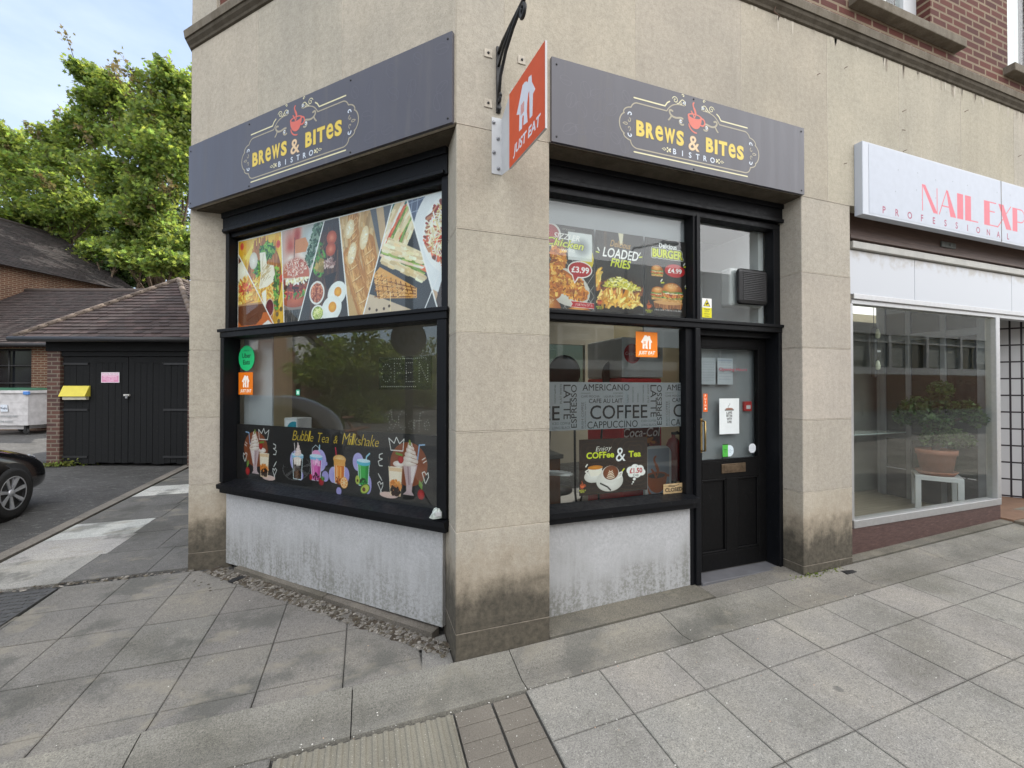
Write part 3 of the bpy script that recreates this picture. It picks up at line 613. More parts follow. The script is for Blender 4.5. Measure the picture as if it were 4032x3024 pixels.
MB().box((-.055, -.03, -.01), (.055, .03, .006), bev=.002).build('lid', M['darkmetal'], t)
# ------------------------------------------------------------------ the corner building
B = thing('corner_building', 'two storey corner building with pale stone ground floor, splayed cafe corner and red brick above', 'building', (0, 0, 0))
def bpart(mb, name, mat, parent=B, **k): return mb.build(name, mat, parent, **k)
st = MB(); Z0, ZS, ZC = -.15, 3.19, 4.63
# piers (slightly separate blocks, so that the courses show as fine joints)
COURSES = [-.15, .135, .737, 1.335, 1.935, 2.56, 3.19]
def blk():
    k = rnd.uniform(.93, 1.06); return (k, k * rnd.uniform(.985, 1.01), k * rnd.uniform(.96, 1.02))
def pier(plan_box):
    x0, y0, x1, y1 = plan_box
    for a, b in zip(COURSES[:-1], COURSES[1:]):
        j = lambda: rnd.uniform(-.0012, .0012)
        st.box((x0 + j(), y0 + j(), a + .0015), (x1 + j(), y1, b - .0015), bev=.006, col=blk())
pier((0, 0, .61, .40)); pier((-1.985, 1.98, -1.65, 2.45)); pier((2.885, 0, 3.478, .40))
# upper band: panels with vertical joints
def band(x0, x1): st.box((x0 + .001, 0, ZS + .0015), (x1 - .001, .30, ZC), bev=.003, col=blk())
for a, b in zip([.303, 1.272, 2.241, 3.199, 4.16, 5.13, 6.10, 7.07, 8.04], [1.272, 2.241, 3.199, 4.16, 5.13, 6.10, 7.07, 8.04, 9.5]): band(a, b)
st.prism([(0, .0), (.302, 0), (.302, .3), (0, .3)], ZS + .0015, ZC)
for a, b in zip([0.002, .945, 1.876], [.944, 1.875, 2.80]): st.lbox(a + .001, b - .001, 0, .30, ZS + .0015, ZC, bev=.003, col=blk())
st.prism([(-1.983, 1.985), (-1.66, 1.985), (-1.66, 9.9), (-1.983, 9.9)], ZS, ZC + .3)
st.prism([(-1.983, 2.45), (-1.70, 2.45), (-1.70, 9.9), (-1.983, 9.9)], -.2, ZS - .002)
for i in range(8): st.box((6.2 + i * .4, .0, 2.5), (6.2 + i * .4 + .39, .28, ZS)) if False else None
# darker stone soffits over the shop windows
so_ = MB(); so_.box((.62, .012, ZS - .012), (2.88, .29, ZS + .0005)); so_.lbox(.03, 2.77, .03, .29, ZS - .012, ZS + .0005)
bpart(so_, 'soffit', M['trim_dark'])
jt = MB()
jbox = jt.box
jt.box = lambda lo, hi: st.box(lo, hi, 4 if hi[2] < .2 else 1)
jt.lbox = lambda *a: st.lbox(*a, 1)
for z in COURSES[1:-1]:
    for x0, x1 in ((.004, .606), (2.89, 3.474)): jt.box((x0, -.0012, z - .002), (x1, .01, z + .002))
    jt.box((-.0012, .004, z - .002), (.01, .33, z + .002)); jt.box((-1.975, 1.9788, z - .002), (-1.655, 1.99, z + .002)); jt.box((2.8838, .004, z - .002), (2.89, .30, z + .002))
for x in (1.272, 2.241, 3.199, 4.16, 5.13, 6.10): jt.box((x - .002, -.0012, ZS), (x + .002, .01, ZC - .02))
jt.box((.302, -.0012, ZS), (.304, .01, ZC - .02))
for a, b in ((0, .61), (2.885, 3.478)): jt.box((a + .004, -.0012, ZS - .002), (b - .004, .01, ZS + .002))
for u in (.945, 1.876): jt.lbox(u - .002, u + .002, -.0012, .01, 3.74, ZC - .02)

# cornice
co = MB()
prof = [(0.0, 4.612), (-.014, 4.620), (-.018, 4.640), (-.036, 4.664), (-.040, 4.690), (-.050, 4.694), (-.058, 4.752), (-.052, 4.764), (.02, 4.845)]
# right run, mitred at the splay: plan offset lines
def offpt(o):   # intersection of y=o with the splay offset o (x+y = o*sqrt2)
    return (o * math.sqrt(2) - o, o)
def offpt2(o):  # splay with left hidden wall x=-1.98+o
    x = -1.98 + o; return (x, o * math.sqrt(2) - x)
ring = []
for o, z in prof:
    a = offpt(o); b = offpt2(o); ring.append([(11, o, z), (a[0], a[1], z), (b[0], b[1], z), (-1.98 + o, 9.9, z)])
vs = [p for r in ring for p in r]
for i in range(len(prof) - 1):
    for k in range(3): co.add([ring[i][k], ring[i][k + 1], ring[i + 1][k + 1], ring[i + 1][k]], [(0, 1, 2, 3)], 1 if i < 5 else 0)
bpart(co, 'cornice', [M['stone_dark'], M['trim_dark']], fixn=False)  # lower mouldings take the darker stone
# pale run-off streaks below the cornice
q = NT('lime_run_off'); q.t.nodes.remove(q.b)
rs = MB(); rg = random.Random(3)
for k in range(46):
    x = rg.uniform(2.3, 6.3); wd = rg.uniform(.006, .02); h = rg.uniform(.03, .15); zt = ZC - .012
    n = 4; pts = [(x - wd * rg.uniform(.6, 1), -.0014, zt)] + [(x + wd * rg.uniform(.3, 1) * (1 - .5 * i / n), -.0014, zt - h * i / n) for i in range(n)][::1]
    pts = [(x - wd, -.0014, zt), (x - wd * .6, -.0014, zt - h * .6), (x - wd * .1, -.0014, zt - h), (x + wd * .4, -.0014, zt - h * rg.uniform(.5, .9)), (x + wd, -.0014, zt)]
    st.add(pts, [tuple(range(len(pts)))], 2 if rg.random() < .6 else 3)
bpart(st, 'stone_facing', [M['stone_t'], M['joint'], simple('lime_streak', (.50, .455, .375), .9, .1, 30), simple('soot_streak', (.33, .285, .225), .9, .2, 30), M['jointdark']], colattr=True)
# upper storey
ZB = 4.83
ub = MB(); openings = [(3.60, 4.69), (6.05, 7.15)]; zs0, zs1 = 5.05, 6.75
xs_ = [.45] + [v for o in openings for v in o] + [11]
for i in range(0, len(xs_), 2): ub.box((xs_[i], .02, ZB), (xs_[i + 1], .32, 9.2))
for a, b in openings: ub.box((a, .02, ZB), (b, .32, zs0)); ub.box((a, .02, zs1), (b, .32, 9.2))
bpart(ub, 'brick_wall', M['brickX'])
ul = MB(); ul.lbox(0.02, 2.42, .02, .32, ZB, 9.2); bpart(ul, 'brick_wall', M['brickL'])
uq = MB(); uq.lbox(2.425, 2.79, -.004, .32, ZB, 9.2); uq.prism([(0, 0), (.44, .012), (.44, .32), (0.05, .32)], ZB, 9.2); uq.prism([(-1.983, 1.99), (-1.7, 1.99), (-1.7, 9.9), (-1.983, 9.9)], ZC + .301, 9.2)
bpart(uq, 'stone_quoin', M['stone'])
rf = MB(); rf.prism([(0, .1), (11, .1), (11, 1.4), (3.3, 1.4), (3.3, 2.6), (-1.9, 2.6), (-1.9, 2.0)], 9.2, 9.35); rf.prism([(10.7, .33), (11, .33), (11, 1.4), (10.7, 1.4)], -.2, 9.2); rf.prism([(-1.7, 2.5), (3.3, 2.5), (3.3, 2.6), (-1.7, 2.6)], 3.2, 9.2); rf.prism([(3.2, 1.3), (11, 1.3), (11, 1.4), (3.2, 1.4)], 3.05, 9.2); rf.prism([(3.2, 1.4), (3.3, 1.4), (3.3, 2.5), (3.2, 2.5)], 3.16, 9.2); rf.prism([(-1.7, 3.71), (3.2, 3.71), (3.2, 5.0), (-1.7, 5.0)], 3.02, 3.3); rf.prism([(-1.7, 2.6), (.2, 2.6), (.2, 3.71), (-1.7, 3.71)], 3.02, 3.3); rf.prism([(3.1, 2.6), (3.29, 2.6), (3.29, 3.71), (3.1, 3.71)], 3.02, 3.3); rf.prism([(.2, 2.6), (3.1, 2.6), (3.1, 2.70), (.2, 2.70)], 3.02, 3.2)
bpart(rf, 'roof', M['soil'])
for k, (a, b) in enumerate(openings):
    f = MB(); f.box((a - .09, -.07, zs0 - .085), (b + .40, .16, zs0 - .002), bev=.006); so2 = bpart(f, 'window_sill', M['stone_dark'])
    f = MB(); y0, y1 = .13, .20
    for (x0, x1) in ((a, a + .07), (b - .20, b)): f.box((x0, y0, zs0), (x1, y1, zs1), bev=.004)
    f.box((a + .07, y0, zs0), (b - .20, y1, zs0 + .07), bev=.004); f.box((a + .07, y0, zs1 - .07), (b - .20, y1, zs1), bev=.004)
    wf = bpart(f, 'upper_window', M['white'])
    g = MB(); g.box((a + .07, .16, zs0 + .07), (b - .2, .166, zs1 - .07)); g.build('pane', M['glass'], wf)
    bl = MB()
    for i in range(9):
        x = a + .08 + i * .085; bl.box((x, .25, zs0 + .02), (x + .079, .256, zs1), M=Matrix.Rotation(0, 4, 'Z'))
    bl.build('vertical_blind', simple('white_fabric_blind', (.80, .80, .80), .8, .04, 4), wf)
    bk = MB(); bk.box((a, .9, zs0 + .01), (b, .92, zs1)); bk.build('room_back', M['soil'], wf)
# ---------------- splayed shop window
ww = MB()
ww.lbox(.18, 2.62, .165, .26, 3.0, 3.178, bev=.004); ww.lbox(.18, 2.62, .15, .165, 3.13, 3.178, bev=.003); ww.lbox(.20, 2.60, .145, .165, 3.0, 3.028, bev=.004)
ww.lbox(.185, .235, .18, .28, 2.12, 3.0, bev=.004); ww.lbox(2.552, 2.60, .18, .28, 2.12, 3.0, bev=.004); ww.lbox(.235, 2.552, .20, .28, 2.962, 3.0, bev=.003)
SW = bpart(ww, 'shop_window', M['black'])
lo = MB()
lo.lbox(.155, 2.585, .125, .28, 2.045, 2.122, bev=.005); lo.lbox(.14, 2.60, .11, .13, 2.095, 2.122, bev=.003)
lo.lbox(.16, .236, .13, .28, .76, 2.045, bev=.005); lo.lbox(2.535, 2.585, .13, .28, .76, 2.045, bev=.005)
lo.build('lower_frame', M['black'], SW)
sl = MB(); A = [LW(.155, .10, .712), LW(2.58, .10, .712), LW(2.60, .27, .712), LW(.145, .27, .712)]; Bq = [LW(.155, .10, .748), LW(2.58, .10, .748), LW(2.60, .27, .778), LW(.145, .27, .778)]
sl.add(A + Bq, [(0, 1, 2, 3), (4, 5, 6, 7), (0, 1, 5, 4), (1, 2, 6, 5), (2, 3, 7, 6), (3, 0, 4, 7)]); sl.lbox(.16, 2.575, .125, .27, .672, .711, bev=.003)
sl.build('sill', M['black'], SW)
g = MB(); g.lbox(.236, 2.552, .245, .249, 2.10, 2.99); g.build('upper_pane', M['glass'], SW)
g = MB(); g.lbox(.20, 2.56, .245, .249, .77, 2.06); g.build('lower_pane', M['glass2'], SW)
rz = MB(); rz.lbox(.235, 1.399, .20, .30, .02, .672, bev=.002); rz.lbox(1.401, 2.60, .20, .30, .02, .672, bev=.002); bpart(rz, 'stall_riser', M['riser'])
# ---------------- right-hand shop window
ww = MB()
ww.box((.615, .165, 3.03), (2.884, .26, 3.178), bev=.004); ww.box((.615, .15, 3.02), (2.884, .175, 3.05), bev=.004); ww.box((.615, .15, 3.14), (2.884, .164, 3.178), bev=.003)
ww.box((.615, .19, 2.965), (2.884, .28, 3.019), bev=.004)
ww.box((.615, .17, 2.075), (2.884, .28, 2.142), bev=.006); ww.box((.615, .155, 2.118), (2.884, .172, 2.142), bev=.003)
ww.box((1.933, .18, 2.142), (2.006, .28, 2.965), bev=.004); ww.box((1.957, .165, 2.142), (1.978, .182, 2.965), bev=.003); ww.box((2.81, .19, 2.142), (2.884, .28, 2.965), bev=.004); ww.box((.615, .19, 2.142), (.66, .28, 2.965), bev=.004)
ww.box((1.875, .20, .70), (1.945, .28, 2.075), bev=.005); ww.box((1.946, .17, .05), (1.994, .30, 2.075), bev=.005); ww.box((1.912, .19, .04), (1.945, .30, .668), bev=.004); ww.box((.615, .19, .765), (.66, .28, 2.075), bev=.004)
RW = bpart(ww, 'shop_window', M['black'])
sl = MB(); P0 = [(.612, .115, .712), (1.932, .115, .712), (1.932, .27, .712), (.612, .27, .712)]; P1 = [(.612, .115, .750), (1.932, .115, .750), (1.932, .27, .772), (.612, .27, .772)]
sl.add(P0 + P1, [(0, 1, 2, 3), (4, 5, 6, 7), (0, 1, 5, 4), (1, 2, 6, 5), (2, 3, 7, 6), (3, 0, 4, 7)]); sl.box((.612, .14, .668), (1.92, .27, .711), bev=.003); sl.build('sill', M['black'], RW)
g = MB(); g.box((.66, .25, 2.13), (1.94, .254, 2.975)); g.build('upper_pane', M['glass3'], RW)
g = MB(); g.box((2.03, .25, 2.13), (2.82, .254, 2.975)); g.build('fanlight_pane', M['glass2'], RW)
g = MB(); g.box((.66, .25, .77), (1.88, .254, 2.08)); g.build('lower_pane', M['glass3'], RW)
rz = MB(); rz.box((.612, .20, .0), (1.911, .30, .667), bev=.002); bpart(rz, 'stall_riser', M['riser'])
# ---------------- door
fr = MB(); fr.box((2.845, .175, .06), (2.884, .36, 2.075), bev=.004); fr.box((1.995, .24, 2.03), (2.845, .36, 2.075), bev=.004); fr.build('door_frame', M['black'], B)
dd = MB(); dy0, dy1 = .30, .345
x0, x1, zb, zt = 1.998, 2.842, .075, 2.028
gx0, gx1, gz0, gz1 = 2.128, 2.752, .985, 1.945
dd.box((x0, dy0, zb), (gx0, dy1, zt), bev=.003); dd.box((gx1, dy0, zb), (x1, dy1, zt), bev=.003); dd.box((gx0, dy0, gz1), (gx1, dy1, zt), bev=.003)
dd.box((gx0, dy0, .835), (gx1, dy1, gz0), bev=.003); dd.box((gx0, dy0, zb), (gx1, dy1, .215), bev=.003)
xm0, xm1 = 2.385, 2.51; dd.box((xm0, dy0, .215), (xm1, dy1, .835), bev=.003)
dd.box((gx0, dy0 + .018, .215), (xm0, dy1 - .006, .835)); dd.box((xm1, dy0 + .018, .215), (gx1, dy1 - .006, .835))
for a, b in ((gx0, xm0), (xm1, gx1)):
    for z in (.215, .815): dd.box((a, dy0 + .002, z), (b, dy0 + .02, z + .02), bev=.006)
    dd.box((a, dy0 + .002, .235), (a + .014, dy0 + .02, .815), bev=.005); dd.box((b - .014, dy0 + .002, .235), (b, dy0 + .02, .815), bev=.005)
for z in (gz0, gz1 - .014): dd.box((gx0, dy0 + .001, z), (gx1, dy0 + .02, z + .014), bev=.005)
DOOR = bpart(dd, 'door', M['blackdoor'])
g = MB(); g.box((gx0, dy0 + .024, gz0), (gx1, dy0 + .028, gz1)); g.build('glass_pane', M['glass'], DOOR)
h = MB(); h.box((2.105, dy0 - .006, 1.065), (2.127, dy0, 1.345), bev=.002); h.tube([(2.116, dy0 - .004, 1.33), (2.112, dy0 - .05, 1.325), (2.112, dy0 - .052, 1.20), (2.112, dy0 - .05, 1.085), (2.116, dy0 - .004, 1.08)], .008, 8); h.build('handle', M['brass'], DOOR)
h.box((0, 0, 0), (0, 0, 0)) if False else None
h = MB(); h.box((2.33, dy0 - .008, .878), (2.595, dy0, .957), bev=.003); h.box((2.352, dy0 - .012, .893), (2.573, dy0 - .007, .942), bev=.002); h.build('letter_plate', simple('tarnished_bronze', (.16, .115, .075), .45, .3, 30, .7), DOOR)
h = MB(); h.lathe([(0, -.012), (.016, -.012), (.018, 0)], (2.085, dy0, 1.47), 16, axis='Y'); h.build('lock', M['brass'], DOOR)
ts = MB(); ts.box((1.995, .16, .03), (2.845, .38, .066), bev=.003); bpart(ts, 'threshold', simple('grey_slate_threshold', (.12, .12, .128), .6, .15, 9))
# ---------------- cafe interior shell
iw = MB(); iw.box((-1.65, 4.9, .05), (2.80, 5.0, 3.15)); iw.box((2.80, 4.9, .05), (7.0, 5.0, 1.5)); iw.box((2.80, 4.9, 2.45), (7.0, 5.0, 3.15)); iw.box((3.60, 4.9, 1.5), (3.74, 5.0, 2.45)); iw.box((4.35, 4.9, 1.5), (5.42, 5.0, 2.45)); iw.box((5.9, 4.9, 1.5), (7, 5, 2.45)); iw2 = MB(); iw2.box((3.18, .42, .05), (3.28, 2.6, 3.15)); bpart(iw2, 'partition_wall', M['wall_in']); iw2 = MB(); iw2.box((-1.65, 2.5, .05), (-1.6, 4.9, 3.15)); bpart(iw2, 'interior_side_wall', M['wall_in'])
bpart(iw, 'interior_wall', simple('cafe_inner_wall', (.34, .33, .31), .8, .1, 2))
gw = MB(); gw.box((2.80, 4.93, 1.5), (5.9, 4.94, 2.45)); bpart(gw, 'rear_pane', M['tinted'])  # dark tint dims the daylight coming through the rear openings
fl = MB(); fl.prism([(.1, .31), (3.18, .31), (3.18, 4.9), (-1.6, 4.9), (-1.6, 2.0)], .02, .075); bpart(fl, 'interior_floor', M['floor_in'])
cl_ = MB(); cl_.prism([(.1, .31), (3.18, .31), (3.18, 2.65), (-1.6, 2.65), (-1.6, 2.0)], 3.12, 3.15); bpart(cl_, 'interior_ceiling', simple('cafe_ceiling', (.45, .45, .45), .8, .05, 2))
bh = MB(); bh.box((.64, .285, 2.12), (1.95, .31, 3.0)); bpart(bh, 'added_backing_board', simple('pale_grey_board', (.34, .36, .39), .6, .05, 3))  # added pale board: brightens the top glazing, covers the gaps between posters
bh = MB(); bh.box((2.04, .95, 2.0), (3.17, .97, 3.1)); bh.box((2.76, .30, 2.1), (2.82, .95, 3.0)); bpart(bh, 'lobby_partition', simple('pale_lobby_wall', (.62, .64, .66), .7, .05, 3))
bh = MB(); bh.box((2.10, .375, .95), (2.79, .385, 2.0)); bpart(bh, 'added_door_panel', simple('added_panel_grey', (.22, .235, .25), .5, .08, 2))  # added panel: its grey stands in for the reflection in the door glass
bh = MB(); bh.lbox(2.16, 2.56, .33, .345, .78, 2.1); bpart(bh, 'window_screen', simple('pale_window_screen', (.42, .44, .46), .6, .06, 2))
# ---------------- beauty shop front (right)
NW = MB(); ys0 = .085
NW.box((3.64, ys0, .335), (6.01, ys0 + .09, .405), bev=.004); NW.box((3.64, ys0 + .01, 2.365), (7.6, ys0 + .08, 2.405), bev=.003); NW.box((3.64, ys0 - .012, 2.405), (7.6, ys0 + .07, 2.452), bev=.004)
NW.box((5.935, ys0, .405), (6.01, ys0 + .09, 2.365), bev=.004); NW.box((3.62, ys0 + .01, .405), (3.66, ys0 + .08, 2.365), bev=.003)
NF = bpart(NW, 'display_window', M['alu'])
g = MB(); g.box((3.66, ys0 + .04, .405), (5.935, ys0 + .045, 2.365)); g.build('pane', M['glass'], NF)
pn = MB()
for a, b in ((3.62, 4.557), (4.561, 6.279), (6.283, 7.6)): pn.box((a, ys0 + .012, 2.453), (b, ys0 + .05, 2.855), bev=.003)
pn.build('transom_panel', (lambda q: (q.col(q.mix(q.rng(q.math('ADD', q.sep(q.pos())[2], q.math('MULTIPLY', q.noise(9, detail=6), .35)), 2.93, 3.04), (.50, .52, .55), (.38, .36, .33))).rough(.3), q.m)[1])(NT('white_panel')), NF)
pn = MB(); pn.box((3.62, ys0 - .02, 2.862), (7.6, ys0 + .06, 2.925), bev=.004); pn.build('trim_strip', simple('cream_trim', (.45, .44, .40), .5, .1, 10), NF)
wd = NT('brown_timber'); s_ = wd.noise(1.0, wd.pos((3, 30, 60)), detail=5, rough=.7); wd.col(wd.ramp(s_, [(.3, (.045, .024, .017)), (.6, (.095, .052, .036)), (.75, (.15, .11, .085))])).rough(.55).bump(s_, .002, .5); M['brownwood'] = wd.m
pn = MB(); pn.box((3.62, .10, 2.99), (7.6, .17, 3.20), bev=.004); pn.box((3.62, .085, 2.955), (7.6, .16, 2.988), bev=.004); pn.build('timber_head', M['brownwood'], NF)
pn = MB(); pn.box((4.98, .085, 3.03), (5.22, .10, 3.085), bev=.004); pn.lathe([(0, -.012), (.016, -.012), (.018, 0)], (5.12, .088, 3.058), 12, axis='Y'); pn.build('shutter_lock', simple('grey_lock_plate', (.12, .13, .12), .6, .2, 30), NF)
q = NT('purple_brown_granite'); s_ = q.noise(1.0, q.pos((12, 12, 60)), detail=6, rough=.7); q.col(q.ramp(s_, [(.3, (.05, .025, .022)), (.62, (.10, .055, .047)), (.78, (.2, .14, .13))])).rough(.6).bump(s_, .004, .6)
pl_ = MB(); pl_.box((3.48, ys0 + .01, -.05), (6.012, ys0 + .12, .333), bev=.005); bpart(pl_, 'stall_riser', q.m)
iw = MB(); iw.box((3.29, 3.3, .0), (9.5, 3.4, 3.0)); bpart(iw, 'salon_wall', M['wall_in'])
iw = MB(); iw.box((3.285, .36, .0), (3.30, 3.3, 3.0)); iw.box((3.30, .31, .0), (3.60, .36, 3.0)); bpart(iw, 'salon_side_wall', M['wall_in'])
iw = MB(); iw.box((9.5, .3, .0), (9.55, 3.4, 3.0)); bpart(iw, 'salon_end_wall', M['wall_in'])
q = NT('ash_laminate_floor'); s_ = q.noise(1.0, q.pos((2, 40, 1)), detail=4); q.col(q.ramp(s_, [(.3, (.20, .17, .13)), (.7, (.33, .29, .23))])).rough(.35)
fl = MB(); fl.prism([(3.29, .206), (6.01, .206), (6.01, 1.25), (9.5, 1.25), (9.5, 3.3), (3.29, 3.3)], .13, .20); bpart(fl, 'salon_floor', q.m)
cl_ = MB(); cl_.prism([(3.29, .25), (6.0, .25), (6.0, 1.25), (9.5, 1.25), (9.5, 1.45), (3.29, 1.45)], 2.95, 3.0); bpart(cl_, 'salon_ceiling', simple('grey_salon_ceiling', (.35, .35, .34), .8, .05, 2))  # plain mid grey ceiling
bp_ = MB(); bp_.box((3.66, .20, 2.46), (6.0, .24, 2.95)); bpart(bp_, 'transom_backing', M['ceil'])
q = NT('added_panel_frosted'); q.t.nodes.remove(q.b); tr = q.n('ShaderNodeBsdfTranslucent'); tr.inputs['Color'].default_value = (.8, .8, .78, 1); q.l(tr.outputs[0], q.o.inputs['Surface'])
rl = MB(); rl.box((3.29, 1.451, 2.96), (9.5, 3.3, 2.97)); bpart(rl, 'added_light_panel', q.m)  # added translucent panel, lets daylight in to brighten the salon
rl = MB(); rl.box((.2, 2.7, 3.0), (3.1, 3.7, 3.01)); bpart(rl, 'added_light_panel', q.m)  # added likewise, to brighten the cafe interior
q = NT('white_tile_dark_grout'); dv = (S, S); v = wallvec(q, (.55, -.83)); b = q.n("ShaderNodeTexBrick", Scale=1.0, Mortar__Size=.010, Brick__Width=.10, Row__Height=.215, Mortar__Smooth=.05, _offset=0.0)
b.inputs['Color1'].default_value = (.50, .50, .50, 1); b.inputs['Color2'].default_value = (.46, .46, .46, 1); b.inputs['Mortar'].default_value = (.02, .016, .02, 1); q.l(v, b.inputs['Vector']); q.col(b.outputs['Color']).rough(.3)
lb = MB(); lb.prism([(6.75, 1.2), (7.65, -.02 + .12), (7.9, .12), (7.0, 1.25)], .2, 3.0); bpart(lb, 'tiled_wall', q.m)
lb = MB(); lb.box((6.0, 1.2, .2), (7.0, 1.25, 3.0)); bpart(lb, 'lobby_wall', simple('grey_lobby_back', (.20, .21, .22), .6, .1, 3))
lb = MB()
for y0_, y1_ in ((.18, .25), (.52, .57), (.86, .91), (1.13, 1.2)): lb.box((5.96, y0_, .20), (6.0, y1_, 2.95), bev=.003)
lb.box((5.965, .25, .95), (5.995, 1.13, 1.02)); lb.box((5.965, .25, 2.2), (5.995, 1.13, 2.28)); bpart(lb, 'lobby_screen', simple('grey_screen_frame', (.15, .16, .17), .5, .1, 9))
lb = MB(); lb.box((5.972, .25, .20), (5.99, 1.13, .56)); bpart(lb, 'screen_kickboard', simple('dark_kickboard', (.03, .03, .032), .5, .1, 9))
lb = MB(); lb.box((5.98, .25, .57), (5.984, 1.13, 2.9)); bpart(lb, 'screen_glass', M['tinted'])
lb = MB(); lb.box((6.012, .0, .10), (7.9, 1.2, .195)); bpart(lb, 'lobby_floor', simple('brown_quarry_tile', (.20, .115, .07), .6, .15, 8))
lb = MB(); lb.box((6.012, -.10, .0), (7.9, -.001, .19), bev=.006); bpart(lb, 'entrance_step', M['stone_dark'])
lb = MB(); lb.box((6.0, .17, 2.9), (8.0, 1.25, 2.95)); lb.box((7.55, 0, -.1), (9.5, .3, 3.19)); bpart(lb, 'lobby_ceiling', M['stone'])
M['rust'] = simple('rust', (.10, .055, .035), .8, .3, 40)
for px, py, dx, dz in ((3552, 441, .02, .012), (3797, 441, .02, .012), (3552, 510, .006, -.02), (3555, 597, .02, .01), (4008, 617, .02, .012), (3218, 294, .004, -.004), (3325, 268, .004, -.003), (3323, 645, .004, -.004)):
    p = atY(px, py, 0); hk = MB(); hk.tube([p + Vector((0, .005, 0)), p + Vector((dx * .5, -.014, dz * .6)), p + Vector((dx * 1.1, -.022, dz))], .0025, 6); bpart(hk, 'nail', M['rust'])
hk = MB(); hp = atY(3055, 22, -.02); hk.tube([hp + Vector((0, 0, .05)), hp, hp + Vector((-.035, -.01, -.065)), hp + Vector((.03, -.01, -.085)), hp + Vector((.05, .015, -.07))], .004, 6); bpart(hk, 'wire_hook', M['rust'])
# ------------------------------------------------------------------ fascia signs
PANEL = '#4d4c53'
def bistro_logo():
    c = Cv(1.30, .52, .0016, PANEL); cx = .65; T = lambda pts: [(cx + x, y + .01) for x, y in pts]
    gold, cream, white, red = '#b3a98f', '#f0e8b8', '#e6f0fa', '#e86f58'
    half_top = [(-.49, .345), (-.24, .345)] + bez([(-.24, .345), (-.215, .385), (-.18, .42), (-.085, .415)])
    end = bez([(-.49, .345), (-.525, .34), (-.535, .315), (-.54, .305)]) + bez([(-.54, .305), (-.585, .30), (-.60, .275), (-.60, .262)]) + arc(-.575, .185, .058, .075, 110, 250, 18) + bez([(-.60, .112), (-.60, .09), (-.565, .078), (-.545, .075)]) + bez([(-.545, .075), (-.54, .045), (-.52, .03), (-.49, .027)])
    for sg in (1, -1):
        m_ = (lambda p: p) if sg == 1 else mir
        c.line(T(m_(half_top)), .0085, gold); c.line(T(m_(end)), .0085, gold)
        c.line(T(m_([(-.515, .377), (-.255, .377), (-.235, .405), (-.215, .418)])), .0095, cream)
        # scrolls over the shoulders and beside the cup
        c.line(T(m_(spiral(-.165, .440, .005, .026, 1.2, 9.2))), .0055, cream); c.line(T(m_(bez([(-.150, .419), (-.12, .415), (-.125, .455), (-.105, .462), (-.08, .465), (-.075, .42)]))), .006, cream)
        c.line(T(m_(spiral(-.118, .432, .004, .014, 0, 6))), .005, cream); c.line(T(m_(spiral(-.088, .437, .003, .014, 2, 7))), .006, white); c.line(T(m_(spiral(-.095, .485, .002, .012, 4, 9))), .006, cream)
        c.line(T(m_(bez([(-.19, .355), (-.225, .375), (-.235, .33), (-.205, .312), (-.16, .285), (-.13, .335), (-.10, .318)]))), .014, gold); c.line(T(m_(spiral(-.112, .295, .004, .026, .5, 5.5))), [.013] * 27, gold)
        c.line(T(m_(bez([(-.20, .318), (-.215, .290), (-.225, .285)]))), .012, gold); c.line(T(m_(spiral(-.115, .300, .003, .014, 1, 5))), .007, white)
        c.line(T(m_(spiral(-.545, .255, .004, .020, 5.5, 9.6))), .008, white); c.line(T(m_(spiral(-.545, .115, .004, .020, .8, -3.4))), .008, white)
        c.line(T(m_(bez([(-.605, .185), (-.575, .205), (-.55, .185), (-.575, .165), (-.605, .185)]))), .006, gold); c.line(T(m_(spiral(-.558, .212, .003, .018, 3, 7.5))), .006, gold); c.line(T(m_(spiral(-.558, .158, .003, .018, -3, -7.5))), .006, gold)
        # sprig beside BISTRO
        c.poly(T(m_([(-.285, .068), (-.262, .079), (-.243, .068), (-.262, .057)])), cream); c.poly(T(m_([(-.278, .068), (-.262, .074), (-.25, .068), (-.262, .062)])), PANEL)
        for a, b in ((-.235, .080), (-.222, .068), (-.235, .056), (-.212, .076), (-.212, .060)): c.ell(*T(m_([(a, b)]))[0], .0072, .0065, cream)
    c.line(T([(-.49, .027), (.49, .027)]), .0085, gold); c.line(T([(-.515, .001), (.515, .001)]), .0095, cream)
    yel, gl = '#f3d44f', '#7a6a3a'
    x = -.497
    for ch, w_ in (('B', .067), ('R', .067), ('e', .065), ('W', .092), ('S', .066)):
        c.glyph(ch, cx + x, .128, w_, .108, yel, .02 if ch == 'e' else .045, gl, .0035); x += w_ + .0125
    x = .112
    for ch, w_ in (('B', .069), ('I', .026), ('T', .080), ('e', .069), ('S', .069)):
        c.glyph(ch, cx + x, .128, w_, .108, yel, .02 if ch == 'e' else .045, gl, .0035); x += w_ + .0135
    c.glyph('&', cx - .048, .113, .098, .108, '#f4d3a4', .01, '#8a6f52', .003)
    for i, ch in enumerate('BISTRO'): c.text(ch, cx + (i - 2.5) * .069, .057, .039, white, .02)
    cup(c, cx + .01, .322, .155, red, PANEL)
    return c
LOGO = bistro_logo()
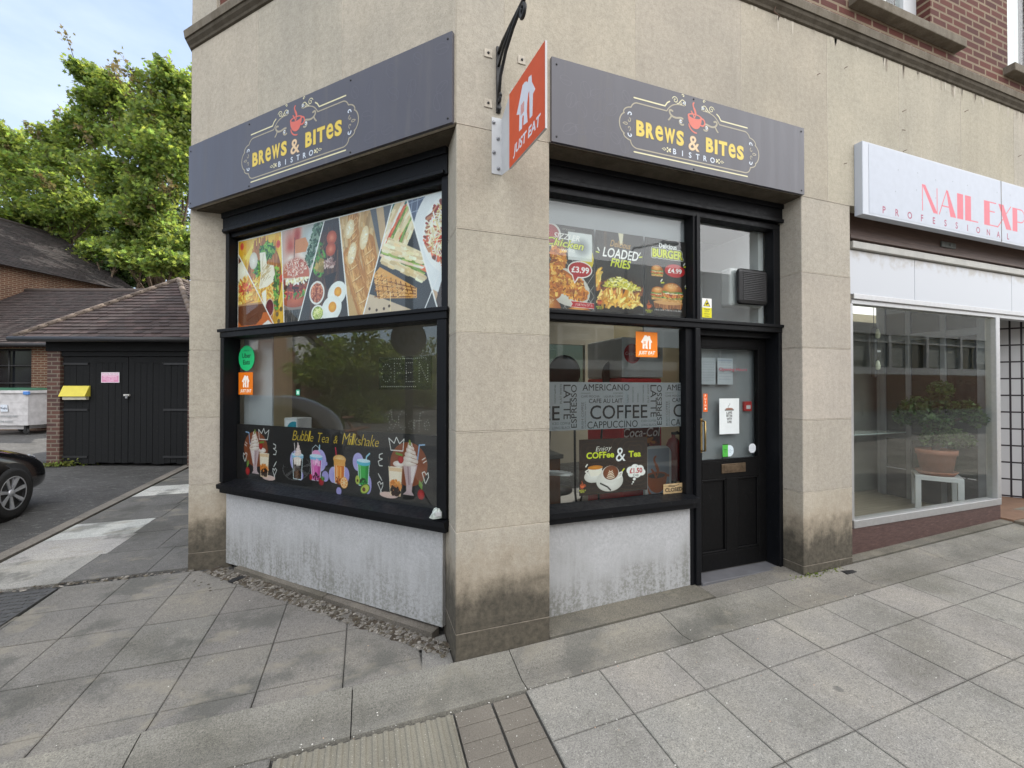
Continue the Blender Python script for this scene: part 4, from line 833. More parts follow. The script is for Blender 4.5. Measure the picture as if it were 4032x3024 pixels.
def beans(seed, x0, x1):
    c = Cv(2.78, .545, .003, PANEL); rg = random.Random(seed)
    for k in range(15):
        x, y, a, r = x0 + (x1 - x0) * ((k % 5) + rg.uniform(.2, .8)) / 5, .04 + .46 * ((k // 5) + rg.uniform(.2, .8)) / 3, rg.uniform(0, 3.14), rg.uniform(.028, .038)
        T2 = lambda u, v: (x + u * math.cos(a) - v * math.sin(a), y + u * math.sin(a) + v * math.cos(a))
        c.line([T2(r * 1.5 * math.cos(t), r * math.sin(t)) for t in [6.283 * q_ / 16 for q_ in range(17)]], .003, '#5a5962'); c.line([T2(u * r * 1.5, .25 * r * math.sin(u * 3)) for u in (-1, -.6, -.2, .2, .6, 1)], .003, '#5a5962')
    return c
def fascia(name, label, O, X, Nrm, wdt, logo_off, seed, bx, scr):
    O, X, Nrm = Vector(O), Vector(X), Vector(Nrm); t = thing(name, label, 'shop sign', O)
    th = .022; up = Vector((0, 0, 1)); h = .548
    mb = MB(); A = [Vector((0, 0, 0)), X * wdt, X * wdt + up * h, up * h]
    mb.add([p - Nrm * .001 for p in A] + [p + Nrm * th for p in A], [(0, 1, 2, 3), (4, 5, 6, 7), (0, 1, 5, 4), (1, 2, 6, 5), (2, 3, 7, 6), (3, 0, 4, 7)])
    mb.build('panel', [M['panel']], t)
    bn = beans(seed, *bx); bn.mesh('background_print', Nrm * (th + .0003), X, up, M['print_gloss'], t, sparse=True)
    LOGO.mesh('logo', X * logo_off + up * .036 + Nrm * (th + .0006), X, up, M['print_gloss'], t, sparse=True, bake=.90)
    for i, (sx, sz) in enumerate(scr):
        s_ = MB(); p = X * sx + up * sz + Nrm * th; s_.lathe([(0, 0.004), (.006, .0035), (.0075, 0)], (0, 0, 0), 10); o = s_.build('screw', M['darkmetal'], t)
        o.location = p; o.rotation_euler = Nrm.to_track_quat('Z', 'Y').to_euler()
    return t
W_ = 2.775
fascia('fascia_sign', 'dark grey bistro fascia sign on the splayed corner, above the window of food photos', LW(2.79, -.002, 3.184), (S, -S, 0), (-S, -S, 0), W_, 2.79 - 1.40 - .65, 3, (1.85, 2.75),
       [(.03, .50), (.03, .04), (.85, .515), (.85, .02), (1.95, .515), (1.95, .02), (W_ - .03, .51), (W_ - .03, .03)])
fascia('fascia_sign', 'dark grey bistro fascia sign over the cafe door and poster window', (.615, -.002, 3.186), (1, 0, 0), (0, -1, 0), 2.272, 1.755 - .615 - .65, 9, (.08, .62),
       [(.035, .505), (.035, .035), (1.14, .53), (1.14, .015), (2.24, .515), (2.24, .03)])
# nail sign
t = thing('fascia_sign', 'long white box fascia sign with pink lettering over the beauty shop', 'shop sign', (3.53, 0, 3.10))
mb = MB(); mb.box((0, -.068, 0), (4.2, -.001, .635), bev=.004); mb.build('sign_box', simple('white_acrylic', (.47, .50, .55), .35, .04, 2), t)
c = Cv(4.0, .60, .0026, '#b7bdc7'); pk, rd_ = '#d2626f', '#9c4560'
def nail_letters(c, x, y, h):
    P = lambda pts, col=pk: c.poly([(x + a, y + b * h) for a, b in pts], col)
    n = lambda a, b, w_=.012: c.line([(x + a[0], y + a[1] * h), (x + b[0], y + b[1] * h)], w_, pk)
    P([(0, 1), (.05, 1), (.236, 0), (.17, 0)]); P([(0, 1), (.03, 1), (.232, .02), (.17, 0)]); n((.006, 0.02), (.006, .98)); n((.228, 0), (.228, .96))
    x += .255; n((.006, .01), (.125, .99)); P([(.115, 1), (.18, 0), (.275, 0), (.145, 1)]); n((.045, .36), (.2, .36))
    x += .291; P([(0, 0), (.101, 0), (.101, 1), (0, 1)])
    x += .130; P([(0, 0), (.101, 0), (.101, 1), (0, 1)]); n((.09, .025), (.218, .025))
    x += .326; P([(0, 0), (.10, 0), (.10, 1), (0, 1)]); n((.1, .975), (.215, .975)); n((.1, .60), (.185, .60)); n((.1, .025), (.235, .025))
    x += .236; P([(0.02, 1), (.115, 1), (.262, 0), (.16, 0)]); n((0.005, 0.01), (.25, .99))
    x += .283; P([(0, 0), (.092, 0), (.092, 1), (0, 1)]); c.line([(x + a, y + b * h) for a, b in [(.09, .975), (.16, .975)] + [(.16 + .07 * math.sin(q_), .70 + .275 * math.cos(q_)) for q_ in [i * .314 for i in range(11)]] + [(.09, .425)]], .012, pk)
nail_letters(c, .741, .124, .245)
x = .355
for i, ch in enumerate('PROFESSIONAL'): c.text(ch, .20 + i * .1795, .024, .060, rd_, .02)
for k, (a, b) in enumerate(((.40, .44), (.68, .46), (.95, .44), (1.22, .47), (.66, .30), (.36, .24), (.74, .22), (1.46, .47), (1.98, .48), (2.22, .49), (2.6, .46), (2.68, .44), (.95, .27), (1.12, .16))): c.ell(a, b, .006, .006, '#8d949c'); c.line([(a, b), (a, b - .05)], [.004, .001], '#aab2bb', .6)
c.mesh('lettering', (.08, -.0695, .02), (1, 0, 0), (0, 0, 1), M['print'], t)
mb = MB(); mb.box((2.13, -.0715, .004), (2.136, -.069, .63)); mb.build('panel_joint', M['jointdark'], t)
# projecting orange sign on its white bracket
t = thing('projecting_sign', 'square orange projecting sign with a white house emblem on a white angle bracket', 'sign', (.24, 0, 2.9))
mb = MB(); mb.box((-.02, -.004, .02), (.045, -.001, .37), bev=.001); mb.add([(.045, -.002, .02), (.045, -.002, .37), (.043, -.20, .43), (.043, -.20, -.03), (.047, -.002, .02), (.047, -.002, .37), (.045, -.20, .43), (.045, -.20, -.03)], [(0, 1, 2, 3), (4, 5, 6, 7), (0, 1, 5, 4), (1, 2, 6, 5), (2, 3, 7, 6), (3, 0, 4, 7)])
mb.build('bracket', M['white'], t)
for a, b in ((-.008, .335), (.02, .24), (-.006, .15), (.022, .055)):
    s_ = MB(); s_.lathe([(0, -.012), (.006, -.012), (.006, -.006), (.011, -.005), (.011, 0)], (a, -.004, b), 10, axis='Y'); s_.build('bolt', M['steel'], t)
ORA = '#d24f1d'
def delivery_sign(w_, h_, res, orange, white, small=True):
    c = Cv(w_, h_, res, orange); k = w_ / .5; X = lambda pts: [(w_ * a, h_ * b) for a, b in pts]
    c.poly(X([(.235, .59), (.33, .73), (.41, .86), (.47, .862), (.53, .835), (.56, .80), (.585, .85), (.66, .83), (.672, .735), (.72, .66), (.76, .595), (.70, .575), (.685, .325), (.61, .325), (.605, .50), (.60, .67), (.575, .66), (.545, .56), (.535, .46), (.555, .318), (.435, .345), (.45, .45), (.425, .48), (.405, .45), (.395, .325), (.31, .335), (.32, .545)]), white)
    for a in (.375, .41, .445): c.line(X([(a, .63), (a - .005, .515)]), .010 * k, orange)
    c.text('JUST EAT', w_ / 2, h_ * .115, .062 * k, white, .03, w=.37 * k, shear=.2)
    return c
c = delivery_sign(.417, .43, .002, ORA, '#d9dce4')
mb = MB(); q4 = [(.275 - .24, -.185, -.045), (.275 - .24, -.70, -.09), (.275 - .24, -.70, .31), (.275 - .24, -.185, .39)]
q4 = [(.035, -.185, -.045), (.035, -.690, -.045), (.035, -.690, .415), (.035, -.185, .415)]
sgn = Matrix.Translation((.276 - .24, -.19, 2.862 - 2.9)) @ Matrix.Rotation(R_(5.75), 4, 'Z')
mb.box((-.006, -.42, 0), (.006, 0, .433), bev=.0015, M=sgn); sp = mb.build('sign_panel', [simple('sign_back_white', (.5, .5, .5), .4, .05, 5)], t)
R3 = sgn.to_3x3(); c.mesh('print', sgn @ Vector((-.0064, -.0015, .0015)), R3 @ Vector((0, -1, 0)), (0, 0, 1), M['print'], t); c.mesh('print', sgn @ Vector((.0064, -.4185, .0015)), R3 @ Vector((0, 1, 0)), (0, 0, 1), M['print'], t)
# wrought iron bracket above
t = thing('iron_bracket', 'black wrought iron bracket scrolling out from the corner pier', 'bracket', (.262, 0, 3.3))
mb = MB(); mb.box((-.014, -.016, 0), (.014, -.001, .41), bev=.003); mb.lathe([(0, -.03), (.014, -.03), (.016, -.001)], (0, 0, .02), 10, axis='Y'); mb.build('back_plate', M['darkmetal'], t)
mb = MB(); mb.tube([(0, -.012, .37), (0, -.10, .375), (0, -.25, .352), (0, -.449, .318), (0, -.80, .30)], .011, 8); mb.tube([(0, -.012, .285), (0, -.10, .325), (0, -.25, .345)], .008, 8)
mb.tube([(0, -.016, .09), (0, -.05, .20), (0, -.15, .275), (0, -.28, .31), (0, -.40, .318)], .010, 8); mb.build('arm', M['darkmetal'], t)
mb = MB(); mb.tube([(0, -.433 + .036 * math.cos(a) * (1 - a / 22), .268 + .036 * math.sin(a) * (1 - a / 22)) for a in [i * .4 for i in range(20)]], .010, 8); mb.build('scroll', M['darkmetal'], t)
mb = MB(); mb.tube([(0, -.035 - .022 * math.cos(a) * (1 - a / 20), .075 + .026 * math.sin(a) * (1 - a / 20)) for a in [i * .4 for i in range(18)]], .008, 8); mb.build('scroll', M['darkmetal'], t)
for px, py in ((1922, 211), (2054, 238), (1922, 408)):
    p = atY(px, py, 0); t = thing('wall_fixing', {1922: 'pale mortar patch with a bolt hole left of the iron bracket', 2054: 'pale mortar patch with a bolt hole right of the iron bracket'}[px] + (', lower of two' if py > 300 else (', upper of two' if px == 1922 else '')), 'fixing', p)
    mb = MB(); mb.box((-.026, -.006, -.026), (.026, -.001, .026), bev=.003); mb.build('patch', M['joint'], t); mb = MB(); mb.lathe([(0, -.012), (.007, -.011), (.008, -.005)], (0, 0, 0), 8, axis='Y'); mb.build('bolt', M['darkmetal'], t)
# ------------------------------------------------------------------ food prints
FR = ['#e8b54a', '#f0c860', '#d89a35', '#f6dc86', '#c98428']; GRN = ['#3f7a2e', '#5b9a3c', '#2e5a26', '#86b94e']; MEAT = ['#5a2a18', '#7a3a1e', '#3d1c12', '#93502c']
CHK = ['#d98b2b', '#e9a942', '#b8651d', '#f2c465', '#c97424', '#8f4a17']; RED = ['#b5301f', '#d2492c', '#8e1f18', '#e2704a']; CHE = ['#f4ead0', '#efe0b0', '#fbf6e6', '#e6d08e']
def bun(c, x, y, rx, ry, seeds=True, top='#d8893a', rim='#a85a1f'):
    c.poly([(x + rx * math.cos(R_(a)), y + ry * math.sin(R_(a))) for a in range(0, 181, 9)], rim); c.ell(x - rx * .15, y + ry * .38, rx * .72, ry * .5, '#eeb56a', 0, top, .35)
    if seeds: c.strokes(34, (x, y + ry * .62, rx * .55, ry * .24), ['#f7e6bd', '#f2d79c'], rx * .06, rx * .03)
def burger(c, x, y, r):      # r: half width; y: base
    c.poly([(x - r * .9, y), (x + r * .9, y), (x + r * .95, y + r * .26), (x - r * .95, y + r * .26)], '#d9a35c'); c.strokes(40, (x, y + r * .12, r * .85, r * .1), ['#e6b873', '#c98a45'], r * .2, r * .05, 0, .2)
    c.strokes(70, (x, y + r * .34, r * .98, r * .09), GRN[1:] + ['#c8dc7a'], r * .22, r * .06, 0, .5); c.strokes(120, (x, y + r * .52, r, r * .16), RED + CHK, r * .2, r * .09); c.strokes(26, (x, y + r * .68, r * .9, r * .05), CHE, r * .3, r * .06, 0, .3)
    c.strokes(60, (x, y + r * .78, r * 1.02, r * .08), GRN, r * .2, r * .06, 0, .6); bun(c, x, y + r * .84, r * .95, r * .68)
def eggs(c, x, y, r): c.ell(x, y, r, r * .85, '#f6f6ef', .5, '#e2e6e4'); c.ell(x + r * .1, y + r * .1, r * .38, r * .36, '#f0b429', 0, '#d98f17')
def food_banner():
    c = Cv(2.275, .81, .0034, '#d9d5cc'); b = -2.13; Pg = lambda p: [(x, z + b) for x, z in p]
    top = .81
    def panel(poly, fn): c.clipmask(poly); fn(); c.unclip()
    d0, d1, d2, d3, d4, d5 = [(-.02, .72), (.52, 0)], [(.60, top), (.64, 0)], [(1.12, top), (.81, 0)], [(1.28, top), (1.39, 0)], [(1.82, top), (1.53, 0)], [(1.95, top), (2.22, 0)]
    def p0():            # bowl of chips
        c.rect(0, 0, .6, .81, '#6e3d1d'); c.rect(0, 0, .6, .13, '#c9651f'); c.ell(.16, .47, .16, .14, '#9c5a26', 0, '#5e3316', .2); c.ell(.08, .52, .11, .10, '#f3eddc', 0, '#dcd2b8'); c.strokes(150, (.18, .30, .19, .15), FR, .15, .024); c.strokes(18, (.1, .36, .1, .05), RED, .03, .02)
        c.poly([(-.02, .22), (.40, .22), (.34, .08), (.26, .03), (.06, .03), (-.02, .10)], '#6b3717'); c.line([(-.02, .22), (.40, .215)], .016, '#b98a5a'); c.poly([(.30, .0), (.52, 0), (.43, .06)], '#e8e4e0')
    def p1():            # board of wraps and chips on yellow
        c.rect(0, 0, .66, .81, '#e2b128'); c.strokes(60, (.34, .4, .4, .45), ['#e8bc3c', '#d9a31f', '#edc653'], .2, .06, 1.2, .3); c.ell(.37, .42, .235, .335, '#b9783c', .05, '#8d5526'); c.strokes(70, (.37, .42, .21, .31), ['#c4864a', '#a86a33', '#b37440'], .3, .02, 1.57, .05)
        c.strokes(95, (.34, .30, .16, .17), FR, .12, .018); c.strokes(50, (.41, .66, .10, .07), GRN, .05, .022); c.strokes(24, (.28, .53, .04, .07), GRN, .05, .02)
        c.poly([(.31, .66), (.39, .655), (.41, .545), (.50, .525), (.53, .40), (.42, .35), (.30, .34), (.33, .46)], '#efe9da'); c.line([(.36, .64), (.33, .36)], .008, '#cfc4a8'); c.line([(.43, .54), (.34, .37)], .01, '#d9cfb6'); c.poly([(.34, .30), (.40, .33), (.41, .18), (.38, .17)], '#f2ecdf'); c.strokes(24, (.40, .47, .06, .07), ['#b89f6a', '#dccfae'], .06, .006, .6, .2)
        c.ell(.225, .60, .058, .075, '#f2eee4', 0, '#cfc8ba'); c.ell(.45, .165, .055, .075, '#7b1626', 0, '#5b1020'); c.line([(.45 + .055 * math.cos(a), .165 + .075 * math.sin(a)) for a in [i * .35 for i in range(19)]], .008, '#d8c3b4')
        for x, y in ((.06, .75), (.56, .70), (.60, .40)): c.ell(x, y, .028, .034, '#c3341f', 0, '#e2663f')
        for x, y in ((.55, .10), (.57, .04), (.60, .14)): c.ell(x, y, .02, .02, '#6d5a33')
        c.strokes(30, (.54, .33, .03, .18), GRN, .05, .02)
    def p2():            # burger with a little flag
        c.rect(.58, 0, 1.14, .81, '#b8aaa2'); c.ell(.82, .55, .2, .3, '#eee4dc', 0, '#c7b9b0', .5); c.ell(.72, .62, .08, .2, '#b03a24', .1, '#d9a08e', .6); c.ell(.80, .73, .05, .09, '#a83522', 0, '#c9654e', .5); c.ell(1.0, .68, .14, .12, '#d7dfe0', 0, '#a9b5b6', .4); c.strokes(110, [(.95, .45), (1.12, .81), (1.02, .81), (.90, .50)], ['#34503a', '#54735a', '#27402d', '#8aa08c'], .05, .02)
        c.ell(.72, .52, .07, .09, '#f0e9e2', 0, '#d6c8bd', .5)
        c.poly([(.775, .70), (.90, .705), (.935, .645), (.905, .585), (.775, .59)], '#cf8a58'); c.line([(.77, .72), (.758, .48)], .008, '#3a2b22')
        c.rect(.62, 0, 1.0, .145, '#4a4440'); c.strokes(90, (.78, .07, .18, .07), ['#5a5450', '#37322f', '#6a645f', '#2b2725'], .12, .008, 1.57, .1); c.ell(.79, .15, .21, .03, '#8a7b72')
        c.ell(.78, .20, .155, .06, '#c9683f', 0, '#a04a28'); c.strokes(80, (.78, .265, .16, .035), GRN + RED, .06, .022); c.strokes(90, (.78, .335, .165, .04), MEAT + ['#8e2a24'], .07, .03); c.strokes(22, (.79, .37, .13, .02), CHE, .07, .02); c.poly([(.78 + .165 * math.cos(R_(a)), .40 + .145 * math.sin(R_(a))) for a in range(-8, 189, 9)], '#c06a52'); c.ell(.77, .47, .12, .07, '#d98e78', 0, '#bf6650', .4); c.strokes(150, (.78, .47, .14, .07), ['#f0ddd0', '#e9c8b8', '#a8503c'], .014, .008)
    def p3():            # dark board with eggs and beans
        c.rect(.8, 0, 1.4, .81, '#3b3330'); c.poly([(.94, .0), (1.30, .0), (1.27, .70), (1.04, .72)], '#4a342a'); c.strokes(60, [(.96, .05), (1.28, .05), (1.25, .66), (1.06, .68)], ['#54392c', '#3f2b22', '#62442f'], .25, .016, 1.55, .05)
        c.strokes(120, (1.06, .50, .07, .13), GRN[:3] + ['#3a3028', '#8a6a48'], .045, .022)
        for x, y in ((1.20, .655), (1.19, .565)): c.ell(x, y, .055, .055, '#c96a45', 0, '#a64a30'); c.ell(x, y, .034, .034, '#d98a66', 0, '#b85a3c')
        c.strokes(26, (1.18, .455, .05, .03), ['#c8b0a8', '#8e6a62'], .05, .02); c.strokes(14, (1.07, .45, .04, .04), ['#b59a55', '#8c7a3c'], .04, .03); c.poly([(1.12, .36), (1.26, .38), (1.20, .26), (1.15, .25)], '#2b201b'); c.ell(1.04, .60, .03, .04, '#9cb48a', 0, '#4f6b45')
        c.ell(1.035, .235, .088, .095, '#e6e4df'); c.ell(1.035, .235, .072, .078, '#7a3320', 0, '#a35434'); c.strokes(80, (1.035, .235, .064, .07), ['#b96a48', '#8a3d26', '#d9916a'], .02, .016)
        eggs(c, 1.26, .21, .105); eggs(c, 1.20, .095, .115); c.ell(1.045, .07, .075, .068, '#e9e8e0'); c.ell(1.045, .07, .06, .054, '#a8b84e', 0, '#7c9434'); c.strokes(40, (1.045, .07, .05, .045), ['#c8cf72', '#8ea33e', '#dfe0a0'], .03, .012)
    def p4():            # baguettes
        c.rect(1.2, 0, 1.9, .81, '#b9a079'); c.poly([(1.28, .81), (1.62, .81), (1.56, .52), (1.70, .2), (1.6, 0), (1.3, 0)], '#c4a06a'); c.strokes(70, (1.45, .5, .2, .3), ['#cdb183', '#b58e57', '#bd9a66'], .2, .03, 1.5, .2); c.poly([(1.60, .81), (1.9, .81), (1.9, .3), (1.74, .3)], '#5d6066'); c.poly([(1.66, .81), (1.73, .81), (1.80, .3), (1.75, .3)], '#c0a582')
        for (a, b_, w_) in (((1.40, .47), (1.60, -.05), .17), ((1.575, .55), (1.66, .12), .15), ((1.43, .78), (1.44, .52), .11)):
            c.line([a, b_], w_, '#b47a3c'); c.line([(a[0] - .012, a[1]), (b_[0] - .012, b_[1])], w_ * .6, '#c68f4c'); c.line([(a[0] - .03, a[1]), (b_[0] - .03, b_[1])], w_ * .22, '#dcb070')
            c.strokes(90, [(a[0] - w_ * .45, a[1]), (a[0] + w_ * .45, a[1]), (b_[0] + w_ * .45, b_[1]), (b_[0] - w_ * .45, b_[1])], ['#b9813f', '#cf9b58', '#a56d30', '#dfb679', '#96602a'], .06, .009, math.atan2(b_[1] - a[1], b_[0] - a[0]), .25, .6)
            for i in range(5):
                f = .18 + i * .17; x, y = a[0] + (b_[0] - a[0]) * f, a[1] + (b_[1] - a[1]) * f; c.line([(x - w_ * .28, y - .004), (x, y + .010), (x + w_ * .26, y + .034)], [.002, .011, .003], '#e8cd98', .8); c.line([(x - w_ * .28, y - .016), (x + w_ * .24, y + .02)], .004, '#85501f', .7)
        for x, y, r1, r2 in ((1.395, .69, .045, .075), (1.42, .50, .042, .085), (1.545, .60, .040, .09)): c.ell(x, y, r1, r2, '#f1e6cc', -.25, '#dcc79c'); c.strokes(16, (x, y, r1 * .7, r2 * .8), ['#e2d2ac', '#f8f0dc'], .014, .008)
    def p5():            # club sandwiches
        c.rect(1.5, 0, 2.3, .81, '#3f4146'); c.poly([(1.78, .81), (2.02, .81), (2.0, .62), (1.82, .70)], '#2f6e66'); c.poly([(1.8, .67), (1.93, .70), (1.95, .62), (1.84, .60)], '#b98468'); c.poly([(1.5, 0), (2.0, .02), (1.72, .13), (1.6, .17)], '#cdb9a0')
        def sand(A, Bp, layers):
            A, Bp = np.array(A, float), np.array(Bp, float); d = (Bp - A) / np.linalg.norm(Bp - A); n = np.array([-d[1], d[0]]); o = 0.0; L_ = np.linalg.norm(Bp - A)
            for col, th in layers:
                p = [A + n * o, Bp + n * o, Bp + n * (o + th), A + n * (o + th)]; c.poly([tuple(x) for x in p], col[0])
                for k in range(26):
                    t = c.rg.rand(); q0 = A + d * L_ * t + n * (o + th * c.rg.rand()); c.line([tuple(q0), tuple(q0 + d * .05)], th * .45, np.clip(C8(col[c.rg.randint(len(col))]) * (.92 + .16 * c.rg.rand()), 0, 255))
                o += th
        BR, LT, TM, HM = ['#e9d9b4', '#f2e7cb', '#dcc497'], ['#7f9f45', '#a7bf62', '#5d7f35'], ['#cf4f2c', '#e0734a'], ['#f1d3bd', '#f7ecdf']
        sand((1.93, .45), (2.06, .69), [(BR, .05), (LT, .028), (TM, .022), (HM, .035), (BR, .05)]); sand((1.80, .43), (2.0, .72), [(BR, .05), (LT, .025), (TM, .025), (HM, .03), (BR, .045)])
        sand((1.70, .40), (2.06, .22), [(BR, .055), (LT, .022), (TM, .03), (HM, .03), (BR, .05)]); sand((1.70, .44), (2.05, .31), [(HM, .02), (LT, .02), (BR, .05)])
        c.poly([(1.64, .31), (1.68, .13), (2.04, .10), (2.04, .17), (1.70, .36)], '#d9a35a')
        for i in range(8): c.line([(1.67 + i * .045, .32 - i * .018), (1.695 + i * .045, .13)], .009, '#6d3c16')
        for i in range(4): c.line([(1.65, .28 - i * .045), (2.03, .17 - i * .02)], .008, '#7b4519')
        c.strokes(60, [(1.65, .3), (1.69, .14), (2.02, .11), (1.72, .32)], ['#e3b673', '#c88d43'], .05, .008, .2, .3); c.line([(1.80, .16), (1.80, .02)], .007, '#e9d3a8')
        for x, y in ((1.60, .06), (1.67, .045), (1.74, .05), (1.79, .065)): c.ell(x, y, .011, .011, '#4a3322')
        c.line([(1.98, .74), (1.955, .80)], .008, '#e9dfc6')
    def p6():            # pasta on a white plate, check cloth
        c.rect(1.9, 0, 2.3, .81, '#55607a')
        for i in range(12): c.line([(1.9 + i * .05, 0), (2.0 + i * .05, .81)], .006, '#9aa6bd'); c.line([(1.9, i * .07), (2.3, i * .07 + .04)], .006, '#9aa6bd')
        c.poly([(2.05, .0), (2.24, .0), (2.20, .2), (2.1, .14)], '#c9a98c'); c.ell(2.34, .50, .345, .40, '#eef0f1', 0, '#dfe2e6'); c.ell(2.36, .52, .27, .29, '#e6e8ea', 0, '#f3f4f5'); c.strokes(150, (2.33, .53, .22, .22), RED + ['#c98a62', '#7b3a26'], .07, .028); c.strokes(120, (2.33, .53, .19, .2), CHE, .09, .012)
        c.poly([(2.18, 0), (2.3, 0), (2.3, .16), (2.25, .2)], '#4a3c36')
    panel([(0, 0), d0[1], d0[0], (-.02, 0)], p0); panel([d0[0], (-.02, .81), d1[0], d1[1], d0[1]], p1); panel([d1[0], d2[0], d2[1], d1[1]], p2); panel([d2[0], d3[0], d3[1], d2[1]], p3); panel([d3[0], d4[0], d4[1], d3[1]], p4); panel([d4[0], d5[0], d5[1], d4[1]], p5); panel([d5[0], (2.4, .81), (2.4, 0), d5[1]], p6)
    for d in (d0, d1, d2, d3, d4, d5): c.line(d, .011, '#f2f2f0')
    c.line([(2.10, 0), (2.275, .34)], .008, '#e8e8ea'); c.rect(0, .80, 2.275, .81, '#e8e8e6'); c.rect(0, 0, .008, .81, '#e8e8e6')
    c.a += c.rg.randn(c.H, c.W, 1) * 4; return c
ft_ = food_banner().mesh('food_photo_banner', LW(2.535, .252, 2.133), (S, -S, 0), (0, 0, 1), M['print'], bake=1.07)
tag(ft_, 'wide banner of six slanted food photos in the splayed window', 'banner')
def drinks_banner():
    c = Cv(2.25, .50, .0028, '#2a2727'); b = -.775
    for i in range(70): y = c.rg.rand() * .5; c.line([(x_, y + .006 * math.sin(x_ * 5 + i)) for x_ in np.linspace(0, 2.25, 12)], .002, ['#312d2d', '#242121'][i % 2], .7)
    Z = lambda z: z + b
    def shake(cx, s_):        # the tall milkshake behind a boba glass; s_ = +1 mirrored for the right end
        P = lambda pts: [(cx + s_ * x, Z(z)) for x, z in pts]; L_ = lambda pts, w_, col: c.line(P(pts), w_, col)
        c.ell(cx + s_ * -.02, Z(1.06), .165, .155, '#8a4a2c'); c.ell(cx + s_ * .16, Z(.825), .085, .022, '#e2c3bb')
        c.poly(P([(-.10, 1.06), (.03, 1.06), (.0, .92), (.0, .87), (.03, .845), (-.07, .845), (-.05, .87), (-.055, .92)]), '#c9b1b4'); c.poly(P([(-.085, 1.05), (-.04, 1.05), (-.045, .93), (-.055, .93)]), '#e9dcdc'); L_([(-.015, 1.04), (-.025, .92)], .012, '#a98a90')
        for k, (z, r) in enumerate(((1.075, .072), (1.105, .062), (1.135, .05), (1.165, .036), (1.19, .022))): c.ell(cx + s_ * -.035, Z(z), r, .028, '#f6efe9', .15, '#d9c6bd'); L_([(-.035 - r * .8, z - .005), (-.035 + r * .8, z + .012)], .004, '#8d5d49')
        L_([(-.035, 1.20), (-.03, 1.225)], .016, '#7d8f3a'); L_([(-.10, 1.10), (-.115, 1.20), (-.16, 1.205)], .010, '#8fb1d6')
        c.poly(P([(.035, 1.03), (.16, 1.03), (.145, .825), (.05, .825)]), '#e8c9a4'); c.poly(P([(.04, 1.0), (.155, 1.0), (.15, .93), (.045, .93)]), '#f4e7d4'); c.strokes(44, (cx + s_ * .098, Z(.90), .045, .03), ['#e09a50', '#d9843a'], .03, .02); c.strokes(30, (cx + s_ * .098, Z(.862), .043, .034), ['#2b1a12', '#3a2216'], .006, .020); L_([(.035, 1.03), (.16, 1.03)], .006, '#f3ead9'); L_([(.16, 1.03), (.145, .825)], .004, '#f3e3cc')
        c.ell(cx + s_ * .07, Z(1.055), .05, .022, '#f7f1ec', 0, '#dccdc5'); c.ell(cx + s_ * .05, Z(1.09), .026, .03, '#c52f2c', 0, '#97201f'); L_([(.04, 1.12), (.09, 1.13)], .016, '#6f8f3a'); L_([(.15, 1.03), (.165, 1.10)], .006, '#5a4238')
        L_([(-.14, .86), (-.13, .93), (-.16, .97)], .006, '#7f8f4a'); c.ell(cx - s_ * .13, Z(.86), .030, .036, '#c73a3a', 0, '#9a2426'); c.poly(P([(-.14, .89), (-.11, .92), (-.115, .96), (-.145, .93)]), '#7a9a4a')
        for pts in ([(.03, 1.15), (.02, 1.235), (.06, 1.20), (.09, 1.245), (.11, 1.20), (.16, 1.235), (.14, 1.15), (.03, 1.15)], [(.22, 1.12), (.25, 1.11), (.25, 1.085), (.22, 1.08), (.26, 1.06), (.25, 1.03), (.22, 1.03)], [(.26, .97), (.235, .94)], [(.25, .955), (.225, .925)], [(.23, .84), (.265, .90), (.245, .915), (.235, .895), (.215, .91), (.215, .885), (.24, .835)], [(-.165, .945), (-.14, 1.01), (-.16, 1.02), (-.175, 1.0), (-.19, 1.015), (-.195, .985), (-.17, .94)], [(-.15, 1.08), (-.175, 1.095)], [(-.14, 1.10), (-.165, 1.115)]): L_(pts, .006, '#f0eeec')
    shake(.30, 1); shake(1.96, -1)
    x = .76
    for ch, w_, lo in (('B', .050, 0), ('u', .04, 0), ('b', .036, 0), ('b', .036, 0), ('l', .018, 0), ('e', .036, 0), (' ', .03, 0), ('T', .05, 0), ('e', .036, 0), ('a', .04, 0), (' ', .04, 0), ('&', .042, 0), (' ', .04, 0), ('M', .066, 0), ('i', .016, 0), ('l', .018, 0), ('k', .036, 0), ('s', .032, 0), ('h', .038, 0), ('a', .04, 0), ('k', .036, 0), ('e', .036, 0)):
        if ch != ' ': c.glyph(ch, x, Z(1.165), w_, {'u': .045, 'e': .045, 'a': .045, 's': .045, '&': .06, 'i': .065, 'T': .075, 'M': .085, 'B': .08}.get(ch, .085), '#d9b93c', -.012, shear=.25)
        x += w_ + .006
    lav = '#a9a0dc'
    def blob(x, z, r): c.ell(x, Z(z), r, r * 1.25, lav, 0, '#b9b2e6'); c.ell(x + .06, Z(z - .12), r * .55, r * .6, lav); c.ell(x + .07, Z(z - .02), .014, .016, lav)
    def cupd(x, z0, z1, w0, w1, body, dark, lid=None):
        c.poly([(x - w0 - .006, Z(z0) - .006), (x + w0 + .006, Z(z0) - .006), (x + w1 + .006, Z(z1)), (x - w1 - .006, Z(z1))], '#d7e6ee'); c.poly([(x - w0, Z(z0)), (x + w0, Z(z0)), (x + w1, Z(z1)), (x - w1, Z(z1))], body); c.poly([(x + w0 * .35, Z(z0)), (x + w0, Z(z0)), (x + w1, Z(z1)), (x + w1 * .4, Z(z1))], dark); c.line([(x - w1 * .65, Z(z1 - .02)), (x - w0 * .65, Z(z0 + .03))], .007, '#ffffff', .55)
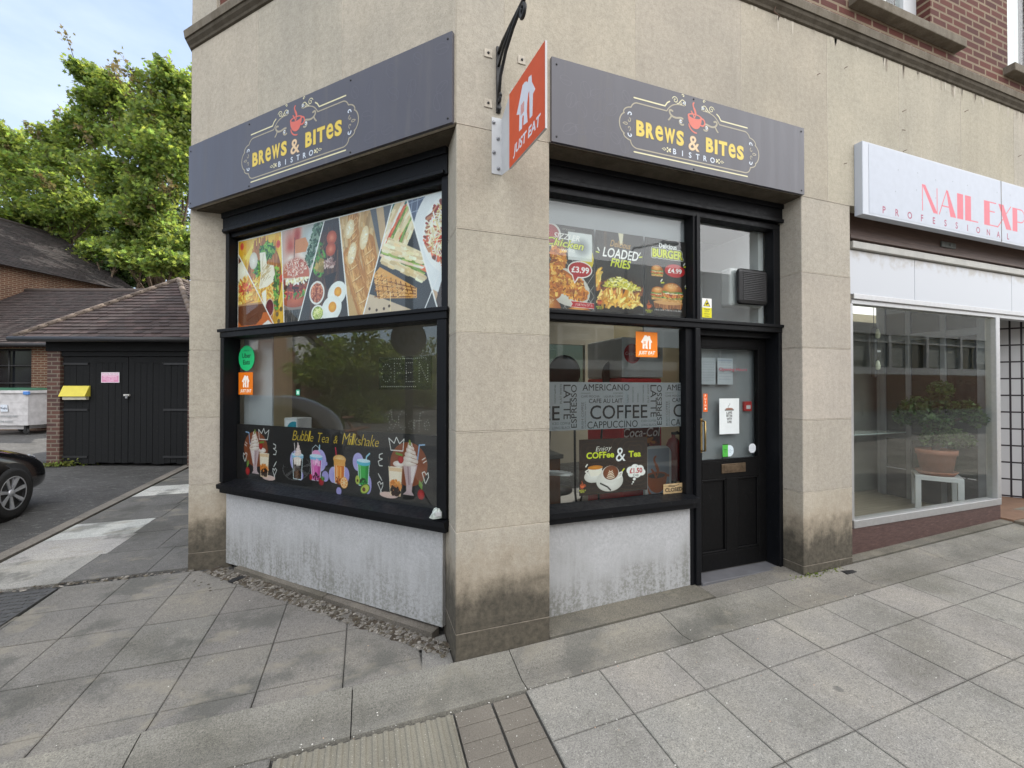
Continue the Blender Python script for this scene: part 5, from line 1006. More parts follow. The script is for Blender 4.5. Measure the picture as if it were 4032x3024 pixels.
        if lid: c.ell(x, Z(z1), w1 + .012, .020, lid); c.rect(x - w1 - .012, Z(z1) - .002, x + w1 + .012, Z(z1) + .018, lid); c.ell(x, Z(z1) + .018, w1 + .012, .014, '#cfe6f3')
    def pearls(x, z, w_, n, col): c.strokes(n, (x, Z(z), w_, .035), [col], .002, .014)
    blob(.80, 1.0, .065); c.line([(.78, Z(1.04)), (.755, Z(1.14))], .008, '#2b2020'); c.line([(.80, Z(1.04)), (.785, Z(1.14))], .008, '#d9ccd0'); cupd(.825, .85, 1.03, .044, .058, '#3a2a26', '#2a1d1b', '#8ec1e2'); c.ell(.825, Z(1.01), .05, .02, '#f4e1d8'); c.strokes(16, (.825, Z(.985), .045, .015), ['#f6e6de'], .03, .016, 1.57, .2); pearls(.82, .885, .035, 18, '#6d4a2f')
    for k in range(5): c.ell(.83 + (k % 2) * .004, Z(1.055 + k * .02), .042 - k * .009, .016, '#f7e8e6', .2, '#e6cccb')
    blob(1.09, 1.02, .07); c.line([(1.075, Z(1.05)), (1.085, Z(1.14))], .013, '#a8cfe6'); c.ell(1.045, Z(1.065), .05, .035, '#eaa4d3'); cupd(1.045, .86, 1.035, .043, .06, '#e06fb8', '#c9529f', '#7fbfe6'); c.strokes(14, (1.045, Z(1.0), .045, .015), ['#f2b9de'], .03, .014, 1.57, .2); pearls(1.045, .885, .035, 18, '#4a2030'); c.ell(1.105, Z(.855), .030, .032, '#c22a35', .3, '#8f1a25'); c.strokes(10, (1.12, Z(.88), .02, .012), GRN, .025, .008); c.ell(.985, Z(.88), .016, .025, '#b5232f')
    c.line([(1.0, Z(1.06)), (1.0, Z(1.11)), (1.04, Z(1.14)), (1.09, Z(1.11))], .004, '#d8e6f0')
    blob(1.24, .92, .05); c.ell(1.37, Z(.93), .04, .06, lav); c.line([(1.275, Z(1.05)), (1.262, Z(1.13))], .012, '#c23a52'); cupd(1.305, .86, 1.03, .045, .055, '#e88a2e', '#d5701d'); c.ell(1.305, Z(1.045), .068, .035, '#f2d9a8', 0, '#dba866'); c.rect(1.245, Z(.995), 1.365, Z(1.045), '#e3a657'); pearls(1.30, .885, .035, 16, '#8a3c12')
    for i in (-.018, .016): c.rect(1.298 + i, Z(.90), 1.310 + i, Z(.985), '#f2b366')
    c.ell(1.355, Z(.87), .040, .044, '#f0a03c'); c.ell(1.355, Z(.87), .034, .038, '#fbe3bd'); 
    for k in range(8): a = k * .785; c.poly([(1.355 + .006 * math.cos(a), Z(.87) + .006 * math.sin(a)), (1.355 + .030 * math.cos(a + .28), Z(.87) + .034 * math.sin(a + .28)), (1.355 + .030 * math.cos(a - .28), Z(.87) + .034 * math.sin(a - .28))], '#ee9433')
    blob(1.50, 1.04, .055); c.ell(1.60, Z(.88), .035, .07, lav); c.line([(1.575, Z(1.03)), (1.585, Z(1.085)), (1.615, Z(1.11))], .012, '#9fd0e6'); cupd(1.555, .87, 1.035, .042, .055, '#3fae4e', '#2a8f3e', '#5fb7cf'); pearls(1.553, .895, .034, 18, '#1d3a1a'); c.ell(1.57, Z(.845), .052, .036, '#3f6a2a', .5); c.ell(1.57, Z(.845), .044, .029, '#d6d873', .5, '#b7c24e'); c.ell(1.56, Z(.84), .016, .016, '#6d4420'); c.ell(1.495, Z(.905), .022, .034, '#b9c458'); c.ell(1.495, Z(.90), .009, .011, '#5d3a1c')
    return c
o = drinks_banner().mesh('drinks_banner', LW(2.545, .252, .775), (S, -S, 0), (0, 0, 1), M['print'])
tag(o, 'black banner of milkshakes and bubble teas along the foot of the splayed window', 'banner')
# posters in the right-hand window
def mini(c, x, y, k, big=False):
    cup(c, x, y + .022 * k, .05 * k, '#d6622f', '#17120f'); c.rect(x - .022 * k, y - .028 * k, x + .022 * k, y - .004 * k, '#17120f')
    for i, (ch, yy) in enumerate((('BREWS &', -.014), ('BITES', -.027))): c.text(ch, x, y + yy * k, .011 * k, '#c9cf3a', .03)
def poster_wings():
    c = Cv(.43, .605, .0024, '#2b2a2b'); ox, oz = .66, 2.172; Q = lambda x, z: (x - ox, z - oz)
    for i in range(9):
        for sg in (1, -1): c.line([Q(.70 + i * .06, 2.15), Q(.70 + i * .06 + sg * .32, 2.60)], .004, '#a9a7a2')
    c.ell(*Q(.735, 2.70), .085, .085, '#c9c8c6'); c.ell(*Q(.735, 2.70), .070, .070, '#b3252c', 0, '#8e1a22'); c.ell(*Q(.87, 2.33), .19, .13, '#e6e4de', -.35, '#cfccc4'); 
    for (x, z, a, b_, r) in ((.80, 2.55, .055, .10, -.2), (.72, 2.36, .10, .12, .3), (.86, 2.36, .15, .075, -.6), (.94, 2.30, .10, .05, -.4), (.73, 2.28, .09, .05, 0)):
        c.ell(*Q(x, z), a, b_, '#c8781f', r, '#a95c18'); 
    for (x, z, a, b_, n) in ((.80, 2.55, .055, .10, 90), (.72, 2.36, .10, .12, 140), (.87, 2.35, .13, .065, 130), (.95, 2.29, .08, .045, 70)): c.strokes(n, (*Q(x, z), a, b_), CHK, .035, .022)
    c.ell(*Q(1.03, 2.55), .055, .085, '#d8c233'); bun(c, *Q(.71, 2.16), .11, .10); bun(c, *Q(.97, 2.15), .10, .05, False)
    c.rect(*Q(.875, 2.532), *Q(1.072, 2.735), '#dfe6e8', .92); c.ell(*Q(.985, 2.63), .085, .085, '#5c6569', 0, '#cfd8da', .35)  # pale square and grey disc: a glass reflection painted into the print
    c.text('HOT & DELICIOUS', *Q(.88, 2.742), .012, '#bdb8b0', .0, w=.10)
    c.text('SIZZLER', *Q(.865, 2.675), .040, '#f2f2f0', .012, rot=-.03, shear=.25, w=.21); c.text('Chicken', *Q(.845, 2.620), .055, '#d3dc35', .022, rot=-.06, shear=.3, w=.30, out='#2c2c16', ow=.003); c.text('WINGS', *Q(.875, 2.587), .020, '#f2f2f0', .01, w=.11)
    c.ell(*Q(.973, 2.467), .100, .062, '#f4f4f2'); c.poly([Q(.905, 2.425), Q(.965, 2.41), Q(.927, 2.36)], '#f4f4f2'); c.ell(*Q(.973, 2.467), .092, .054, '#c4262c', 0, '#a91e25'); c.poly([Q(.912, 2.43), Q(.955, 2.415), Q(.929, 2.374)], '#b5222a'); c.text('£3.99', *Q(.975, 2.445), .042, '#f6f6f6', .03, w=.145)
    c.poly([Q(.893, 2.236), Q(1.095, 2.228), Q(1.095, 2.186), Q(.893, 2.19), Q(.907, 2.213)], '#f0efec'); c.poly([Q(.898, 2.233), Q(1.095, 2.225), Q(1.095, 2.189), Q(.898, 2.193), Q(.912, 2.213)], '#c0242b'); c.text('(PORTION OF 3)', *Q(1.003, 2.202), .016, '#f4f4f4', 0, w=.14); return c
def poster_fries():
    c = Cv(.420, .605, .0024, '#2c2a2b'); ox, oz = 1.104, 2.172; Q = lambda x, z: (x - ox, z - oz)
    c.rect(.07, .47, .095, .605, '#4a382b'); c.poly([Q(1.30, 2.775), Q(1.345, 2.775), Q(1.335, 2.69), Q(1.315, 2.68)], '#d9d3b6'); c.rect(0, 0, .42, .22, '#1d1310'); c.ell(*Q(1.30, 2.36), .23, .10, '#5a2f18', 0, '#241712', .4)
    c.ell(*Q(1.31, 2.25), .20, .03, '#c98a4a'); c.ell(*Q(1.31, 2.33), .17, .09, '#6b3a1c'); c.strokes(120, (*Q(1.31, 2.34), .20, .07), MEAT + ['#a2612f'], .05, .024); c.strokes(46, (*Q(1.31, 2.30), .17, .05), FR + ['#d98a4a'], .075, .020, 1.57, .5); c.strokes(150, [Q(1.17, 2.36), Q(1.22, 2.42), Q(1.31, 2.445), Q(1.40, 2.415), Q(1.50, 2.36), Q(1.40, 2.35), Q(1.31, 2.365)], ['#e3d95a', '#cfc83f', '#f0ecb0', '#b9b13a', '#8a8a3a'], .028, .012, .0, .6)
    c.strokes(26, (*Q(1.31, 2.255), .19, .022), FR, .09, .022, .2, .7); c.strokes(10, (*Q(1.125, 2.42), .02, .06), FR, .08, .02, 1.3, .3)
    c.text('Delicious', *Q(1.315, 2.665), .050, '#c79a4e', .006, shear=.25, w=.175, rot=-.04); c.text('LOADED', *Q(1.318, 2.583), .070, '#f6f6f6', .02, w=.31, rot=-.03, shear=.18); c.text('FRIES', *Q(1.315, 2.515), .062, '#d5df33', .025, w=.17, rot=-.06, shear=.2)
    for sg, x in ((1, 1.485), (-1, 1.135)):
        c.line([Q(x, 2.625), Q(x + sg * .012, 2.645)], .010, '#e8e8e4'); c.line([Q(x + sg * .004, 2.61), Q(x + sg * .026, 2.615)], .010, '#d5df33')
    mini(c, *Q(1.137, 2.215), 1); return c
def poster_burger():
    c = Cv(.405, .605, .0024, '#2a2829'); ox, oz = 1.539, 2.172; Q = lambda x, z: (x - ox, z - oz)
    for i in range(40): c.line([(c.rg.rand() * .4, 0), (c.rg.rand() * .4, .4)], .012, ['#332b27', '#2b2523', '#3d3029'][i % 3], .4)
    c.rect(0, .47, .405, .605, '#2a2829'); c.text('Delicious', *Q(1.758, 2.708), .036, '#f2f4f6', .03, w=.17); c.text('BURGER', *Q(1.757, 2.632), .062, '#d9e02f', .05, w=.295, out='#f4f6ea', ow=.010); c.text('BURGER', *Q(1.757, 2.632), .062, '#d9e02f', .05, w=.295, out='#2d3312', ow=.006)
    burger(c, *Q(1.655, 2.478), .058)
    c.poly([(Q(1.825, 2.535)[0] + (.095 + .006 * (k % 2)) * math.cos(k * .1122), Q(1.825, 2.535)[1] + (.050 + .004 * (k % 2)) * math.sin(k * .1122)) for k in range(56)], '#c3282d'); c.text('£4.99', *Q(1.825, 2.517), .036, '#f8f8f8', .03, w=.135)
    c.poly([Q(1.62, 2.275), Q(1.90, 2.275), Q(1.89, 2.235), Q(1.63, 2.235)], '#a3653a'); c.strokes(40, (*Q(1.76, 2.255), .13, .018), ['#b87a48', '#8a5028'], .04, .01, 1.57, .1); c.ell(*Q(1.76, 2.278), .14, .018, '#d9a468'); burger(c, *Q(1.665, 2.295), .068); burger(c, *Q(1.80, 2.285), .100)
    for (x, z) in ((1.69, 2.43), (1.925, 2.405), (1.91, 2.575)): c.line([Q(x, z + .012), Q(x + .012, z + .028)], .010, '#e8e8e4'); c.line([Q(x + .004, z), Q(x + .028, z + .004)], .010, '#d5df33')
    c.text('(MEAL DEAL OPTIONS AVAILABLE)', *Q(1.76, 2.21), .013, '#e8e8e8', 0, w=.26); mini(c, *Q(1.578, 2.215), 1); return c
for fn, x, lb in ((poster_wings, .66, 'chicken wings poster priced in a red speech bubble'), (poster_fries, 1.104, 'loaded fries poster in the middle of the row of three'), (poster_burger, 1.539, 'burger poster with a red price rosette')):
    tag(fn().mesh('food_poster', (x, .262, 2.172), (1, 0, 0), (0, 0, 1), M['print']), lb, 'poster')
def band_():
    c = Cv(1.225, .350, .0018, '#8b9095'); ox, oz = .66, 1.293; k1, k2 = '#15171a', '#44484d'; X = lambda x: x - ox; Zq = lambda z: z - oz
    for dx in (0, .748, -.748):
        def hz(t, x0, x1, z0, h, col=k1, b=.0): c.text(t, X(x0 + dx), Zq(z0), h, col, b, 'l', w=x1 - x0)
        def vt(t, x, z0, z1, h, col=k1, down=False, b=.0):
            if down: c.text(t, X(x + dx), Zq(z1), h, col, b, 'l', w=z1 - z0, rot=-math.pi / 2)
            else: c.text(t, X(x + dx), Zq(z0), h, col, b, 'l', w=z1 - z0, rot=math.pi / 2)
        vt('LATTE', .837, 1.375, 1.622, .058, down=True); vt('ESPRESSO', .942, 1.312, 1.622, .045); hz('AMERICANO', .99, 1.392, 1.580, .048); hz('COFFEE', 1.053, 1.555, 1.370, .102, b=.004); hz('CAPPUCCINO', 1.030, 1.466, 1.302, .052); hz('CAFE AU LAIT', 1.043, 1.331, 1.488, .032); hz('CAFE MOCHA', .979, 1.132, 1.529, .017, k2); hz('LIQUEUR COFFEE', 1.169, 1.334, 1.529, .014, k2); hz('CORTADO', 1.25, 1.336, 1.553, .013, k2); hz('CARAJILLO', .977, 1.055, 1.556, .010, k2); vt('IRISH COFFEE', .999, 1.304, 1.495, .018, k2); vt('CAFFE MACCHIATO', 1.007, 1.304, 1.498, .012, k2, True)
        vt('GALAO', 1.385, 1.488, 1.548, .014, k2); vt('KOPI LUWAK', 1.418, 1.488, 1.605, .012, k2, True); vt('VIENNA', 1.462, 1.488, 1.56, .012, k2, True); vt('FRAPPUCINO', 1.512, 1.488, 1.62, .012, k2, True); vt('FLAT WHITE', 1.572, 1.488, 1.628, .017, k2); hz('ICED COFFEE', 1.497, 1.640, 1.337, .018, k2); hz('LONG BLACK', 1.497, 1.640, 1.306, .018, k2)
    return c
tag(band_().mesh('coffee_word_band', (.66, .258, 1.293), (1, 0, 0), (0, 0, 1), M['print_matt'], bake=.86), 'frosted grey vinyl band of coffee names across the right-hand window', 'window vinyl')
def tea_():
    c = Cv(.592, .41, .0024, '#241710'); ox, oz = .962, .81; Q = lambda x, z: (x - ox, z - oz)
    for k in range(26):
        cx, cz, r = (.12 + .36 * (k % 3), .12 + .2 * ((k // 3) % 2), .02 + .016 * (k // 3)); c.line([(cx + r * 1.6 * math.cos(a), cz + r * math.sin(a) + .01 * math.sin(3 * a)) for a in [i * .3 for i in range(22)]], .006, ['#3a2415', '#46301d', '#1a100a'][k % 3], .6)
    c.text('Enjoy', *Q(1.165, 1.130), .036, '#f0efe8', -.008, shear=.35, w=.13, rot=.05); c.text('COFFee', *Q(1.14, 1.078), .044, '#cfdc2f', .03, w=.235); c.text('Tea', *Q(1.44, 1.072), .044, '#cfdc2f', .03, w=.11); c.text('&', *Q(1.315, 1.045), .105, '#eceef0', .0, w=.085)
    c.ell(*Q(1.09, .95), .085, .05, '#e8e6e2', .1, '#c9c6c0'); c.poly([Q(1.035, 1.005), Q(1.16, 1.015), Q(1.14, .95), Q(1.06, .945)], '#e8e2d6'); c.ell(*Q(1.097, 1.01), .062, .016, '#d8912f', 0, '#b5701c'); c.line([Q(1.035, .995), Q(1.015, .985), Q(1.04, .96)], .009, '#e4e1da')
    c.ell(*Q(1.22, .905), .115, .080, '#eceae6', 0, '#cfccc6'); c.ell(*Q(1.225, .95), .078, .066, '#f4f2ee', 0, '#dcd9d4'); c.ell(*Q(1.228, .963), .066, .052, '#8a4a1e', 0, '#6a3412'); c.line([Q(1.30, .955), Q(1.328, .965), Q(1.318, .93), Q(1.29, .92)], .010, '#efece8')
    for i in range(5): w_ = .034 - i * .005; c.line(arc(*Q(1.228, .935 + i * .012), w_, .012, 200, 340), .006, '#f2e6d2')
    c.line([Q(1.14, .89), Q(1.20, .86), Q(1.225, .835)], .012, '#2b2a2a')
    for a, b_, r in ((1.40, .97, .034), (1.44, .985, .036), (1.485, .975, .036), (1.505, .95, .03), (1.46, .945, .04), (1.41, .945, .032), (1.44, .96, .05), (1.435, .902, .013), (1.425, .88, .008), (1.415, .866, .005)): c.ell(*Q(a, b_), r, r * .85, '#f4f4f2')
    c.text('£1.50', *Q(1.45, .948), .036, '#b8232a', .03, w=.115); c.text('Only', *Q(1.45, .922), .020, '#2a2320', 0, w=.05); c.text('a', *Q(1.452, .993), .014, '#2a2320'); c.line([Q(1.018, 1.02), Q(1.03, 1.035)], .010, '#e8e8e2'); c.line([Q(1.33, .97), Q(1.345, .985)], .010, '#d5df33'); mini(c, *Q(.99, .858), .9); return c
tag(tea_().mesh('drinks_poster', (.962, .26, .812), (1, 0, 0), (0, 0, 1), M['print']), 'dark wood grain poster offering coffee and tea, low in the window', 'poster')
# stickers
def sticker(name, lb, cv, O, X=(1, 0, 0), cat='sticker', mat='print'): return tag(cv.mesh(name, O, X, (0, 0, 1), M[mat]), lb, cat)
c = delivery_sign(.20, .195, .0016, '#f08314', '#fff6ea'); c.text('Order via our app online', .10, .012, .008, '#ffe0bb', 0); sticker('delivery_sticker', 'square orange delivery sticker with a white house, top of the right-hand window', c, (1.442, .246, 1.838))
c = delivery_sign(.205, .20, .0016, '#e9790f', '#fff6ea'); c.text('Order on the app', .10, .012, .008, '#ffe0bb', 0); sticker('delivery_sticker', 'square orange delivery sticker under the green round one on the splayed window', c, LW(2.50, .243, 1.54), (S, -S, 0))
def disc_mask(c, r):   # keep the round part only
    return c
def round_sticker(name, lb, O, X, r, fn, bgc, cat='sticker'):
    c = Cv(2 * r, 2 * r, .0015, bgc); c.m[:] = False; c.ell(r, r, r * .985, r * .985, bgc); fn(c, r); return tag(c.mesh(name, O, X, (0, 0, 1), M['print'], sparse=True), lb, cat)
def uber(c, r): c.text('ORDER ON', r, r * 1.55, .010, '#0c3b24', .01); c.text('Uber', r, r * 1.02, .042, '#0b2a1a', .018); c.text('Eats', r, r * .50, .042, '#0b2a1a', .018)
round_sticker('round_sticker', 'round green food delivery sticker on the splayed window', LW(2.50, .243, 1.755), (S, -S, 0), .112, uber, '#1fbf72')
# dotted light signs
def dots(name, lb, O, w_, h_, strokes_, r=.0036, step=.017, frame=True):
    t = thing(name, lb, 'light sign', O); X = Vector((S, -S, 0)); N = Vector((-S, -S, 0)); up = Vector((0, 0, 1))
    if frame:
        mb = MB(); A = [Vector((0, 0, 0)), X * w_, X * w_ + up * h_, up * h_]; mb.add(A + [p - N * .012 for p in A], [(0, 1, 2, 3), (4, 5, 6, 7), (0, 1, 5, 4), (1, 2, 6, 5), (2, 3, 7, 6), (3, 0, 4, 7)])
        q = NT('smoked_acrylic_' + name); q.col((.02, .025, .02)).rough(.3); q.b.inputs['Alpha'].default_value = .3; mb.build('backing', q.m, t)
    mb = MB()
    for pts in strokes_:
        for a, b in zip(pts[:-1], pts[1:]):
            n = max(1, int(math.hypot(b[0] - a[0], b[1] - a[1]) / step))
            for i in range(n):
                f = i / n; p = X * (a[0] + (b[0] - a[0]) * f) + up * (a[1] + (b[1] - a[1]) * f) + N * .003
                mb.add([p + X * r * math.cos(q_) + up * r * math.sin(q_) for q_ in (0, 1.05, 2.1, 3.14, 4.2, 5.25)] + [p + N * r], [(k, (k + 1) % 6, 6) for k in range(6)])
    mb.build('dot_pattern', simple('pale_led_' + name, (.62, .63, .58), .4, .05, 9), t); return t
E_ = lambda x: x
op = [arc(.075, .12, .045, .065, 0, 360, 14), [(.15, .055), (.15, .19), (.20, .185), (.215, .15), (.20, .12), (.155, .115)], [(.33, .055), (.26, .055), (.26, .19), (.33, .19)], [(.26, .12), (.32, .12)], [(.375, .055), (.375, .19), (.45, .055), (.45, .19)], [(.10, .222), (.45, .222)], [(.03, .02), (.36, .02)]]
dots('dotted_sign', 'dotted light sign reading OPEN inside the splayed window', LW(2.56 - 1.69, .285, 1.59), .475, .235, op)
cf = [[(.02, .0), (.05, .04), (.02, .08), (.04, .14), (.01, .15)], [(.05, .15), (.06, .08), (.10, .06), (.06, .0), (.02, .02)], [(.19, .12), (.15, .14), (.12, .10), (.12, .04), (.16, .01), (.20, .04)], arc(.235, .045, .022, .03, 0, 360, 9), [(.262, .08), (.265, .02), (.28, .01)], [(.34, .14), (.315, .13), (.305, .06), (.305, -.02)], [(.285, .075), (.34, .08)], [(.35, .045), (.395, .05), (.38, .085), (.355, .06), (.36, .02), (.40, .015)]]
dots('dotted_sign', 'dotted light sign spelling Cafe in script just above the black drinks banner', LW(2.56 - 1.76, .285, 1.29), .4, .16, cf, frame=False)
# notices
def cctv():
    c = Cv(.10, .158, .0014, '#f3f3ee'); c.rect(0, 0, .10, .082, '#e6df1f'); c.poly([(.05, .152), (.014, .093), (.086, .093)], '#2a2a18'); c.poly([(.05, .144), (.021, .097), (.079, .097)], '#e8d91c'); c.poly([(.034, .112), (.058, .126), (.068, .116), (.044, .102)], '#222'  if False else '#222222')
    for i, (t_, h) in enumerate((('Warning', .012), ('CCTV', .012), ('Cameras in', .009), ('operation', .009))): c.text(t_, .05, .064 - i * .018, h, '#3a3a14', .02)
    return c
sticker('warning_sticker', 'small white and yellow CCTV warning sticker at the foot of the fanlight', cctv(), (2.081, .245, 2.176), cat='sticker')
c = Cv(.20, .078, .0015, '#b39a72'); c.strokes(40, (.1, .04, .1, .04), ['#bda57e', '#a68d65'], .12, .004, 0, .05); c.text('CLOSED', .1, .016, .028, '#1f1a15', .03, w=.165); c.line([(.05, .06), (.10, .052), (.15, .066)], .005, '#3a2f22'); c.line([(.06, .068), (.11, .06)], .004, '#3a2f22'); sticker('closed_sign', 'small brown card sign reading CLOSED in the bottom corner of the window', c, (1.693, .246, .768), cat='sign')
c = Cv(.045, .152, .0012, '#f06a1c')
for i, ch in enumerate('PUSH'): c.text(ch, .0225, .125 - i * .027, .019, '#fff2e6', .02)
c.ell(.0225, .026, .009, .009, '#fff2e6'); sticker('push_sticker', 'narrow orange sticker reading PUSH above the brass door handle', c, (2.163, .3215, 1.40))
c = Cv(.22, .305, .0018, '#e6ebea'); c.poly([(.07, .205), (.15, .205), (.135, .09), (.085, .09)], '#dde2e1'); c.line([(.065, .205), (.155, .205)], .012, '#6d6a66'); c.ell(.11, .215, .042, .008, '#9a6a58'); c.line(bez([(.10, .225), (.085, .245), (.13, .245), (.115, .262)]), .003, '#55534f')
for i, (t_, w_) in enumerate((('LIFE', .06), ('BETTER', .066), ('WITH', .055), ('COFFEE', .048))): c.text(t_, .11, .172 - i * .026, .019, '#4b4947', .03, w=w_, rot=.05 * (-1) ** i)
sticker('paper_notice', 'white paper with a sketched takeaway coffee cup taped inside the door glass', c, (2.335, .322, 1.205), cat='notice')
c = Cv(.34, .05, .0018, '#000000'); c.m[:] = False; c.text('Opening Hours', .17, .014, .024, '#a8323a', 0, w=.31, shear=.2)
c2 = Cv(.34, .05, .0018, lin('#7a8087') and '#787f86'); c2.text('Opening Hours', .17, .014, .024, '#a8323a', 0, w=.31, shear=.2); c2.m = c.m.copy(); tag(c2.mesh('window_lettering', (2.32, .3225, 1.735), (1, 0, 0), (0, 0, 1), M['print'], sparse=True), 'faded red script reading Opening Hours high on the door glass', 'lettering')
c = Cv(.17, .225, .002, '#a4aab0')
for i in range(7): c.line([(.02, .19 - i * .024), (.15, .19 - i * .024)], .003, '#8d939b')
c.rect(.01, .20, .16, .212, '#8f97a6'); sticker('paper_notice', 'grey printed sheet behind the upper door glass beside a second sheet', c, (2.33, .335, 1.63), cat='notice'); 
c = Cv(.16, .225, .002, '#9aa0a6'); 
for i in range(8): c.line([(.02, .19 - i * .022), (.14, .19 - i * .022)], .003, '#878d94')
sticker('paper_notice', 'plain grey sheet at the hinge edge behind the upper door glass, farthest from the street corner post' if False else 'plain grey sheet above the PUSH sticker behind the door glass', c, (2.15, .336, 1.63), cat='notice')
def rate(c, r): c.text('The', r * 1.2, r * 1.15, .008, '#6b8a9a'); c.text('delivered', r * 1.25, r * .92, .008, '#6b8a9a', 0); c.text('food', r * 1.2, r * .68, .008, '#6b8a9a')
round_sticker('round_sticker', 'round pale sticker half behind a green card low on the door glass', (2.395, .3225, 1.012), (1, 0, 0), .048, rate, '#d9e6ec')
c = Cv(.06, .115, .0013, '#52b347'); c.rect(0, .108, .06, .115, '#20301c'); c.rect(0, 0, .06, .008, '#20301c'); c.text('Uber', .03, .062, .011, '#16331a', .02); c.text('Eats', .03, .045, .008, '#16331a', .01); sticker('green_sticker', 'upright green sticker low on the door glass', c, (2.368, .3215, 1.005))
round_sticker('round_sticker', 'plain white eight sided sticker in the bottom corner of the door glass', (2.665, .3225, 1.03), (1, 0, 0), .040, lambda c, r: c.line([(r * .5, r), (r * 1.5, r)], .002, '#c5ccd2'), '#dfe4e8')
c = Cv(.045, .045, .002, '#3fae86'); c.rect(.01, .01, .035, .035, '#cfeede'); sticker('small_sticker', 'tiny square green sticker in the middle of the splayed window', c, LW(2.56 - .83, .243, 1.54), (S, -S, 0))
# ------------------------------------------------------------------ things in and on the cafe
t = thing('extractor_fan', 'black slatted extractor fan set in the fanlight over the door', 'fan', (2.595, .25, 2.456))
mb = MB(); mb.box((-.165, -.05, -.15), (.165, -.003, .15), bev=.03); mb.build('housing', M['black_plastic'], t)
mb = MB()
for i in range(16): z = -.115 + i * .0153; mb.box((-.125, -.056, z), (.125, -.049, z + .006), M=Matrix.Translation((0, 0, 0)))
mb.build('slats', simple('dull_black_slats', (.04, .04, .042), .5, .1, 20), t)
mb = MB(); mb.box((-.20, .006, -.16), (.17, .12, .165), bev=.02); mb.build('duct_box', M['white'], t)
t = thing('clear_wrapper', 'crumpled clear plastic wrapper left on the black sill beside the corner pier', 'litter', LW(.225, .13, .762))
bm_ = MB(); rg = random.Random(2); vs = [(rg.uniform(.03, .055) * math.cos(a) * f, rg.uniform(.02, .035) * math.sin(a) * f, .004 + h + rg.uniform(-.006, .008)) for f, h in ((1, 0), (1, .03), (.6, .055)) for a in [i * .628 for i in range(10)]]
bm_.add(vs, [(r_ * 10 + i, r_ * 10 + (i + 1) % 10, r_ * 10 + 10 + (i + 1) % 10, r_ * 10 + 10 + i) for r_ in range(2) for i in range(10)] + [tuple(range(20, 30))]); bm_.build('film', simple('pale_film', (.45, .50, .46), .15, .3, 60), t)
bm_ = MB(); bm_.box((-.02, -.036, .02), (.018, -.032, .045)); bm_.build('label_patch', M['white'], t)
t = thing('drinks_machine', 'tall red drinks machine with a pale header panel inside the cafe', 'vending machine', (atY(2447, 1640, 1.2).x, 1.2, .075)); wd_ = atY(2607, 1640, 1.2).x - t.location.x; ht = atY(2527, 1330, 1.2).z - .075
mb = MB(); mb.box((0, 0, 0), (wd_, .7, ht - .42), bev=.02); mb.build('cabinet', simple('red_cabinet', (.62, .03, .035), .35, .08, 5), t)
mb = MB(); mb.box((0, -.01, ht - .415), (wd_, .7, ht), bev=.02); mb.build('header_panel', M['white'], t)
c = Cv(wd_, .40, .003, '#cfd4d6'); c.ell(wd_ * .25, .24, .10, .10, '#b81f26'); c.text('Coca-Cola', wd_ * .25, .225, .034, '#ffffff', .0, w=.17, shear=.2); c.text('DRINK', wd_ * .8, .23, .035, '#a8303a', .01); o = c.mesh('print', (0, -.0115, ht - .41), (1, 0, 0), (0, 0, 1), M['print'], t)
c = Cv(wd_ - .06, .52, .004, '#5b1a12'); c.ell(wd_ * .45, .2, .25, .2, '#c8642a', 0, '#7a2414'); c.strokes(90, (wd_ * .45, .2, .25, .2), ['#d98a3a', '#3a120c', '#a83a1a'], .05, .03); c.text('Coca-Cola', wd_ * .46, .40, .09, '#f2e8e4', .01, w=.5, shear=.2); c.mesh('print', (.03, -.003, .62), (1, 0, 0), (0, 0, 1), M['print'], t)
mb = MB(); mb.box((.07, -.014, ht - .78), (.22, -.001, ht - .50), bev=.004); mb.build('keypad', M['black_plastic'], t)
p0, p1 = atY(2541, 1950, .62), atY(2643, 1754, .62)
t = thing('pavement_board', 'pale round topped pavement board with an orange cup stored inside the window', 'sign board', (p0.x, .62, .3)); wq, hq = p1.x - p0.x, p1.z - .3
mb = MB(); n = 8; r_ = .07; out_ = [(0, 0), (wq, 0)] + [(wq - r_ + r_ * math.cos(R_(a)), hq - r_ + r_ * math.sin(R_(a))) for a in range(0, 91, 15)] + [(r_ + r_ * math.cos(R_(a)), hq - r_ + r_ * math.sin(R_(a))) for a in range(90, 181, 15)]
mb.add([(x, 0, z) for x, z in out_] + [(x, .03, z) for x, z in out_], [tuple(range(len(out_))), tuple(range(len(out_), 2 * len(out_)))[::-1]] + [(i, (i + 1) % len(out_), len(out_) + (i + 1) % len(out_), len(out_) + i) for i in range(len(out_))]); mb.build('board', M['white'], t)
c = Cv(wq - .05, hq - .05, .003, '#8f98a4'); cup(c, (wq - .05) * .42, .42, .26, '#a4562c', '#3c3a3a'); c.rect(0, 0, wq - .05, .26, '#3b3a36'); c.text('BREWS', (wq - .05) / 2, .15, .07, '#9a9a2c', .03, w=.22); c.text('BITES', (wq - .05) / 2, .05, .07, '#9a9a2c', .03, w=.22); c.mesh('print', (.025, -.002, .03), (1, 0, 0), (0, 0, 1), M['print'], t)
wood_c = simple('counter_wood', (.12, .05, .022), .5, .25, 6)
t = thing('counter', 'brown wooden counter end with papers on it behind the coffee band', 'counter', (.95, .75, .075)); mb = MB(); mb.box((-.7, 0, 0), (.10, .55, .93), bev=.006); mb.build('cabinet', wood_c, t); mb = MB(); mb.box((-.72, -.02, .93), (.12, .57, .965), bev=.005); mb.build('worktop', M['floor_in'], t)
t = thing('paper_stack', 'loose white papers fanned on a low table behind the window', 'papers', (.86, .42, .95)); mb = MB()
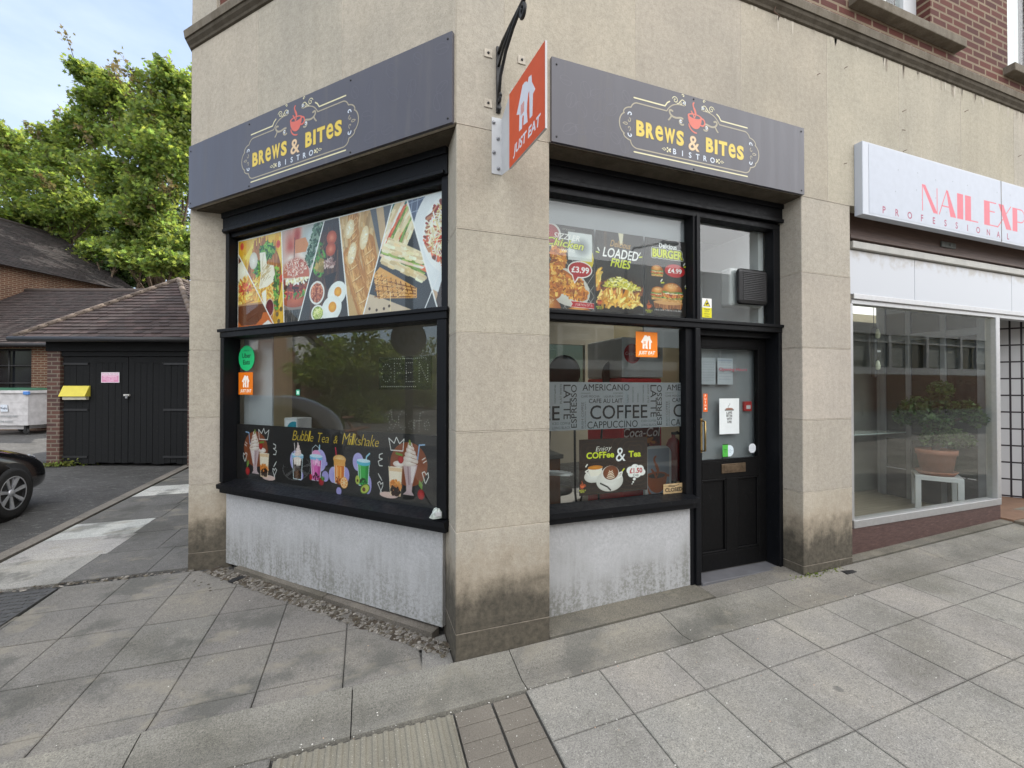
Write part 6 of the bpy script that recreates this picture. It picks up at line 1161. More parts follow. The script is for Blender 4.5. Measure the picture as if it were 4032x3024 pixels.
for i in range(5): mb.box((-.12, -.07, i * .004), (.10, .08, i * .004 + .003), M=Matrix.Rotation(.3 * i - .5, 4, 'Z') @ Matrix.Rotation(.04 * i, 4, 'Y'))
mb.build('sheets', M['white'], t)
for k, (px, py, sc_) in enumerate(((2222, 1468, 1.0), (2420, 1478, .95))):
    p = atY(px, py, 1.25 + .2 * k); t = thing('cafe_chair', ['round backed black cafe chair nearest the corner pier', 'round backed black cafe chair beside the red drinks machine'][k], 'chair', (p.x, p.y, .075), .15 * k, 'black chairs inside the cafe')
    h = p.z - .075; mb = MB(); mb.lathe([(0, -.02), (.15, -.02), (.175, -.005), (.175, .005), (.15, .02), (0, .02)], (0, 0, h), 24, axis='Y'); mb.build('backrest', M['black_plastic'], t)
    mb = MB(); mb.lathe([(0, 0), (.19, 0), (.2, .02), (.19, .04), (0, .045)], (0, .26, .45), 20); mb.build('seat', M['black_plastic'], t)
    for sx in (-1, 1):
        mb = MB(); mb.tube([(sx * .12, .02, h - .1), (sx * .16, .08, .46), (sx * .19, .02, 0)], .012, 8); mb.build('leg', M['darkmetal'], t); mb = MB(); mb.tube([(sx * .12, .36, .46), (sx * .17, .46, 0)], .012, 8); mb.build('leg', M['darkmetal'], t)
p = atY(2652, 1745, 1.1); t = thing('fire_extinguisher', 'red fire extinguisher standing inside behind the window corner', 'fire extinguisher', (p.x, 1.1, .075)); h = p.z - .075 + .12
mb = MB(); mb.lathe([(0, h - .50), (.07, h - .5), (.075, h - .48), (.075, h - .14), (.05, h - .08), (.02, h - .06), (.02, h - .02), (0, h - .02)], n=20); mb.build('cylinder', simple('extinguisher_red', (.30, .02, .02), .3, .05, 9), t)
mb = MB(); mb.tube([(0, 0, h - .02), (.03, -.02, h), (.09, -.02, h - .05), (.095, -.02, h - .25)], .010, 8); mb.box((-.02, -.02, h - .03), (.07, .01, h - .005)); mb.build('hose', M['rubber'], t); mb = MB(); mb.lathe([(0, 0), (.12, 0), (.12, .02), (.03, .03), (.03, h - .5), (0, h - .5)], n=16); mb.build('stand', M['darkmetal'], t)
t = thing('alarm_box', 'small red fire alarm box seen through the door glass', 'alarm', (2.685, .362, 1.435)); mb = MB(); mb.box((-.035, -.012, -.04), (.05, .012, .045), bev=.004); mb.build('case', simple('alarm_red', (.40, .03, .03), .4, .05, 9), t); mb = MB(); mb.box((-.015, -.0135, -.02), (.032, -.012, .012)); mb.build('label_plate', M['white'], t)
t = thing('teal_box', 'white and teal cardboard box standing behind the foot of the splayed window', 'box', LW(2.12, .42, .93), R_(-45)); mb = MB(); mb.box((0, 0, 0), (.17, .15, .40), bev=.003); mb.build('carton', M['white'], t); c = Cv(.15, .36, .003, '#d9dee0'); c.ell(.12, .25, .10, .10, '#2a8aa0'); c.ell(.03, .06, .03, .02, '#4a4a48'); c.mesh('print', (.01, -.0015, .02), (1, 0, 0), (0, 0, 1), M['print'], t)
t = thing('display_table', 'low dark table standing inside the splayed window', 'table', LW(1.4, .85, .075), R_(-45)); mb = MB(); mb.box((-1.0, -.4, .80), (1.0, .2, .84), bev=.004); mb.build('top', M['floor_in'], t)
for x in (-.95, .95):
    for y in (-.35, .15): mb = MB(); mb.box((x - .025, y - .025, 0), (x + .025, y + .025, .80)); mb.build('leg', M['darkmetal'], t)
# ------------------------------------------------------------------ things in the beauty shop window
zf = .20; fl_ = lambda px, py: on(px, py, (0, 0, 1), zf)
a = fl_(3611, 1998); b2 = fl_(3760, 1978)
tb = fl_(3688, 2004); htab = .40; VR = -R_(58)
t = thing('side_table', 'small square white side table under the potted plant', 'table', (tb.x, tb.y, zf), VR); hw = .195
mb = MB(); mb.box((-hw, -hw, htab - .05), (hw, hw, htab), bev=.004); mb.build('top', M['white'], t)
for sx in (-1, 1):
    for sy in (-1, 1): mb = MB(); mb.box((sx * (hw - .025) - .025, sy * (hw - .025) - .025, 0), (sx * (hw - .025) + .025, sy * (hw - .025) + .025, htab - .05), bev=.002); mb.build('leg', M['white'], t)
def leafmat(name, c1, c2, trans=.35, rough=.55):
    q = NT(name); c = q.mix(1, q.attr(), c1, 'MULTIPLY'); t_ = q.t; q.col(c).rough(rough); q.b.inputs['Specular IOR Level'].default_value = .25
    tr = q.n("ShaderNodeBsdfTranslucent"); c2_ = q.mix(1, q.attr(), c2, 'MULTIPLY'); q.l(c2_, tr.inputs['Color']); ms = q.n("ShaderNodeMixShader", ); ms.inputs[0].default_value = trans
    q.l(q.b.outputs[0], ms.inputs[1]); q.l(tr.outputs[0], ms.inputs[2]); q.l(ms.outputs[0], q.o.inputs['Surface']); return q.m
M['leaf_in'] = leafmat('houseplant_leaf', (.048, .095, .03), (.10, .18, .03), .2, .35); M['bark'] = simple('brown_bark', (.10, .07, .045), .9, .35, 14, 0, .006, 30)
def leaves(mb, pts, size, rg, shape=6, flat=.4, cvar=.4):
    for p in pts:
        s_ = size * rg.uniform(.65, 1.35); a = rg.uniform(0, 6.283); tilt = Vector((rg.gauss(0, 1), rg.gauss(0, 1), rg.gauss(flat * 2, .8))).normalized(); u = tilt.orthogonal().normalized(); v = tilt.cross(u)
        u2 = u * math.cos(a) + v * math.sin(a); v2 = tilt.cross(u2); k = rg.uniform(1 - cvar, 1 + cvar); col = (k * rg.uniform(.85, 1.2), k, k * rg.uniform(.7, 1.1))
        if shape == 6: o2 = [(0, -.5, 0), (.28, -.15, .03), (.26, .15, .03), (0, .55, -.04), (-.26, .15, .03), (-.28, -.15, .03)]
        else: o2 = [(0, -.45, 0), (.18, -.22, 0), (.52, -.18, .03), (.26, .05, 0), (.36, .38, .03), (.1, .22, 0), (0, .6, -.05), (-.1, .22, 0), (-.36, .38, .03), (-.26, .05, 0), (-.52, -.18, .03), (-.18, -.22, 0)]
        mb.add([p + u2 * (x * s_) + v2 * (y * s_) + tilt * (z * s_) for x, y, z in o2], [tuple(range(len(o2)))], 0, col)
t = thing('potted_plant', 'jade like houseplant in a terracotta pot in the beauty shop window', 'plant', (tb.x, tb.y, zf + htab), VR)
tc_ = simple('terracotta', (.27, .10, .055), .75, .12, 18, 0, .001, 80)
mb = MB(); mb.lathe([(0, .02), (.135, .02), (.165, .23), (.178, .235), (.182, .29), (.172, .295), (.16, .26), (0, .26)], n=32); mb.build('pot', tc_, t)
mb = MB(); mb.lathe([(0, 0), (.15, 0), (.175, .045), (.183, .045), (.16, .015), (0, .014)], n=32); mb.build('saucer', tc_, t)
rg = random.Random(21); PZ = lambda z: .29 + (z - .29) * 1.2 if z > .29 else z; mb = MB(); br = [[(0, 0, .25), (.01, 0, .42), (-.01, .02, .56), (.03, 0, .70), (.05, .02, .86)], [(0, 0, .42), (-.12, .02, .56), (-.26, 0, .62)], [(0, 0, .44), (.12, .03, .50), (.18, .0, .58), (.30, .02, .62)], [(0, 0, .36), (.1, -.05, .38), (.2, -.05, .37)], [(0, 0, .55), (-.15, -.08, .66)]]
br = [[(x * .86, y, PZ(z)) for x, y, z in b_] for b_ in br]
for b_ in br: mb.tube(b_, [.035, .03, .022, .014, .01][:len(b_)] if len(b_) == 5 else [.022, .016, .008][:len(b_)] if len(b_) == 3 else [.02] * (len(b_) - 1) + [.008] if len(b_) > 2 else [.018, .008], 8)
mb.build('trunk', M['bark'], t); mb = MB(); cl2 = [(.05, 0, .86, .12, 420), (.02, .03, .73, .12, 360), (-.2, 0, .69, .14, 460), (-.30, .03, .60, .12, 300), (-.10, -.05, .60, .11, 260), (.06, -.03, .57, .10, 220), (.27, .02, .66, .14, 380), (.38, .03, .60, .11, 240), (.11, -.06, .42, .13, 380), (-.07, -.06, .40, .10, 220), (.24, 0, .39, .11, 240), (-.02, .0, .50, .10, 150)]
pts = []
for x, y, z, r_, n in [(a * .86, b, PZ(c), d * .98, e) for a, b, c, d, e in cl2]:
    for _ in range(n): d = Vector((rg.gauss(0, 1), rg.gauss(0, 1), rg.gauss(0, .7))).normalized() * r_ * rg.random() ** .5; pts.append(Vector((x, y, z)) + d)
leaves(mb, pts, .045, rg); mb.build('foliage', M['leaf_in'], t, colattr=True, fixn=False)
p = atY(3441, 1352, .55); p2 = atY(3441, 1485, .55)
t = thing('tube_fitting', 'upright black tube fitting with two glass bulbs hung in the beauty shop window', 'lamp', (p.x, .55, p2.z)); hh = p.z - p2.z + .18
mb = MB(); mb.box((-.028, -.02, 0), (.028, .02, hh), bev=.008); mb.build('tube', M['black_plastic'], t)
for z in (hh * .23, hh * .85): mb = MB(); mb.lathe([(0, -.05), (.02, -.04), (.024, 0), (.012, .05), (0, .06)], (.01, -.03, z), 12); mb.build('bulb', simple('clear_bulb', (.55, .58, .45), .1, .1, 9), t)
mb = MB(); mb.box((.028, -.012, hh * .5), (.09, .012, hh * .535)); mb.build('bracket', M['white'], t); mb = MB(); mb.tube([(0, 0, hh), (0, 0, 2.95 - p2.z)], .003, 5); mb.build('wire', M['black_plastic'], t)
def wallbox(name, lb, cat, px, py, Y, w_, h_, mat, d=.03):
    p = atY(px, py, Y); t = thing(name, lb, cat, p); mb = MB(); mb.box((-w_ / 2, -d, -h_ / 2), (w_ / 2, 0, h_ / 2), bev=.004); mb.build('case', mat, t); mb = MB(); mb.box((-w_ * .3, -d - .002, -h_ * .15), (w_ * .3, -d, h_ * .15)); mb.build('label_plate', M['white'], t); return t
mb = MB(); pa, pb_ = atY(3345, 1700, 2.62), atY(3514, 1700, 2.62)
iw = MB(); iw.box((3.30, 2.62, .2), (pb_.x, 2.70, 2.94)); iw.build('salon_partition', simple('yellowish_cream_wall', (.50, .45, .33), .8, .08, 2), B)
wallbox('alarm_box', 'small red fire alarm box on the cream wall of the beauty shop', 'alarm', 3435, 1527, 2.61, .14, .13, simple('alarm_red_salon', (.40, .03, .03), .4, .05, 9))
p = atY(3472, 1608, 2.2); t = thing('reception_desk', 'tall white reception plinth at the back of the beauty shop', 'desk', (p.x, 2.2, zf)); mb = MB(); mb.box((-.32, 0, 0), (.30, .5, p.z - zf), bev=.006); mb.build('cabinet', M['white'], t)
q = NT('amber_glow'); q.b.inputs['Emission Color'].default_value = (1, .55, .05, 1); q.b.inputs['Emission Strength'].default_value = 1.6  # emission stands in for an amber reflection, not a lit lamp
p = atY(3478, 1618, 2.1); t = thing('amber_reflection', 'small amber glow over the white plinth, standing in for a reflection', 'lamp', p); mb = MB(); mb.lathe([(0, -.03), (.04, -.028), (.065, 0), (.04, .025), (0, .028)], n=16); mb.build('shade', q.m, t); mb = MB(); mb.lathe([(.10, .03), (.11, .045), (.05, .06), (0, .06)], n=16); mb.build('cap', M['darkmetal'], t)
p = on(3390, 1830, (0, 0, 1), zf); t = thing('salon_chair', 'low dark upholstered chair on a steel leg beside the beauty shop wall', 'chair', (p.x - .2, p.y, zf)); mb = MB(); mb.box((-.3, -.3, .18), (.28, .3, .42), bev=.04); mb.build('seat', simple('dark_leather', (.03, .025, .022), .45, .2, 20), t); mb = MB(); mb.box((-.3, .2, .42), (.28, .32, .80), bev=.04); mb.build('backrest', simple('navy_leather', (.015, .02, .05), .45, .2, 20), t); mb = MB(); mb.tube([(.2, -.2, 0), (.2, -.2, .18)], .018, 10); mb.build('leg', M['steel'], t)
p = atY(3460, 1705, 1.0); t = thing('glass_shelf', 'thin glass shelf across the beauty shop window bay', 'shelf', (3.31, .9, p.z)); mb = MB(); mb.box((0, 0, 0), (p.x - 3.31 + .35, .3, .012), bev=.002); mb.build('glass', simple('shelf_glass_edge', (.45, .52, .5), .1, .05, 4), t); mb = MB(); mb.box((0, .26, -.06), (.03, .3, 0)); mb.build('bracket', M['steel'], t)
p = atY(3698, 1465, 1.15); c = Cv(.17, .17, .003, '#a3222c'); c.text('open', .085, .085, .045, '#f2e6e6', .02); c.line([(.03, .05), (.14, .07)], .006, '#f2e6e6'); tag(c.mesh('open_sign', p - Vector((.085, 0, .085)), (1, 0, 0), (0, 0, 1), M['print']), 'small red open sign on the dark inner door of the beauty shop', 'sign')
mb = MB(); x_ = atY(3535, 1600, 1.3).x
for a, b_ in ((0, .06), (.42, .48), (.95, 1.02)): mb.box((x_ + a, 1.28, .2), (x_ + b_, 1.34, 2.42))
mb.box((x_, 1.28, .2), (x_ + 1.02, 1.34, .50)); mb.box((x_, 1.28, 2.3), (x_ + 1.02, 1.34, 2.45)); mb.build('inner_door', simple('grey_inner_frame', (.16, .17, .18), .5, .1, 9), B)
mb = MB(); mb.box((x_ + .5, 1.36, .2), (5.6, 1.40, 2.5)); mb.build('salon_partition', simple('grey_green_partition', (.22, .225, .20), .8, .1, 3), B)
# ------------------------------------------------------------------ alley: garage, outbuilding, house
E1 = Vector((math.cos(YAW), math.sin(YAW), 0)); E2 = Vector((-math.sin(YAW), math.cos(YAW), 0)); GO = CAM + E1 * ((241 - 2016) / FPX * 8.0) + E2 * 8.0; GO.z = 0
MG = Matrix(((E1.x, E2.x, 0, GO.x), (E1.y, E2.y, 0, GO.y), (0, 0, 1, 0), (0, 0, 0, 1)))
gp = lambda a, b, z: MG @ Vector((a, b, z))
M['brickG'] = brick('garage_brick', (E1.x, E1.y), (.16, .075, .055), (.10, .055, .05), (.26, .22, .17), .225, .078)
M['brickH'] = brick('old_house_brick', (E1.x, E1.y), (.20, .085, .045), (.14, .055, .032), (.33, .27, .19), .225, .075)
tq = NT('clay_roof_tile'); c_ = tq.mix(1, tq.attr(), (1, 1, 1), 'MULTIPLY'); c_ = tq.mix(.8, c_, tq.ramp(tq.noise(30, detail=5, rough=.7), [(.3, (.6, .6, .6)), (.7, (1.25, 1.22, 1.2))]), 'MULTIPLY'); tq.col(c_).rough(.85).bump(tq.noise(60, detail=4), .004, .6); M['tile'] = tq.m
def tiles(mb, eL, eR, tL, tR, cw=.17, ch=.115, seed=1, base=(.050, .036, .032), thick=.022):
    eL, eR, tL, tR = map(Vector, (eL, eR, tL, tR)); rg = random.Random(seed); rows = max(2, int(((tL + tR) / 2 - (eL + eR) / 2).length / ch)); n = (eR - eL).cross(tL - eL); n = n.normalized() if n.length > 1e-6 else (eR - eL).cross(tR - eL).normalized()
    if n.z < 0: n = -n
    mb.add([eL - n * .012, eR - n * .012, tR - n * .012, tL - n * .012], [(0, 1, 2, 3)], 0, tuple(x * .6 for x in base))
    full = (eR - eL); fd = full.normalized()
    for r in range(rows):
        f0, f1 = r / rows, (r + 1.12) / rows; a0, b0, a1, b1 = eL.lerp(tL, f0), eR.lerp(tR, f0), eL.lerp(tL, min(f1, 1)), eR.lerp(tR, min(f1, 1)); w0 = (b0 - a0).length
        if w0 < .03: continue
        x = -(cw / 2 if r % 2 else 0) + ((a0 - eL).dot(fd) % cw) * -1
        while x < w0:
            xa, xb = max(x, 0), min(x + cw - .004, w0); x += cw
            if xb - xa < .01: continue
            h = thick + rg.uniform(-.004, .008); d1 = (a1 - a0); k = rg.uniform(.72, 1.3); col = (base[0] * k * rg.uniform(.95, 1.12), base[1] * k, base[2] * k)
            p0, p1 = a0 + fd * xa, a0 + fd * xb; up = (tL - eL).lerp(tR - eR, .5) * ((f1 - f0)); up = up - fd * up.dot(fd); q0, q1 = p0 + up, p1 + up
            mb.add([p0 + n * h, p1 + n * h, q1 + n * .004, q0 + n * .004, p0 - n * .004, p1 - n * .004], [(0, 1, 2, 3), (4, 5, 1, 0)], 0, col)
G_ = thing('garage', 'low dark garage with black plank double doors and a hipped tile roof', 'garage', (0, 0, 0))
zg = gz(*gp(1.2, 0, 0).xy); DX1 = 2.43
mb = MB(); mb.box((-.25, -.02, zg - .15), (-.003, .25, 2.30), bev=.004, M=MG); mb.box((-.55, .06, 2.30), (0, .25, 2.44), M=MG) if False else None; mb.box((DX1, -.02, zg - .15), (2.75, .25, 2.40), bev=.004, M=MG); mb.build('brick_pier', M['brickG'], G_); M['brickG2'] = brick('garage_side_brick', (E2.x, E2.y), (.16, .075, .055), (.10, .055, .05), (.26, .22, .17), .225, .078); mb = MB(); mb.box((-.25, .25, zg - .15), (-.05, 5.0, 2.56), M=MG); mb.box((2.55, .25, zg - .15), (2.75, 5, 2.56), M=MG); mb.box((-.05, 4.9, zg - .1), (2.55, 5.0, 2.56), M=MG); mb.build('side_wall', M['brickG2'], G_)
M['garageblack'] = paint_mat('weathered_black_planks', (.010, .0105, .011), .7, .655)
mb = MB(); mb.box((-.25, -.05, 2.30), (2.75, .10, 2.50), bev=.004, M=MG); mb.box((0, .0, 2.205), (DX1, .10, 2.298), M=MG); mb.build('lintel', M['garageblack'], G_)
for k, (a0, a1) in enumerate(((.012, 1.252), (1.262, DX1 - .01))):
    mb = MB(); npl = 10
    for i in range(npl):
        w_ = (a1 - a0) / npl; zb = zg + .02 + rnd.uniform(0, .035); mb.box((a0 + i * w_ + .002, .03 + rnd.uniform(-.003, .003), zb), (a0 + (i + 1) * w_ - .002, .06, 2.195), bev=.003, M=MG)
    mb.box((a0, .022, 2.08), (a1, .034, 2.195), bev=.002, M=MG)
    dr = mb.build('door_leaf', M['garageblack'], G_)
    for z in (1.18, .28, 2.06):
        mb = MB(); s0, s1 = (a0, a0 + .48) if k == 0 else (a1 - .48, a1); mb.box((s0, .010, z - .02), (s1, .03, z + .02), bev=.003, M=MG); mb.build('strap_hinge', M['darkmetal'], dr)
mb = MB(); mb.box((1.19, -.005, 1.445), (1.30, .025, 1.48), bev=.003, M=MG); mb.build('hasp', simple('pale_hasp', (.5, .49, .46), .5, .1, 20), G_)
mb = MB(); mb.box((1.245, -.03, 1.40), (1.29, -.006, 1.44), bev=.004, M=MG); mb.tube([gp(1.252, -.018, 1.44), gp(1.252, -.018, 1.465), gp(1.283, -.018, 1.465), gp(1.283, -.018, 1.44)], .004, 6); mb.build('padlock', M['steel'], G_)
mb = MB(); ez, az = 2.53, 4.02; el, er, f_, ap, apb = -.58, 2.85, -.28, 1.10, 1.45
A_, B_, T_ = gp(el, f_, ez), gp(er, f_, ez), gp(ap, f_ + 1.70, az); BK = gp(ap, 5.2, az)
tiles(mb, A_, B_, T_, T_, seed=2); tiles(mb, gp(el, 5.2, ez), A_, BK, T_, seed=3); tiles(mb, B_, gp(er, 5.2, ez), T_, BK, seed=4)
for a, b_ in ((A_, T_), (B_, T_), (T_, BK)):
    nn = int((b_ - a).length / .22)
    for i in range(nn): p, q_ = a.lerp(b_, i / nn), a.lerp(b_, (i + 1.15) / nn); k = rnd.uniform(.9, 1.9); mb.tube([p + Vector((0, 0, .02)), q_ + Vector((0, 0, .012))], .055, 8, col=(.10 * k, .078 * k, .062 * k))
mb.build('tiled_roof', M['tile'], G_, colattr=True)
mb = MB(); mb.tube([gp(el - .02, f_ - .06, ez - .03), gp(er, f_ - .06, ez - .05)], .05, 10); mb.build('gutter', M['darkmetal'], G_)
mb = MB(); mb.add([gp(el + .05, f_ + .05, ez - .02), gp(er - .05, f_ + .05, ez - .02), gp(er - .05, 5.1, ez - .02), gp(el + .05, 5.1, ez - .02)], [(0, 1, 2, 3)]); mb.build('soffit', M['soil'], G_)
t = thing('yellow_box', 'yellow hooded plastic box fixed to the black garage door', 'box', gp((300 - 241) / FPX * 8, .022, 1.53), YAW)
mb = MB(); mb.add([(-.25, -.02, .11), (.25, -.02, .11), (.25, -.11, -.09), (-.25, -.11, -.09), (-.25, 0, .11), (.25, 0, .11), (.25, 0, -.09), (-.25, 0, -.09)], [(0, 1, 2, 3), (4, 5, 6, 7), (0, 1, 5, 4), (3, 2, 6, 7), (0, 3, 7, 4), (1, 2, 6, 5)]); mb.build('hood', simple('yellow_plastic', (.66, .56, .06), .5, .06, 8), t)
mb = MB(); mb.box((-.215, -.07, -.155), (.23, 0, -.092), bev=.006); mb.build('base', simple('cream_plastic', (.55, .52, .40), .6, .1, 9), t)
t = thing('parking_notice', 'small pink and white no parking notice on the garage door', 'sign', gp((431 - 241) / FPX * 8, .018, 1.80), YAW); mb = MB(); mb.box((-.175, -.003, -.10), (.175, 0, .10), bev=.001); mb.build('plate', M['white'], t)
c = Cv(.34, .195, .003, '#e6d3dc'); c.rect(.012, .012, .328, .135, '#d690b2'); c.text('POLITE NOTICE', .17, .152, .026, '#b87c9c', .01, w=.30); c.text('NO PARKING', .17, .098, .026, '#f2e2ea', .02, w=.26); c.text('PLEASE LEAVE', .17, .060, .022, '#f0dde6', .01, w=.26); c.text('CLEAR', .17, .025, .022, '#f0dde6', .01, w=.14); c.mesh('print', (-.17, -.0045, -.0975), (1, 0, 0), (0, 0, 1), M['print'], t)
# outbuilding behind the bin
OB = thing('outbuilding', 'long low brick outbuilding with a tile roof and dark barred window behind the bin', 'building', (0, 0, 0))
mo = lambda px, D: CAM + E1 * ((px - 2016) / FPX * D) + E2 * D
W0, W1 = mo(-420, 13.2), mo(560, 13.2); wz = 3.0
def wallseg(mb, pa, pb, z0, z1, th=.25):
    d = (pb - pa).normalized(); n = Vector((-d.y, d.x, 0)); P = [pa, pb, pb + n * th, pa + n * th]; mb.add([(p.x, p.y, z0) for p in P] + [(p.x, p.y, z1) for p in P], [(0, 1, 2, 3), (4, 5, 6, 7), (0, 1, 5, 4), (1, 2, 6, 5), (2, 3, 7, 6), (3, 0, 4, 7)])
wa, wb = mo(-170, 13.2), mo(123, 13.2); mb = MB(); wallseg(mb, W0, wa, -.2, wz); wallseg(mb, wb, W1, -.2, wz); wallseg(mb, wa, wb, -.2, 1.25); wallseg(mb, wa, wb, 2.84, wz); mb.build('brick_wall', M['brickH'], OB)
mb = MB(); d = (wb - wa)
for i in range(4): p = wa + d * (i / 3) * .98 + E1 * .02 + E2 * .08; mb.tube([Vector((p.x, p.y, 1.25)), Vector((p.x, p.y, 2.84))], .025, 6)
for z in (1.28, 1.75, 2.3, 2.8): mb.tube([Vector((wa.x, wa.y, z)) + E2 * .08, Vector((wb.x, wb.y, z)) + E2 * .08], .025, 6)
wn = mb.build('barred_window', M['darkmetal'], OB); mb = MB(); P = [wa + E2 * .14, wb + E2 * .14]; mb.quad((P[0].x, P[0].y, 1.2), (P[1].x, P[1].y, 1.2), (P[1].x, P[1].y, 2.86), (P[0].x, P[0].y, 2.86)); mb.build('dark_glass', simple('dusty_dark_glass', (.012, .014, .017), .15, .3, 3), wn)
mb = MB(); eL, eR = mo(-430, 12.85), mo(640, 12.85); tL, tR = mo(-60, 16.0), mo(720, 16.0)
for p, z in ((eL, 2.95), (eR, 2.95), (tL, 5.32), (tR, 5.32)): p.z = z
tL = Vector((eL.x, eL.y, 0)) + E2 * 3.15; tL.z = 5.32; tR = Vector((eR.x, eR.y, 0)) + E2 * 3.15; tR.z = 5.32
tiles(mb, eL, eR, tL, tR, .18, .13, 7, (.038, .029, .027)); mb.tube([tL, tR], .09, 8, col=(.07, .055, .048)); mb.build('tiled_roof', M['tile'], OB, colattr=True)
mb = MB(); mb.tube([eL + Vector((0, 0, -.03)), eR + Vector((0, 0, -.03))], .06, 8); mb.build('gutter', M['darkmetal'], OB)
# brick house behind
HS = thing('brick_house', 'large old brick house with a broad dark tiled roof behind the outbuilding', 'house', (0, 0, 0))
P0, P1 = mo(0, 15.3), mo(500, 19.5); dv = (P1 - P0); dv.z = 0; dv.normalize(); P00 = P0 - dv * 5; nl = Vector((-dv.y, dv.x, 0))
M['brickH2'] = brick('orange_house_brick', (dv.x, dv.y), (.17, .072, .038), (.12, .048, .028), (.28, .22, .15), .225, .075)
mb = MB()
wall = [(P00.x, P00.y), (P1.x, P1.y), ((P1 + nl * 9).x, (P1 + nl * 9).y), ((P00 + nl * 9).x, (P00 + nl * 9).y)]; mb.prism(wall, -.2, 6.24); mb.build('brick_wall', M['brickH2'], HS)
mb = MB(); ez_ = 6.05; e0, e1 = P00 - nl * .35 - dv * .3, P1 - nl * .35 + dv * .3; r0, r1 = P00 + nl * 4.5, P1 + nl * 4.5 + dv * .3
for p, z in ((e0, ez_), (e1, ez_), (r0, ez_ + 3.0), (r1, ez_ + 3.0)): p.z = z
tiles(mb, e0, e1, r0, r1, .2, .14, 9, (.026, .021, .020)); b0, b1 = e0 + nl * 9.7, e1 + nl * 9.7; tiles(mb, b1, b0, r1, r0, .4, .3, 10, (.026, .021, .020)); mb.tube([r0, r1], .10, 8, col=(.05, .04, .036)); mb.build('tiled_roof', M['tile'], HS, colattr=True)
for v in ():
    pass
# wheeled bin
bo = mo(95, 12.45); bz = gz(bo.x, bo.y); t = thing('wheeled_bin', 'large white four wheeled waste bin with a green lid in front of the outbuilding', 'bin', (bo.x, bo.y, bz), YAW)
mb = MB(); bw0, bw1, z0_, z1_ = .60, .70, .26, 1.26; yb0, yb1 = .42, .50
def frust(mb, w0, d0, z0, w1, d1, z1): mb.add([(-w0, -d0, z0), (w0, -d0, z0), (w0, d0, z0), (-w0, d0, z0), (-w1, -d1, z1), (w1, -d1, z1), (w1, d1, z1), (-w1, d1, z1)], [(3, 2, 1, 0), (4, 5, 6, 7), (0, 1, 5, 4), (1, 2, 6, 5), (2, 3, 7, 6), (3, 0, 4, 7)])
frust(mb, bw0, yb0, z0_, bw1, yb1, z1_); 
for z in (.40, .55, .74, .92): f = (z - z0_) / (z1_ - z0_); mb.box((-(bw0 + (bw1 - bw0) * f) - .004, -(yb0 + (yb1 - yb0) * f) - .006, z), (bw0 + (bw1 - bw0) * f + .004, -(yb0 + (yb1 - yb0) * f) + .03, z + .012))
mb.box((-.735, -.54, 1.18), (.735, .54, 1.27), bev=.012); mb.box((-.35, -.30, .14), (.35, .3, .26)); mb.build('body', simple('grubby_white_steel', (.55, .54, .54), .6, .18, 6), t)
mb = MB(); mb.add([(-.74, -.54, 1.27), (.74, -.54, 1.27), (.66, -.1, 1.345), (-.66, -.1, 1.345), (.74, .54, 1.30), (-.74, .54, 1.30)], [(0, 1, 2, 3), (3, 2, 4, 5), (0, 3, 5), (1, 4, 2)]); mb.build('lid', simple('green_lid', (.03, .11, .06), .5, .15, 8), t)
c = Cv(1.0, .62, .004, '#b9b9ba'); c.m[:] = False; c.rect(.40, .36, .60, .56, '#d5dde6'); c.line([(.46, .38), (.46, .54)], .006, '#9aa6b4'); c.line([(.54, .38), (.54, .54)], .006, '#9aa6b4'); c.text('Rugby', .50, .435, .05, '#4a5160', .03, w=.19); c.text('WORKS SERVICES UNIT', .5, .21, .045, '#868b8c', .01, w=.72); c.text('01788 533332', .5, .055, .045, '#868b8c', .01, w=.42); o = c.mesh('lettering', (-.5, -.452, .30), (1, 0, 0), (0, -.08, 1), M['print'], t, sparse=True)
for sx in (-1, 1):
    for sy in (-1, 1): mb = MB(); mb.lathe([(0, -.025), (.07, -.025), (.085, -.012), (.085, .012), (.07, .025), (0, .025)], (sx * .47, sy * .33, .087), 16, axis='Y'); mb.box((sx * .47 - .03, sy * .33 - .045, .09), (sx * .47 + .03, sy * .33 + .045, .26)); mb.build('wheel', M['rubber'], t)
mb = MB(); mb.box((.60, -.55, 1.14), (.745, -.48, 1.24), bev=.015); mb.build('blue_catch', simple('blue_plastic', (.08, .22, .55), .4, .1, 9), t)
# weeds at the garage foot
t = thing('weed_tuft', 'small yellow green weeds growing at the foot of the garage brick pier', 'weed', gp(0, -.06, zg)); mb = MB(); rg = random.Random(5); pts = [Vector((rg.gauss(.1, .22), rg.gauss(0, .05), abs(rg.gauss(.03, .04)))) for _ in range(240)]; leaves(mb, pts, .05, rg); M['weed'] = leafmat('weed_leaf', (.14, .17, .04), (.2, .25, .04), .3); mb.build('foliage', M['weed'], t, colattr=True, fixn=False)
t = thing('moss_tuft', 'green moss growing round the foot of the right stone pier', 'moss', (3.1, -.02, gz(3.1, 0))); mb = MB(); pts = [Vector((rg.gauss(0, .16), rg.gauss(0, .018), abs(rg.gauss(.008, .012)))) for _ in range(260)]; leaves(mb, pts, .02, rg); mb.build('foliage', M['weed'], t, colattr=True, fixn=False)
# ------------------------------------------------------------------ parked car (nose and near front wheel show)
wc = atG(57, 2040); HD = R_(89)
car = thing('parked_car', 'small black hatchback parked beside the alley kerb', 'car', (wc.x, wc.y, wc.z), HD)
carp = NT('black_car_paint'); carp.col((.0025, .0025, .0035)).rough(.16); carp.b.inputs['Coat Weight'].default_value = .6; carp.b.inputs['Coat Roughness'].default_value = .05; carp.bump(carp.noise(2.0, detail=2), .002, .1); M['car'] = carp.m
